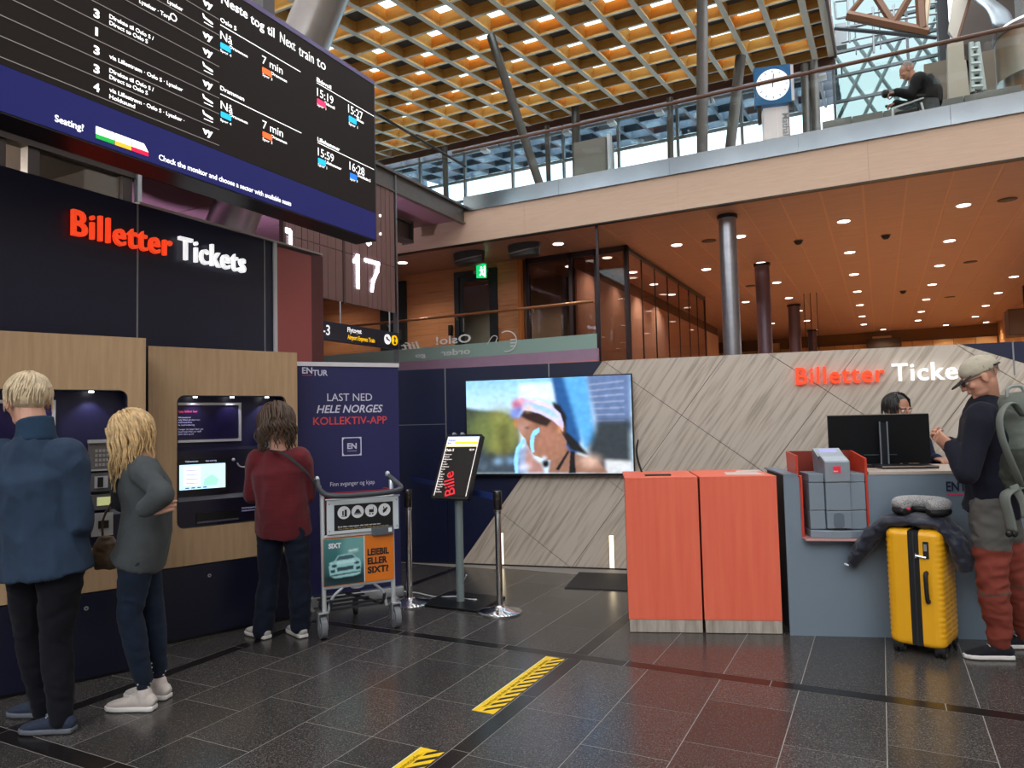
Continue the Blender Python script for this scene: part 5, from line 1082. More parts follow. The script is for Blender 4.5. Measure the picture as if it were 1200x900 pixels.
V.poly([(960, 340), (1200, 340), (1200, 743), (900, 743), (880, 560)], '#2b3238', 10); V.poly([(1010, 640), (1200, 655), (1200, 743), (1010, 743)], '#b8bcc0', 6)
V.poly([(640, 180), (700, 215), (745, 300), (740, 420), (800, 480), (900, 605), (860, 600), (770, 560), (720, 480), (690, 420)], '#16161a', 3)
V.poly([(360, 743), (350, 640), (372, 540), (425, 470), (445, 480), (400, 560), (385, 660), (385, 743)], '#7fc0e4', 2)
V.poly([(390, 560), (450, 520), (480, 600), (450, 743), (385, 743)], '#7d8fb0', 5)
V.poly([(640, 450), (745, 540), (760, 580), (830, 600), (950, 640), (1030, 743), (600, 743), (620, 620)], '#7f5c4c', 4); V.ell(900, 650, 70, 34, '#d9b8a8', 8, .8)
V.poly([(380, 330), (400, 300), (440, 262), (560, 262), (690, 340), (700, 420), (740, 500), (720, 600), (650, 640), (590, 640), (500, 600), (470, 560), (455, 520), (440, 470), (415, 440), (395, 400)], '#8b6250', 2)
V.ell(600, 480, 70, 80, '#96695a', 12, .8); V.ell(420, 380, 34, 50, '#a88a84', 8, .7); V.ell(655, 370, 28, 44, '#7f5546', 4)
V.poly([(400, 292), (440, 240), (520, 250), (640, 330), (600, 380), (540, 360), (470, 330), (420, 300)], '#2a1d1c', 3)
V.ell(455, 385, 18, 7, '#35201d', 2); V.ell(530, 375, 20, 7, '#35201d', 3, .7); V.ell(455, 510, 16, 22, '#6d4136', 4); V.ell(485, 560, 26, 12, '#7c3f3a', 4)
V.poly([(400, 200), (420, 160), (520, 165), (620, 200), (700, 280), (722, 360), (715, 420), (690, 380), (640, 330), (560, 280), (470, 250), (420, 245)], '#b9b4d8', 2)
V.poly([(430, 190), (530, 190), (640, 250), (700, 320), (640, 300), (540, 240), (440, 225)], '#7fb0dc', 3, .8); V.poly([(470, 165), (560, 180), (660, 240), (620, 225), (520, 195)], '#dcc0d8', 3)
V.ell(385, 200, 42, 44, '#a4607c', 4); V.ell(372, 270, 38, 38, '#6d7fc4', 4); V.ell(420, 165, 30, 22, '#c58a9c', 4); V.ell(470, 225, 24, 26, '#d3b088', 5); V.ell(400, 240, 24, 22, '#5a5a9c', 4); V.ell(700, 395, 14, 30, '#c98a4e', 4); V.ell(372, 345, 10, 34, '#b5713c', 3)
V.poly([(545, 385), (545, 420), (510, 450), (500, 520), (505, 575), (485, 585), (475, 520), (480, 450), (500, 410)], '#7cc8ea', 2)
V.poly([(450, 520), (480, 600), (520, 640), (560, 660), (580, 743), (450, 743), (440, 660)], '#96706a', 5); V.ell(470, 620, 24, 60, '#a78078', 6); V.ell(585, 665, 26, 34, '#1a1a20', 2); V.ell(575, 625, 18, 12, '#c6d0dc', 3); V.ell(430, 690, 40, 22, '#c3c8d8', 5)
V.poly([(765, 570), (795, 575), (800, 743), (750, 743)], '#111217', 2); V.poly([(655, 712), (750, 560), (757, 580), (680, 720)], '#15151a', 2)
V.noise(3, .05)
picture('video_frame', V, tv, (x0+.012, x1-.012, z0+.02, z1-.012), -.0865, .95, .2)

# ------------------------------------------------------------------ floor tapes
YEL = mat('tape_yellow', '#f1c51c', .4); TBK = mat('tape_black', '#15130f', .45)
def tape(y0, y1, label, s):
    t = thing('floor_tape', label, 'floor sticker', (-1.91, y0, .0005), rz=0); L = y1-y0
    fin('tape_base', B(0, .125, 0, L, 0, .0015), YEL, t)
    n = int(L/.075)+1
    for k in range(n):
        ya = k*.075+.01; q = clip([(.058, ya), (.125, ya+.075), (.125, ya+.105), (.058, ya+.032)], 0, 1, L)
        if len(q) > 2: fin('black_stripe', prism(NB(), [(x, y, .0015) for x, y in q], (0, 0, .0006)), TBK, t)
    fin('pale_edge', B(0, .006, 0, L, .0015, .002), mat('tape_pale', '#e9e0a0', .4), t)
    bm = NB(); w0 = text(bm, s, .036, 0, 0, bold=0); k = (L-.12)/w0
    for v in bm.verts: v.co = Vector((.048-v.co.z, .06+v.co.x*k, .0022))
    fin('tape_lettering', bm, mat('tape_text', '#6b5a1c', .5), t)
    return t
tape(3.21, 4.12, 'yellow floor tape with black diagonal stripes, the farther one', 'Vent her til det er din tur. Skjul alltid din pinkode.')
tape(1.85, 2.755, 'yellow floor tape with black diagonal stripes, the nearer one cut by the frame', 'Vent her til det er din tur. Skjul din pincode.')

# ------------------------------------------------------------------ coral counters
CAZ = 70.2
def coral(p0, w, label):
    t = thing('coral_cabinet', label, 'counter', (p0[0], p0[1], 0), az=CAZ)
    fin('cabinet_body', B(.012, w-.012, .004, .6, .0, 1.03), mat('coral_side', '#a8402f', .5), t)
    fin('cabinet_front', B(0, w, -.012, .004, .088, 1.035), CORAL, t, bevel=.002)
    fin('worktop', B(0, w, -.012, .61, 1.035, 1.05), CORAL, t, bevel=.002)
    fin('white_plinth', B(.006, w-.002, -.010, .003, .004, .086), mat('scuffed_plinth', '#bdb3a8', .6, col2='#8d8176', scale=5, stretch=(6, 1, .7)), t)
    return t
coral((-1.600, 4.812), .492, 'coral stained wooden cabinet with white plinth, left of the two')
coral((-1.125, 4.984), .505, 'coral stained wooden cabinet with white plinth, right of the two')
cc = thing('paper_sheet', 'white paper sheet lying on the right coral cabinet', 'paper', (-1.125, 4.984, 1.0505), az=CAZ)
fin('sheet', prism(NB(), [(.20, .12, 0), (.46, .10, 0), (.44, .33, 0), (.22, .34, 0)], (0, 0, .002)), mat('paper', '#cfc6bf', .6), cc); fin('sheet_fold', prism(NB(), [(.3, .36, 0), (.5, .42, 0), (.5, .55, 0), (.34, .5, 0)], (0, 0, .0015)), mat('paper', '#cfc6bf', .6), cc)
tag(fin('phone_pad', prism(NB(), [(-1.50, 4.97, 1.0505), (-1.33, 5.03, 1.0505), (-1.36, 5.11, 1.0505), (-1.53, 5.05, 1.0505)], (0, 0, .008)), BLACK), 'flat black pad lying on the left coral cabinet', 'pad')
a = [PY(752, 553, 5.35), PY(748, 541, 5.36), PY(746, 528, 5.37), PY(748, 515, 5.38)]
tag(fin('black_cable_loop', tube(NB(), [a[0]+Vector((0, 0, -.01)), a[0], a[1], a[2], a[3]], lambda t: .006+.012*t*(1-t)*2, 8, sm=5, flat=.5), BLACK, smooth=True), 'black strap standing up behind the left coral cabinet beside the television', 'strap')

# ------------------------------------------------------------------ grey service counter with the red niche
GC = thing('service_counter', 'blue grey service counter with a red niche and logo lettering', 'counter', (-.600, 5.140, 0), az=CAZ+1.8)
GRY = mat('counter_blue_grey', '#74828f', .45, var=.05, scale=1.2)
xa = XAT(GC, 938, .9); xb = XAT(GC, 1017, .9); zn = LP(GC, 945, 629)[1]; 
for nm, a in (('front_panel', (0, xa, 0, .02, .0, 1.05)), ('front_panel', (xa, xb, 0, .02, .0, zn-.012)), ('front_panel', (xb, 3.2, 0, .02, .0, 1.05))): fin(nm, B(*a), GRY, GC)
fin('counter_body', B(.02, 3.2, .02, .68, 0, zn-.02), mat('counter_inner', '#2e3438', .6), GC)
fin('counter_body', B(xb+.02, 3.2, .02, .68, zn-.02, 1.04), mat('counter_inner', '#2e3438', .6), GC); fin('counter_body', B(.02, xa-.02, .02, .68, zn-.02, 1.04), mat('counter_inner', '#2e3438', .6), GC)
fin('worktop', B(xb+.01, 3.2, -.004, .69, 1.05, 1.072), mat('worktop_pale', '#b9a99c', .4), GC, bevel=.003); fin('worktop', B(0, xa-.01, -.004, .69, 1.05, 1.062), GRY, GC)
NR = mat('niche_red', '#c43a22', .35)
nic = fin('niche_side', prism(NB(), [(xa, -.012, zn), (xa, -.012, 1.05), (xa-.02, .0, 1.055), (xa-.02, .0, 1.185), (xa-.02, .30, 1.20), (xa, .30, zn)], (.014, 0, 0)), NR, GC)
fin('niche_side', prism(NB(), [(xb, -.012, zn), (xb, -.012, 1.16), (xb, .30, 1.20), (xb, .30, zn)], (-.014, 0, 0)), NR, GC)
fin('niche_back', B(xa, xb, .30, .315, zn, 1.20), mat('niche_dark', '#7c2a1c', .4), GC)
fin('niche_shelf', B(xa-.0, xb+.0, -.10, .30, zn-.014, zn), mat('shelf_pink', '#b98a86', .35), GC, bevel=.003)
bm = NB(); ptext(bm, GC, 'ENTUR', 1109, 575.5, 1150, 11, yo=-.001, bold=.02); fin('logo_lettering', bm, mat('logo_navy', '#1b2140', .4), GC)
a = LP(GC, 1110, 579, -.001); fin('logo_underline', B(a[0], a[0]+.105, -.002, 0, a[1]-.006, a[1]+.002), mat('logo_pink', '#e0436f', .4), GC)
# card printer in the niche
pr = thing('ticket_printer', 'grey ticket printer with a small lilac display in the red niche', 'printer', tuple(tmtx(GC) @ Vector(((xa+xb)/2+.015, .02, zn))), az=CAZ+1.8)
PG = mat('printer_grey', '#7b8690', .4); PG2 = mat('printer_grey_dark', '#5e6872', .4)
hw = (xb-xa)/2-.035; H = LP(GC, 950, 555)[1]-zn
for a, b in ((-hw, -.078), (.078, hw)):
    for z0, z1 in ((.055, H*.42), (H*.42+.003, H*.86), (H*.86+.003, H)): fin('side_cover', B(a, b-.002, -.05, .22, z0, z1), PG, pr, bevel=.004)
fin('centre_column', B(-.076, .076, -.07, .2, .06, H*.42), PG, pr, bevel=.004); fin('centre_column', B(-.076, .076, -.07, .2, H*.42+.003, H*.86), PG, pr, bevel=.004)
fin('printer_neck', prism(NB(), [(-.076, -.07, H*.86+.003), (-.078, -.075, H*1.20), (-.09, -.02, H*1.27), (-.10, .10, H*1.36), (-.10, .16, H*1.36), (-.08, .2, H*.86)], (.16, 0, 0)), mat('printer_silver2', '#8f979f', .35, .2), pr, bevel=.008)
hd2 = fin('display_head', prism(NB(), [(-.10, .0, H*1.27), (-.10, .13, H*1.385), (-.10, .15, H*1.36), (-.10, .02, H*1.22)], (.17, 0, 0)), mat('printer_silver2', '#8f979f', .35, .2), pr)
fin('display', prism(NB(), [(-.07, .03, H*1.30), (-.07, .11, H*1.372), (-.07, .111, H*1.376), (-.07, .031, H*1.305)], (.11, 0, 0)), mat('display_lilac', '#7a78b8', .3, emit=.4), hd2)
fin('red_badge', B(-.026, .02, -.078, -.074, H*1.02, H*1.12), mat('badge_red', '#d0203a', .4, emit=.2), pr)
bm = NB(); text(bm, 'kort', .016, -.024, H*1.03, y=-.0785, bold=.02); fin('badge_lettering', bm, IC, pr)
fin('tray', prism(NB(), [(-hw-.005, -.06, 0), (-.06, -.10, 0), (.06, -.10, 0), (hw+.005, -.06, 0), (hw+.005, .2, 0), (-hw-.005, .2, 0)], (0, 0, .05)), PG, pr, bevel=.005)
fin('ticket_mouth', pxz(NB(), rrect(-.035, .03, .062, .062+H*.24, .025, 4), -.074, -.069), PG2, pr); fin('mouth_slot', B(-.036, .04, -.08, -.07, .052, .064), BLACK, pr); fin('tray_label', B(.04, .10, -.088, -.07, .008, .042), mat('tray_label', '#6f7680', .35), pr)
# monitor on the counter
mo = thing('computer_monitor', 'wide black computer monitor seen from behind on the grey counter', 'monitor', tuple(tmtx(GC) @ Vector((0, .5, 1.072))), az=CAZ+1.8)
mx0, mx1 = XAT(mo, 971.5, .2), XAT(mo, 1090, .2); mz1 = LP(mo, 1030, 486)[1]; mz0 = LP(mo, 1030, 548)[1]
fin('monitor_shell', B(mx0, mx1, .0, .03, max(.02, mz0), mz1), mat('monitor_black', '#05070b', .5, spec=.2), mo, bevel=.004)
fin('monitor_rim', B(mx0-.002, mx1+.002, .022, .034, mz1-.003, mz1+.004), mat('rim_grey', '#8f8479', .4), mo)
xm = XAT(mo, 1034, .2)
fin('stand_column', B(xm-.025, xm+.03, -.03, -.005, .0, mz1-.06), mat('stand_dark', '#15181f', .35), mo)
for x in (xm-.025, xm+.025): fin('stand_edge', B(x-.004, x+.005, -.034, -.028, .0, mz1-.05), mat('stand_edge_grey', '#8a929c', .3, .5), mo)
fin('stand_foot', B(xm-.16, xm+.12, -.14, .1, 0, .01), BLACK, mo); fin('stand_rail', B(xm-.13, xm-.03, -.01, -.002, .08, .086), mat('rail_grey', '#3d434c', .4), mo); fin('stand_rail', B(xm+.04, xm+.09, -.01, -.002, .08, .086), mat('rail_grey', '#3d434c', .4), mo)
fin('cable_hook', tube(NB(), [(xm-.19, -.05, .06), (xm-.17, -.05, .04), (xm-.155, -.05, .02)], .006, 6), IC, mo)
kb = thing('keyboard_tray', 'thin dark tray on the counter beside the monitor', 'tray', tuple(tmtx(GC) @ Vector((XAT(GC, 1085, 1.08), .3, 1.072))), az=CAZ+1.8)
fin('tray_plate', B(-.2, .16, -.1, .12, .0, .02), mat('tray_black', '#111216', .3), kb, bevel=.003); fin('tray_edge', B(-.2, .16, -.103, -.1, .012, .02), mat('rim_grey', '#8f8479', .4), kb)

# ------------------------------------------------------------------ suitcase, jacket, neck pillow
sa = G(1047, 766); sb = G(1107, 777)
saz = math.degrees(math.atan2(sb.x-sa.x, sb.y-sa.y))
su = thing('suitcase', 'large yellow hard-shell suitcase with ribbed sides and a black zip band', 'suitcase', (sa.x, sa.y+.03, 0), az=saz)
YS_ = mat('suitcase_yellow', '#e6a615', .32, coat=.2); SBK = mat('zip_black', '#0d0d10', .6)
sx0, sx1 = XAT(su, 1040, .3), XAT(su, 1106, .3); sz1 = LP(su, 1075, 622)[1]; sz0 = .055; SD = .37
def ribbed(x0, x1):
    # plan outline with rounded corners; the big faces carry horizontal ribs
    R = []; n = 96
    for k in range(n+1):
        z = sz0+(sz1-sz0)*k/n; e = min(1, min(k, n-k)/5); inset = .035*(1-math.sqrt(max(0, 1-(1-e)**2)))
        rb_ = .0055*(abs(sin(pi*k/4.4))-.5)*(1 if 6 < k < n-6 else 0)
        R.append((z, inset, rb_))
    return R
def half(x0, x1, left):
    prof = ribbed(x0, x1); rg = []
    for z, ins, rb_ in prof:
        L = []
        xo, xi = (x0, x1) if left else (x1, x0); s = 1 if left else -1
        y0, y1 = ins, SD-ins
        xo2 = xo+s*ins
        pts = [(xi, y0), (xo2+s*.05, y0)]
        for a in range(0, 91, 15): t = radians(a); pts.append((xo2+s*.05-s*.05*sin(t)-s*(rb_ if a > 20 else 0), y0+.05-.05*cos(t)))
        for q in range(1, 8): pts.append((xo2-s*rb_-s*.004*sin(q*2.2+z*9), y0+.05+(y1-y0-.1)*q/8))
        for a in range(0, 91, 15): t = radians(a); pts.append((xo2+s*.05-s*.05*cos(t)-s*(rb_ if a < 70 else 0), y1-.05+.05*sin(t)))
        pts += [(xo2+s*.05, y1), (xi, y1)]
        rg.append([(x, y, z) for x, y in pts])
    return rings(NB(), rg)
cm = sx0+(sx1-sx0)*.52; bw = (sx1-sx0)*.10
fin('shell', half(sx0, cm-bw, True), YS_, su, smooth='auto'); fin('shell', half(cm+bw, sx1, False), YS_, su, smooth='auto')
fin('zip_band', prism(NB(), [(cm-bw, .006, z) for z in (sz0+.01,)]+[(cm+bw, .006, sz0+.01), (cm+bw, .006, sz1-.006), (cm-bw, .006, sz1-.006)], (0, SD-.012, 0)), SBK, su); fin('zip_line', B(cm-.003, cm+.003, .002, .006, sz0+.01, sz1-.01), mat('zip_grey', '#2f3034', .4), su)
hx0 = cm+bw+.035; fin('side_handle', tube(NB(), [(hx0, 0, .50), (hx0, -.028, .485), (hx0+.004, -.028, .35), (hx0+.004, 0, .335)], .012, 8, sm=4, flat=1.2), SBK, su)
lk = fin('combination_lock', B(hx0-.012, hx0+.018, -.008, .004, .585, .685), SBK, su, bevel=.003); fin('lock_dial', B(hx0-.006, hx0+.01, -.012, -.008, .63, .67), mat('dial_grey', '#9a9a9a', .4, .5), lk)
fin('lock_bar', tube(NB(), [(hx0-.05, -.014, .60), (hx0+.005, -.014, .592)], .008, 8), CHROME, lk); fin('lock_pull', B(hx0-.055, hx0-.045, -.02, -.008, .585, .615), CHROME, lk)
for x, y in ((sx0+.045, .05), (sx1-.035, .05), (sx0+.045, SD-.05), (sx1-.035, SD-.05)):
    for d in (-.018, .018): fin('wheel', (lambda bm: [cyl(bm, (x+d-.01, y, .028), (x+d+.01, y, .028), .028, n=20), cyl(bm, (x+d-.011, y, .028), (x+d+.011, y, .028), .013, n=12, mi=1)] and bm)(NB()), [BLACK, mat('wheel_ring', '#8b8676', .4, .4)], su, smooth='auto')
    fin('wheel_mount', B(x-.03, x+.03, y-.03, y+.03, .03, .062), SBK, su, bevel=.006)
# ------------------------------------------------------------------ people
def J(x, y, dep): return DP(x, y, dep)
def depth_at(x, y): return (G(x, y)-O).dot(CF)
def oloft(bm, pts, n=20):
    # pts: (center, rx, ry, side vector); rings stay perpendicular to the path
    R = []; k = len(pts)
    for i, (c, rx, ry, sd) in enumerate(pts):
        d = (Vector(pts[min(i+1, k-1)][0])-Vector(pts[max(i-1, 0)][0])).normalized(); s = Vector(sd); s = (s-d*s.dot(d)).normalized(); f = d.cross(s)
        R.append([Vector(c)+s*(rx*cos(2*pi*a/n))+f*(ry*sin(2*pi*a/n)) for a in range(n)])
    return rings(bm, R)
def limb(bm, pts, n=14):   # pts: (pos, r); round ends
    for i in range(len(pts)-1):
        a, ra = Vector(pts[i][0]), pts[i][1]; b, rb_ = Vector(pts[i+1][0]), pts[i+1][1]
        cyl(bm, a, b, ra, rb_, n=n)
        ellip(bm, a, (ra,)*3, seg=12, rg=8); ellip(bm, b, (rb_,)*3, seg=12, rg=8)
    return bm
def remesh(bm, vox, smooth=4, wr=0, wf=9, org=None, ridge=True, seed=0, zf=1.6):
    me = bpy.data.meshes.new('r'); bmesh.ops.recalc_face_normals(bm, faces=bm.faces); bm.to_mesh(me); bm.free(); o = bpy.data.objects.new('r', me)
    m = o.modifiers.new('r', 'REMESH'); m.mode = 'VOXEL'; m.voxel_size = vox; m.use_smooth_shade = True
    s = o.modifiers.new('s', 'SMOOTH'); s.factor = .5; s.iterations = smooth
    r = evaluated(o); bpy.data.meshes.remove(me)
    if wr:
        off = Vector((seed*3.1, seed*1.7, 0)); nv = len(r.vertices); co = np.empty(nv*3, 'f'); no = np.empty(nv*3, 'f')
        r.vertices.foreach_get('co', co); r.vertex_normals.foreach_get('vector', no); co = co.reshape(-1, 3); no = no.reshape(-1, 3); A = np.empty(nv, 'f')
        for i, p in enumerate(co.tolist()):
            q = Vector((p[0]*wf, p[1]*wf, p[2]*wf*zf))+off; a = noise.noise(q)+.5*noise.noise(q*2.1)
            A[i] = (1-abs(a)*2.2) if ridge else a
        r.vertices.foreach_set('co', (co+no*(wr*A)[:, None]).ravel())
    r.polygons.foreach_set('use_smooth', [True]*len(r.polygons))
    return r
def place(me, name, m, t, **k):
    me.name = name; me.materials.clear(); me.materials.append(m); me.transform(Matrix.Translation(-t.location)); return link(name, me, t, **k)
def hand(bm, w, d, n, side, curl=.5, s=1.0, spread=.0):
    # w wrist, d direction of the hand, n direction the palm faces, side (+1/-1) on which the thumb leaves
    d = Vector(d).normalized(); n = Vector(n); n = (n-d*n.dot(d)).normalized(); q = d.cross(n)*side; w = Vector(w)
    oloft(bm, [(w-d*.02*s, .026*s, .021*s, q), (w+d*.01*s, .028*s, .019*s, q), (w+d*.045*s, .040*s, .017*s, q), (w+d*.085*s, .041*s, .014*s, q), (w+d*.095*s, .036*s, .010*s, q)])
    for k, (o_, L) in enumerate(((.031, .066), (.0105, .075), (-.0105, .070), (-.030, .056))):
        p = w+d*.082*s+q*o_*s; seg = [L*.45, L*.32, L*.26]; a = 0; P = [p]
        for j in range(3):
            a += curl*(.55+.25*j); dr = d*cos(a)+n*sin(a)+q*(o_*spread*10); P.append(P[-1]+dr.normalized()*seg[j]*s)
        limb(bm, list(zip(P, [.0093*s, .0088*s, .0078*s, .0068*s])), n=8)
    p = w+d*.022*s+q*.028*s; t1 = (d*.65+q*.6+n*.45).normalized(); t2 = (d*.85+q*.15+n*.55).normalized()
    limb(bm, [(p, .014*s), (p+t1*.04*s, .0115*s), (p+t1*.04*s+t2*.032*s, .0095*s), (p+t1*.04*s+t2*.055*s, .008*s)], n=8)
def basis(fwd, up=(0, 0, 1)):
    f = Vector(fwd).normalized(); u = Vector(up); r = f.cross(u).normalized(); u = r.cross(f).normalized()
    return Matrix(((r.x, f.x, u.x), (r.y, f.y, u.y), (r.z, f.z, u.z)))
def head_mesh(bm, c, M, s=1.0, neck=None):
    T = lambda p: c+M@(Vector(p)*s)
    def E(p, r, seg=20, rg=14): ellip(bm, T(p), tuple(v*s for v in r), M, seg, rg)
    E((0, -.014, .032), (.074, .094, .082)); E((0, .030, -.015), (.060, .062, .080)); E((0, .030, -.070), (.047, .052, .036)); E((0, .068, -.092), (.021, .018, .015))
    limb(bm, [(T((0, .088, .018)), .008*s), (T((0, .103, -.012)), .010*s), (T((0, .108, -.028)), .012*s)], n=8)
    for x in (-1, 1):
        E((x*.012, .098, -.030), (.009, .009, .007), 10, 8); E((x*.030, .080, .026), (.024, .014, .008), 12, 8); E((x*.040, .062, -.022), (.022, .022, .022), 12, 8)
        E((x*.076, -.008, -.006), (.009, .019, .031), 14, 10); E((x*.080, -.014, .006), (.007, .014, .018), 12, 8)
    E((0, .088, -.052), (.022, .010, .005), 12, 8); E((0, .086, -.061), (.019, .010, .006), 12, 8)
    if neck is not None: limb(bm, [(T((0, -.022, -.035)), .056*s), (Vector(neck), .060*s)], n=16)
def hair_mesh(c, M, s, n, length, r0=.0075, spread=1.0, up=Vector((0, 0, 1)), face=55, jitter=.008, seed=1, amin=0, sweep=0, low=-25, curl=.0, vol=1.0, base=True):
    rnd = random.Random(seed); bm = NB(); T = lambda p: c+M@(Vector(p)*s)
    RX, RY, RZ = .079*vol, .099*vol, .090*vol; C0 = Vector((0, -.014, .032))
    for k in range(n):
        a = rnd.uniform(face, 360-face); a_ = radians(a); e0 = rnd.uniform(25, 88) if rnd.random() < .75 else rnd.uniform(0, 50)
        P = []; L = 0; e = e0; wob = rnd.uniform(-1, 1); j = rnd.uniform(0, jitter); ln = length*rnd.uniform(.8, 1.15); ph = rnd.uniform(0, 6)
        while L < ln and e > low+rnd.uniform(0, 8):
            er = radians(e); aa = a_+wob*.25*(e0-e)/60+sweep*(e0-e)/60
            p = C0+Vector((sin(aa)*cos(er)*(RX+j), cos(aa)*cos(er)*(RY+j), sin(er)*(RZ+j))); p = T(p)
            if P: L += (p-P[-1]).length
            P.append(p); e -= 9
        if len(P) < 2: continue
        q = P[-1]; d = (P[-1]-P[-2]).normalized(); i = 0
        while L < ln:
            d = (d*.55-up*.5+Vector((cos(ph+i)*curl, sin(ph+i*1.3)*curl, 0))).normalized(); q = q+d*.022; P.append(q); L += .022; i += 1
        rr = r0*rnd.uniform(.7, 1.3)
        tube(bm, P, (lambda t, rr=rr: rr*(1-.75*t**2)), 6, sm=2, flat=.55)
    if base:
        E = lambda p, r: ellip(bm, T(p), tuple(v*s for v in r), M, 20, 14)
        E((0, -.026, .038), (.078*vol, .092*vol, .084*vol))
    return bm
def shoe(t, name, an, toe, m, ms, L=.27, H=.09, lift=0, extra=None):
    # an ankle, toe direction (unit), sole on the floor at z=lift
    d = Vector((toe[0], toe[1], 0)).normalized(); q = Vector((-d.y, d.x, 0)); b = Vector((an.x, an.y, lift))-d*.065
    ring = lambda f, w, z0, z1: None
    prof = [(-.00, .030), (.02, .038), (.08, .036), (.15, .043), (.20, .046), (.245, .036), (L, .012)]
    out = [b+d*x+q*w for x, w in prof]+[b+d*x-q*w for x, w in prof[::-1]]
    bm = NB(); prism(bm, [(p.x, p.y, lift+.002) for p in out], (0, 0, .026)); so = place(remesh(bm, .006, 3), 'sole', ms, t)
    bm = NB()
    oloft(bm, [(b+Vector((0, 0, .035))+d*.0, .024, .02, q), (b+d*.02+Vector((0, 0, .045)), .034, .038, q), (b+d*.07+Vector((0, 0, .052)), .034, .044, q), (b+d*.13+Vector((0, 0, .045)), .039, .034, q), (b+d*.19+Vector((0, 0, .036)), .043, .024, q), (b+d*.235+Vector((0, 0, .030)), .035, .017, q), (b+d*.26+Vector((0, 0, .026)), .018, .010, q)])
    limb(bm, [(b+d*.055+Vector((0, 0, .05)), .036), (b+d*.06+Vector((0, 0, H)), .038)])
    o = place(remesh(bm, .007, 3), name, m, t)
    bm = NB()
    for k in range(4): p = b+d*(.105+.024*k)+Vector((0, 0, .088-.0115*k)); tube(bm, [p-q*.02, p+Vector((0, 0, .004)), p+q*.02], .003, 5)
    place_bm(bm, 'laces', ms if extra is None else extra, t)
    return o
def place_bm(bm, name, m, t, smooth=True, **k):
    bmesh.ops.recalc_face_normals(bm, faces=bm.faces); me = bpy.data.meshes.new(name); bm.to_mesh(me); bm.free()
    if smooth: me.polygons.foreach_set('use_smooth', [True]*len(me.polygons))
    return place(me, name, m, t, **k)
SKIN = mat('skin', '#c58e75', .5, var=.06, scale=20)
SKINL = mat('skin_light', '#cf9c86', .5, var=.06, scale=20)
def person(label, loc, j, fwd, hfwd, s=1.0, hs=1.0, skin=SKIN, top=None, bot=None, shoes=None, hands=None, girth=1.0, tops='jacket', bots='trousers', wr=.007, hem=.0, sleeve=1.0, group=None, legs=True, hup=(0, 0, 1), belly=1.0, topr=1.0, botr=1.0, flare=1.0):
    t = thing('person', label, 'person', tuple(loc))
    f = Vector((*fwd, 0)).normalized(); sh = (j['shR']-j['shL']).normalized(); hp = (j['hipR']-j['hipL']).normalized(); M = basis(hfwd, hup)
    pel, ch, nk, hd = (j['hipL']+j['hipR'])/2, (j['shL']+j['shR'])/2, j['neck'], j['head']
    bend = j.get('bend', Vector((0, 0, 0)))
    def spine(u): return pel.lerp(ch, u)+bend*4*u*(1-u)
    def torso(bm, inf, low=-.02, g=girth, rl=(.135, .10)):
        oloft(bm, [(spine(low), rl[0]*s*g+inf, rl[1]*s*g+inf, hp), (spine(.08), .165*s*g+inf, .118*s*g+inf, hp), (spine(.3), .150*s*g*belly+inf, .112*s*g*belly+inf, hp), (spine(.55), .155*s*g+inf, .112*s*g+inf, sh), (spine(.8), .172*s*g+inf, .118*s*g+inf, sh), (spine(.97)-Vector((0, 0, .0)), .150*s*g+inf, .088*s+inf, sh), (ch.lerp(nk, .6), .085*s+inf, .068*s+inf, sh), (nk, .060*s+inf*.6, .056*s+inf*.6, sh)])
    def arm(bm, S, inf, cut=1.0, hand_=True):
        a, e, w = j['sh'+S], j['el'+S], j['wr'+S]; w2 = e.lerp(w, cut)
        limb(bm, [(a.lerp(ch, .12), .066*s*g2+inf), (a.lerp(e, .12), .056*s*g2+inf), (a.lerp(e, .5), .047*s+inf), (e, .041*s+inf), (e.lerp(w2, .35), .042*s+inf), (w2, (.031*s+inf))])
    g2 = girth
    def leg(bm, S, inf, cut=1.0, fl=1.0):
        h, k, a = j['hip'+S], j['kn'+S], j['an'+S]; a2 = k.lerp(a, cut)
        limb(bm, [(h+Vector((0, 0, -.01)), .086*s*g2+inf), (h.lerp(k, .4), .074*s*g2+inf), (k, .055*s+inf), (k.lerp(a2, .3), .056*s*(.5+.5*fl)+inf), (a2, (.038*s+inf)*fl)])
    # body: one continuous skin surface with face and hands
    bm = NB(); torso(bm, -.012*s)
    for S in 'LR': arm(bm, S, -.006*s)
    if legs:
        for S in 'LR': leg(bm, S, -.008*s)
    body = remesh(bm, .014, 3)
    bm = NB(); head_mesh(bm, hd, M, hs, nk-Vector((0, 0, .02))); hm = remesh(bm, .0055, 3)
    bm = bmesh.new(); bm.from_mesh(body); bm.from_mesh(hm)
    for S, spec in (hands or {}).items():
        b2 = NB(); hand(b2, j['wr'+S], spec[0], spec[1], spec[2], *(spec[3:])); h2 = remesh(b2, .0042, 2); bm.from_mesh(h2); bpy.data.meshes.remove(h2)
    place_bm(bm, 'body', skin, t)
    for x in (-1, 1):
        e = NB(); ellip(e, hd+M@(Vector((x*.031, .0805, .006))*hs), (.0115*hs,)*3, M, 14, 10); eo = place_bm(e, 'eye', mat('eye_white', '#d8d3cf', .25), t)
        e = NB(); ellip(e, hd+M@(Vector((x*.031, .0905, .006))*hs), (.0052*hs, .002*hs, .0052*hs), M, 12, 8); place_bm(e, 'iris', mat('iris_dark', '#2a1d16', .2), t)
        e = NB(); tube(e, [hd+M@(Vector((x*(.014+.012*q), .094-.004*q*q, .026+.003*(q > 0)))*hs) for q in range(4)], .0032*hs, 6); place_bm(e, 'eyebrow', mat('brow_hair', '#5b4536', .7), t)
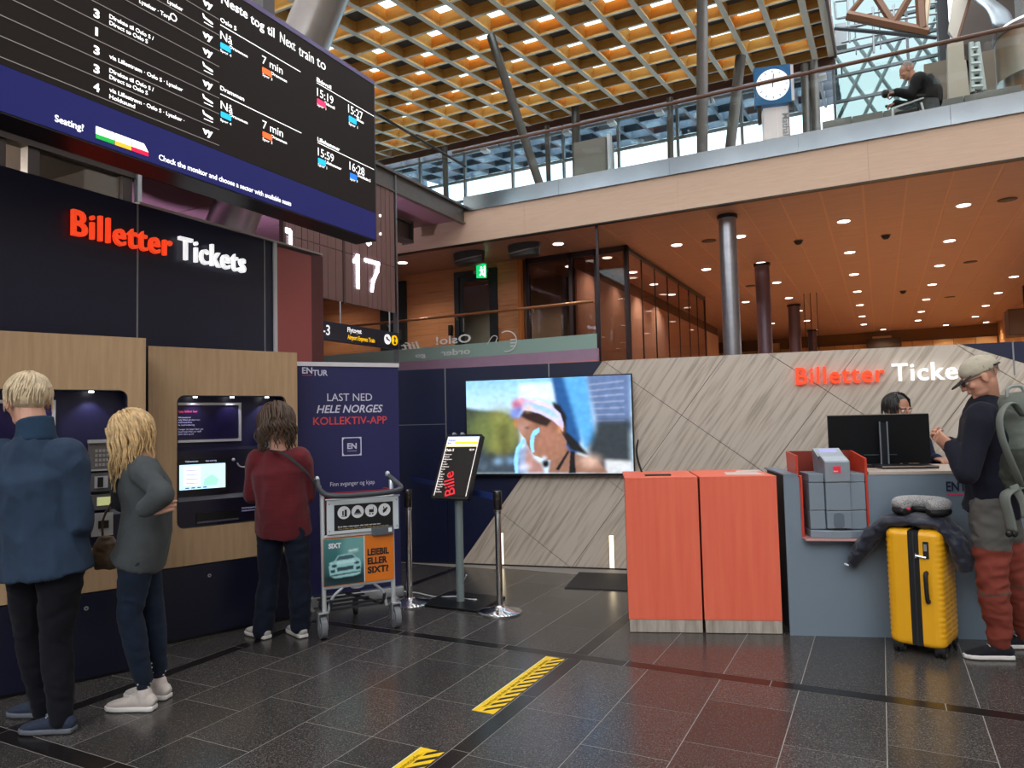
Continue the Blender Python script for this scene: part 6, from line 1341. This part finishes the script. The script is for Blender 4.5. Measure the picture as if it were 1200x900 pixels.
    # trousers then top
    if bot and legs:
        bm = NB(); oloft(bm, [(spine(-.04), .14*s*girth, .11*s*girth, hp), (spine(.08), .158*s*girth, .116*s*girth, hp), (spine(.22), .145*s*girth, .105*s*girth, hp)])
        for S in 'LR': leg(bm, S, .014*s*botr, 1.0, flare)
        place(remesh(bm, .011, 5, .006*botr, 8, seed=3), bots, bot, t)
    if top:
        bm = NB(); torso(bm, .018*s*topr, low=-.13+hem, rl=(.172, .128))
        for S in 'LR': arm(bm, S, .014*s*topr, sleeve)
        place(remesh(bm, .010, 5, wr, 7.5, seed=1, zf=.5), tops, top, t)
    if shoes and legs:
        for S in 'LR': shoe(t, 'shoe', j['an'+S], j['toe'+S], shoes[0], shoes[1], lift=j.get('lift'+S, 0), extra=shoes[2] if len(shoes) > 2 else None)
    return t, M
def fabric(name, col, rough=.9, v=.12, sc=30, b=.25, bs=250, sheen=.04): return mat(name, col, rough, var=v, scale=sc, bump=b, bscale=bs, sheen=sheen, spec=.25)
def lineup(px, py, D): return depth_at(px, py)+D

# --- man in blue fleece at the left machine, seen from behind
d0 = depth_at(66, 858); d1 = d0+.14
j = dict(head=J(32, 471, d0+.03), neck=J(42, 507, d0), shL=J(-4, 538, d0+.02), shR=J(80, 536, d0), elL=J(-20, 612, d0+.10), elR=J(93, 612, d0), wrL=J(-14, 600, d0+.36), wrR=J(80, 634, d0+.24),
         hipL=J(34, 654, d0+.05), hipR=J(72, 652, d0), knL=J(36, 748, d1), knR=J(66, 752, d0+.02), anL=J(52, 834, d1+.06), anR=J(72, 842, d0), toeL=(-.9, -.35), toeR=(-.89, -.45))
base = G(62, 858)
FLB = fabric('blue_fleece', '#2a3a4f', sc=14); DKT = fabric('dark_trousers', '#0c0d17', .85, .15)
p, M = person('man with short blond hair in a blue fleece and dark trousers seen from behind', base, j, (-.92, .39), (-.97, .22, -.08), s=1.0, hs=1.13, skin=SKINL, top=FLB, bot=DKT, girth=1.12, tops='fleece_jacket',
              shoes=(fabric('blue_canvas', '#2b3244', .8), mat('sole_grey', '#5d6068', .7), mat('lace_white', '#b5b5b8', .8)), hands={'L': ((-.5, .8, .1), (0, 0, -1), -1, .4), 'R': ((-.5, .8, .0), (0, 0, -1), 1, .4)}, botr=.9, topr=1.5, hem=-.03, wr=.010)
HB = mat('hair_blond_grey', '#cbb797', .6, var=.35, scale=25, stretch=(1, 1, 1)); place_bm(hair_mesh(j['head'], M, 1.13, 330, .075, r0=.006, face=50, low=-20, seed=2, sweep=.3, vol=1.03), 'hair', HB, p)
bm = NB(); oloft(bm, [(j['neck']+Vector((0, 0, -.035)), .095, .085, (j['shR']-j['shL'])), (j['neck']+Vector((0, 0, .02)), .085, .075, (j['shR']-j['shL'])), (j['neck']+Vector((-.01, 0, .07)), .082, .074, (j['shR']-j['shL']))]); place(remesh(bm, .01, 3), 'collar', fabric('fleece_collar', '#22384f', sc=14), p)

# --- woman in grey at the left machine, in profile
d0 = depth_at(165, 830)
j = dict(head=J(154, 511, d0+.02), neck=J(168, 536, d0+.02), shL=J(168, 552, d0-.13), shR=J(162, 550, d0+.15), elL=J(191, 580, d0-.26), elR=J(144, 588, d0+.18), wrL=J(169, 597, d0-.25), wrR=J(138, 530, d0+.06),
         hipL=J(161, 652, d0-.07), hipR=J(166, 650, d0+.09), knL=J(152, 720, d0-.07), knR=J(178, 712, d0+.09), anL=J(168, 796, d0-.02), anR=J(186, 782, d0+.14), toeL=(-.9, -.38), toeR=(-.93, -.3), bend=Vector((.03, .02, .0)))
base = G(168, 826)
GRF = fabric('grey_fleece', '#44484a', sc=20); JEA = fabric('blue_jeans', '#152133', .85, .3, 9, .3, 300)
p, M = person('woman with shoulder-length blond hair in a dark grey sweatshirt and jeans, hand on hip', base, j, (-.9, -.3), (-.82, -.12, -.50), s=.93, hs=1.0, skin=SKINL, top=GRF, bot=JEA, tops='sweatshirt', bots='jeans',
              shoes=(fabric('white_canvas', '#c2b7b0', .8, .08), mat('sole_white', '#d4cfcb', .6)), hands={'L': ((.80, .5, .16), (-.5, .85, 0), 1, .25, .95), 'R': ((-.15, -.05, 1), (.7, .2, .2), -1, .7, .95)}, botr=.7, belly=1.05, sleeve=.93, hem=.05)
HL = mat('hair_blond', '#c9a878', .5, var=.4, scale=30, stretch=(1, 1, 1)); place_bm(hair_mesh(j['head'], M, 1.0, 300, .27, r0=.008, face=22, low=-18, seed=5, curl=.22, vol=1.05, jitter=.02), 'hair', HL, p)
SOK = mat('dotted_sock', '#15182c', .9); SOD = mat('sock_dot', '#c9c4bb', .9)
for S in 'LR':
    a = j['an'+S]; b = NB(); limb(b, [(a+Vector((0, 0, -.03)), .036), (a+Vector((0, 0, .07)), .038)]); so = place(remesh(b, .008, 2), 'sock', SOK, p)
    b = NB()
    for k in range(26): th = k*2.4; z = -.035+.11*((k*7) % 26)/26; ellip(b, a+Vector((cos(th)*.039, sin(th)*.039, z)), (.0045,)*3, seg=6, rg=4)
    place_bm(b, 'sock_dots', SOD, p, kind='stuff')
hbg = thing('handbag', 'small brown handbag hanging in front of the woman in grey', 'bag', tuple(J(124, 648, d0+.12)))
bm = NB(); c = hbg.location; oloft(bm, [(c+Vector((0, 0, -.085)), .055, .03, (1, .5, 0)), (c+Vector((0, 0, -.04)), .075, .045, (1, .5, 0)), (c+Vector((0, 0, .05)), .06, .035, (1, .5, 0)), (c+Vector((0, 0, .09)), .035, .02, (1, .5, 0))]); place(remesh(bm, .008, 3, .004, 14), 'bag_body', mat('brown_leather', '#5b4631', .5, var=.2), hbg)
bm = NB(); tube(bm, [c+Vector((-.03, 0, .08)), c+Vector((.0, 0, .22)), j['shR']+Vector((.02, 0, .03))], .006, 6, sm=5); place_bm(bm, 'bag_strap', mat('brown_leather', '#5b4631', .5, var=.2), hbg)

# --- woman in red at the right machine, seen from behind
d0 = depth_at(318, 748)
j = dict(head=J(324, 500, d0+.02), neck=J(327, 526, d0-.01), shL=J(301, 540, d0+.02), shR=J(353, 538, d0-.01), elL=J(295, 580, d0+.03), elR=J(360, 580, d0+.04), wrL=J(298, 578, d0+.2), wrR=J(350, 590, d0+.18),
         hipL=J(318, 614, d0+.03), hipR=J(346, 613, d0), knL=J(315, 680, d0+.05), knR=J(351, 678, d0+.02), anL=J(308, 738, d0+.02), anR=J(352, 733, d0+.03), toeL=(-.95, .2), toeR=(-.9, .4), bend=Vector((.02, -.02, .0)))
base = G(330, 746)
RK = mat('red_knit', '#5e0c19', .9, var=.15, scale=3, stretch=(1, 1, 22), bump=.3, bscale=60, sheen=.1); JD = fabric('dark_jeans', '#0f1728', .85, .25, 9)
p, M = person('woman with wavy brown hair in a dark red jumper and dark jeans seen from behind', base, j, (-.8, .6), (-.8, .6, -.42), s=.95, hs=1.0, skin=SKINL, top=RK, bot=JD, tops='jumper', bots='jeans', girth=1.05, belly=1.05,
              shoes=(fabric('pale_canvas', '#bdb6b2', .8, .08), mat('sole_white', '#d4cfcb', .6)), hands={'L': ((-.7, .7, .1), (0, 0, -1), -1, .4, .95), 'R': ((-.7, .7, .1), (0, 0, -1), 1, .4, .95)}, flare=1.35, topr=1.35)
HR = mat('hair_brown', '#4a3628', .5, var=.45, scale=30); place_bm(hair_mesh(j['head'], M, 1.1, 340, .25, r0=.008, face=35, low=-22, seed=9, curl=.45, vol=1.16, jitter=.024), 'hair', HR, p)
bm = NB(); s0, s1 = j['neck']+Vector((-.03, -.05, -.03)), j['shR']
st = [J(318, 528, d0-.11), J(330, 530, d0-.17), J(345, 541, d0-.185), J(361, 556, d0-.14), J(369, 570, d0-.03)]
cs = thing('shoulder_strap', 'black bag strap across the back of the woman in red', 'strap', tuple(st[2])); tube(bm, st, .02, 6, sm=4, flat=.2); place_bm(bm, 'strap_band', mat('strap_black', '#141216', .7), cs)

# --- man with cap and backpack at the counter
d0 = depth_at(1165, 768)
j = dict(head=J(1148, 443, d0-.03), neck=J(1158, 463, d0), shL=J(1151, 488, d0-.17), shR=J(1147, 486, d0+.17), elL=J(1133, 556, d0-.22), elR=J(1140, 550, d0+.22), wrL=J(1117, 524, d0-.09), wrR=J(1112, 520, d0+.12),
         hipL=J(1163, 596, d0-.09), hipR=J(1165, 594, d0+.10), knL=J(1162, 676, d0-.10), knR=J(1190, 672, d0+.06), anL=J(1172, 748, d0-.06), anR=J(1203, 742, d0+.12), toeL=(-.95, -.3), toeR=(-.95, -.3), bend=Vector((.03, .0, 0)))
base = G(1172, 768)
DJ = fabric('dark_pullover', '#131422', .85, .15, 12)
def trekking():
    # rust-coloured trousers with grey seat and knee patches, split by world height
    m = bpy.data.materials.new('trekking_trousers'); m.use_nodes = True; n = m.node_tree; b = n.nodes['Principled BSDF']; b.inputs['Roughness'].default_value = .85
    g_ = n.nodes.new('ShaderNodeTexCoord'); s_ = n.nodes.new('ShaderNodeSeparateXYZ'); n.links.new(g_.outputs['Object'], s_.inputs[0])
    z = n.nodes.new('ShaderNodeTexNoise'); z.inputs['Scale'].default_value = 5; n.links.new(g_.outputs['Object'], z.inputs['Vector'])
    a = n.nodes.new('ShaderNodeMath'); a.operation = 'MULTIPLY_ADD'; a.inputs[1].default_value = .08; n.links.new(z.outputs['Fac'], a.inputs[0]); n.links.new(s_.outputs['Z'], a.inputs[2])
    r = n.nodes.new('ShaderNodeValToRGB'); r.color_ramp.interpolation = 'CONSTANT'; e = r.color_ramp.elements; e[0].position = 0; e[0].color = (*hx('#7d3426'), 1); e[1].position = .70; e[1].color = (*hx('#55524e'), 1)
    for p_, c in ((.435, '#5a4038'), (.45, '#7d3426')): x = e.new(p_); x.color = (*hx(c), 1)
    n.links.new(a.outputs[0], r.inputs['Fac']); n.links.new(r.outputs[0], b.inputs['Base Color'])
    z3 = n.nodes.new('ShaderNodeTexNoise'); z3.inputs['Scale'].default_value = 40; bp = n.nodes.new('ShaderNodeBump'); bp.inputs['Strength'].default_value = .3; n.links.new(z3.outputs['Fac'], bp.inputs['Height']); n.links.new(bp.outputs[0], b.inputs['Normal'])
    return m
p, M = person('man in a beige cap, dark pullover and rust trekking trousers standing at the grey counter', base, j, (-1, .05), (-.93, -.12, -.42), s=1.02, hs=1.0, skin=SKIN, top=DJ, bot=trekking(), tops='pullover', girth=1.08,
              shoes=(fabric('black_mesh', '#17181f', .8), mat('sole_white', '#d4cfcb', .6)), hands={'L': ((-.75, .2, .6), (.3, .6, .3), 1, .9), 'R': ((-.75, -.1, .6), (.3, -.6, .3), -1, .9)}, botr=1.6, belly=1.08, hem=.09)
T = lambda v: j['head']+M@Vector(v)
bm = NB(); ellip(bm, T((0, -.018, .052)), (.085, .106, .078), M, 24, 16)
for f in [f for f in bm.faces if (M.inverted()@(f.calc_center_median()-j['head'])).z < .028]: bm.faces.remove(f)
CAPM = fabric('beige_cap_cloth', '#b5ab98', .9, .1); co = place_bm(bm, 'cap', CAPM, p); sdm = co.modifiers.new('thick', 'SOLIDIFY'); sdm.thickness = .006
bm = NB(); pk_ = [T((x, y, .03+.000-.35*(y-.07)-1.2*x*x)) for x, y in ((-.072, .05), (-.066, .10), (-.04, .145), (0, .16), (.04, .145), (.066, .10), (.072, .05), (.04, .075), (0, .085), (-.04, .075))]; prism(bm, pk_, M@Vector((0, 0, .007))); place_bm(bm, 'cap_peak', mat('peak_dark', '#2e2a28', .8), p)
bm = NB(); tube(bm, [T((.087*sin(a), -.018+.106*cos(a), .04)) for a in [radians(v) for v in range(125, 240, 12)]], .012, 6, flat=.4); place_bm(bm, 'cap_strap', mat('strap_black', '#141216', .7), p)
bm = NB(); 
for x in (-1, 1): tube(bm, [T((x*.078, -.01, .008)), T((x*.074, .06, .012)), T((x*.055, .098, .012))], .0025, 5); tube(bm, [T((x*(.033+.021*cos(a)), .102, .006+.017*sin(a))) for a in [radians(v) for v in range(0, 361, 30)]], .0022, 5)
place_bm(bm, 'glasses', BLACK, p)
place_bm(hair_mesh(j['head'], M, 1.0, 120, .04, r0=.004, face=95, low=-25, seed=4, base=False), 'hair', mat('hair_grey_short', '#7d6f64', .7, var=.2, scale=30), p)
# backpack (carried, a thing of its own)
bk = thing('backpack', 'grey green hiking backpack worn by the man in the cap', 'backpack', tuple(J(1192, 540, d0-.05)))
bb, bs_ = -CR.copy(), CF.copy(); bb.z = 0; bs_.z = 0; bb.normalize(); bs_.normalize()
bu = Vector((0, 0, 1)); c = J(1179, 528, d0-.10)
Q = lambda x, y, z: c+(-bb)*x+bs_*y+bu*z    # x: to the image right, y: away, z: up
BPM = mat('pack_grey_green', '#5d625a', .75, var=.12, scale=10, bump=.2, bscale=120); BPD = mat('pack_dark_pocket', '#35382f', .8, var=.2, scale=10, bump=.2, bscale=90)
bm = NB(); oloft(bm, [(Q(.02, 0, -.26), .10, .10, bs_), (Q(.03, 0, -.22), .15, .12, bs_), (Q(.05, 0, -.05), .165, .14, bs_), (Q(.06, 0, .12), .155, .13, bs_), (Q(.06, 0, .24), .13, .115, bs_), (Q(.05, 0, .30), .09, .08, bs_)]); place(remesh(bm, .012, 4, .006, 9), 'pack_body', BPM, bk)
bm = NB(); oloft(bm, [(Q(.03, -.02, -.23), .15, .12, bs_), (Q(.045, -.02, -.14), .185, .145, bs_), (Q(.045, -.02, -.02), .180, .145, bs_), (Q(.045, -.02, .02), .165, .13, bs_)]); place(remesh(bm, .012, 3, .008, 10, seed=2), 'lower_pocket', BPD, bk)
bm = NB(); oloft(bm, [(Q(.07, 0, .20), .145, .13, bs_), (Q(.07, 0, .28), .14, .12, bs_), (Q(.06, 0, .325), .09, .08, bs_)]); place(remesh(bm, .011, 3, .005, 9, seed=6), 'top_lid', BPM, bk)
bm = NB(); tube(bm, [Q(.04, -.145, .245), Q(.10, -.15, .225), Q(.15, -.12, .205)], .013, 6, flat=.5); place_bm(bm, 'orange_zip', mat('zip_orange', '#a8452c', .6), bk)
bm = NB(); tube(bm, [Q(-.01, -.05, .30), Q(.0, -.05, .36), Q(.07, -.05, .37), Q(.10, -.05, .32)], .010, 8, sm=4); place_bm(bm, 'grab_loop', mat('loop_grey', '#8b8f8a', .6), bk)
STR = mat('strap_grey', '#6a6f68', .7)
bm = NB(); tube(bm, [Q(.0, -.16, .20), Q(-.06, -.17, .27), Q(-.11, -.17, .25), Q(-.155, -.19, .19), Q(-.16, -.205, .09), Q(-.13, -.21, -.02), Q(-.08, -.19, -.12), Q(-.02, -.14, -.20)], .028, 8, sm=5, flat=.28); place_bm(bm, 'shoulder_strap_band', STR, bk)
bm = NB(); tube(bm, [Q(-.02, -.14, -.2), Q(-.12, -.19, -.21), Q(-.16, -.2, -.25), Q(-.14, -.2, -.36), Q(-.13, -.2, -.43)], .034, 8, sm=4, flat=.2); place_bm(bm, 'hip_strap', STR, bk)
bm = NB(); tube(bm, [Q(-.10, -.19, -.18), Q(-.06, -.2, -.28), Q(-.05, -.2, -.36)], .022, 8, sm=4, flat=.25); place_bm(bm, 'hip_strap', STR, bk)
for x in (-.15, -.12): bm = NB(); b_ = Q(x, -.205, -.445); ellip(bm, b_, (.018, .01, .02), seg=8, rg=6); place_bm(bm, 'buckle', BLACK, bk)
bm = NB(); tube(bm, [Q(.10, -.13, .12), Q(.105, -.15, .0), Q(.09, -.14, -.18)], .010, 6, flat=.4); place_bm(bm, 'side_strap', STR, bk)

# --- clerk behind the monitor
d0 = (tmtx(GC) @ Vector((XAT(GC, 1052, 1.2), 1.0, 1.2))-O).dot(CF); 
jc = lambda x, y, d=0: J(x, y, d0+d)
hd = jc(1052, 481)
rt, fr = CR.copy(), CF.copy(); rt.z = 0; fr.z = 0; rt.normalize(); fr.normalize()
K = lambda x, y, z: Vector((hd.x, hd.y, 0))+rt*x+fr*y+Vector((0, 0, z))     # x image right, y away
hz_ = hd.z
j = dict(head=hd, neck=K(0, .03, hz_-.14), shL=K(.18, .03, hz_-.22), shR=K(-.18, .03, hz_-.22), elL=K(.22, -.06, hz_-.48), elR=K(-.22, -.06, hz_-.48), wrL=K(.12, -.28, 1.10), wrR=K(-.12, -.28, 1.10),
         hipL=K(.09, .05, .90), hipR=K(-.09, .05, .90), knL=K(.10, .03, .49), knR=K(-.10, .03, .49), anL=K(.10, .06, .09), anR=K(-.10, .06, .09), toeL=tuple(-fr)[:2], toeR=tuple(-fr)[:2])
p, M = person('clerk with dark hair looking down behind the black monitor', K(0, .03, 0), j, tuple(-fr)[:2], tuple(-fr+rt*.3+Vector((0, 0, -.16))), s=.97, hs=1.06, skin=mat('skin_tan', '#a5745c', .5), top=fabric('navy_uniform', '#181c33'), bot=DKT, tops='uniform_jacket', shoes=(BLACK, BLACK),
              hands={'L': (tuple(-fr), (0, 0, -1), 1, .4), 'R': (tuple(-fr), (0, 0, -1), -1, .4)}, hup=(0, 0, 1))
place_bm(hair_mesh(hd, M, 1.06, 330, .10, r0=.0065, face=58, low=8, seed=12, sweep=-.35, vol=1.04, jitter=.012), 'hair', mat('hair_dark', '#191312', .45, var=.4, scale=30), p)

# --- man upstairs leaning on the walking frame
bp_ = PY(1072, 110, 11.15); rt2, fw2 = Vector((1, 0, 0)), Vector((0, 1, 0)); X0 = bp_.x; F0 = 4.78
U = lambda x, y, z: Vector((X0+x, 11.15+y, F0+z))
hu = PY(1063, 84, 11.15)
j = dict(head=hu, neck=hu+Vector((.09, 0, -.12)), shL=hu+Vector((.13, -.17, -.20)), shR=hu+Vector((.13, .17, -.20)), elL=hu+Vector((.02, -.22, -.42)), elR=hu+Vector((.02, .22, -.42)), wrL=U(-.22, -.2, 1.03), wrR=U(-.22, .2, 1.03),
         hipL=U(.16, -.09, .92), hipR=U(.16, .09, .92), knL=U(.20, -.10, .48), knR=U(.26, .10, .48), anL=U(.22, -.1, .09), anR=U(.34, .1, .09), toeL=(-1, 0), toeR=(-1, 0), bend=Vector((.05, 0, .02)))
wt.location = (X0-.06, 11.15, 4.82)
p, M = person('bald elderly man in a black jacket leaning over a walking frame upstairs', (X0+.24, 11.15, 4.78), j, (-1, 0), (-.85, -.1, -.5), s=1.0, hs=1.0, skin=SKIN, top=fabric('black_jacket', '#17191b', .7), bot=fabric('grey_trousers', '#5d6062'), girth=1.15, shoes=(BLACK, BLACK),
              hands={'L': ((-1, 0, -.1), (0, 0, -1), -1, .9), 'R': ((-1, 0, -.1), (0, 0, -1), 1, .9)}, botr=1.3, topr=1.5)
place_bm(hair_mesh(hu, M, 1.0, 110, .035, r0=.005, face=85, low=-22, seed=14, base=False), 'hair', mat('hair_white', '#b9b2aa', .7, var=.15, scale=30), p)

# ------------------------------------------------------------------ jacket and pillow on the suitcase
jk = thing('quilted_jacket', 'dark navy quilted jacket draped over the yellow suitcase', 'jacket', tuple(tmtx(su) @ Vector(((sx0+sx1)/2, .18, sz1))))
SU = lambda x, y, z: tmtx(su) @ Vector((x, y, z))
JK = mat('jacket_navy', '#10162a', .6, var=.2, scale=8, bump=.15, bscale=40, sheen=.2)
bm = NB(); sdv = tmtx(su).to_3x3() @ Vector((0, 1, 0)); cmx = (sx0+sx1)/2
pth = [(sx0-.24, .12, sz1-.27, .03, .07), (sx0-.20, .14, sz1-.20, .045, .10), (sx0-.11, .16, sz1-.07, .05, .13), (sx0-.02, .18, sz1+.02, .045, .15), (cmx-.05, .19, sz1+.045, .035, .16), (sx1-.02, .19, sz1+.03, .042, .15), (sx1+.05, .19, sz1-.06, .05, .13), (sx1+.08, .20, sz1-.17, .05, .11), (sx1+.085, .2, sz1-.24, .035, .08)]
oloft(bm, [(SU(x, y, z), ry, rx, sdv) for x, y, z, rx, ry in pth])
me = remesh(bm, .009, 4, .009, 9, seed=4); place(me, 'jacket_shell', JK, jk)
bm = NB(); tube(bm, [SU(sx0-.262, .06, sz1-.255), SU(sx0-.235, .05, sz1-.262)], .006, 6); place_bm(bm, 'zip_pull', IC, jk)
npw = thing('neck_pillow', 'grey speckled neck pillow with black underside on top of the jacket', 'pillow', tuple(SU(cmx+.02, .18, sz1+.085)))
c = SU(cmx+.02, .17, sz1+.125)
xd = tmtx(su).to_3x3() @ Vector((1, 0, 0)); yd = sdv
def upath(k): return [c+xd*(.115*cos(a))+yd*(.10*sin(a))+Vector((0, 0, k)) for a in [radians(v) for v in range(-60, 241, 20)]]
bm = NB(); tube(bm, upath(.018), lambda t: .058*(1-.25*abs(2*t-1)**3), 14, flat=.75); MEL = mat('pillow_melange', '#4a4a4c', .95, col2='#c9c6c4', scale=180, bump=.2, bscale=200); place(remesh(bm, .009, 3), 'pillow_top', MEL, npw)
bm = NB(); tube(bm, upath(-.022), lambda t: .056*(1-.25*abs(2*t-1)**3), 14, flat=.6); place(remesh(bm, .009, 3), 'pillow_base', SBK, npw)
b_ = NB(); q = c+yd*(-.155)+xd*(-.03)+Vector((0, 0, .0)); ellip(b_, q, (.012, .006, .01), seg=8, rg=6); place_bm(b_, 'red_tag', mat('tag_red', '#c22a35', .5), npw)
bpy.data.scenes.remove(_tmp)
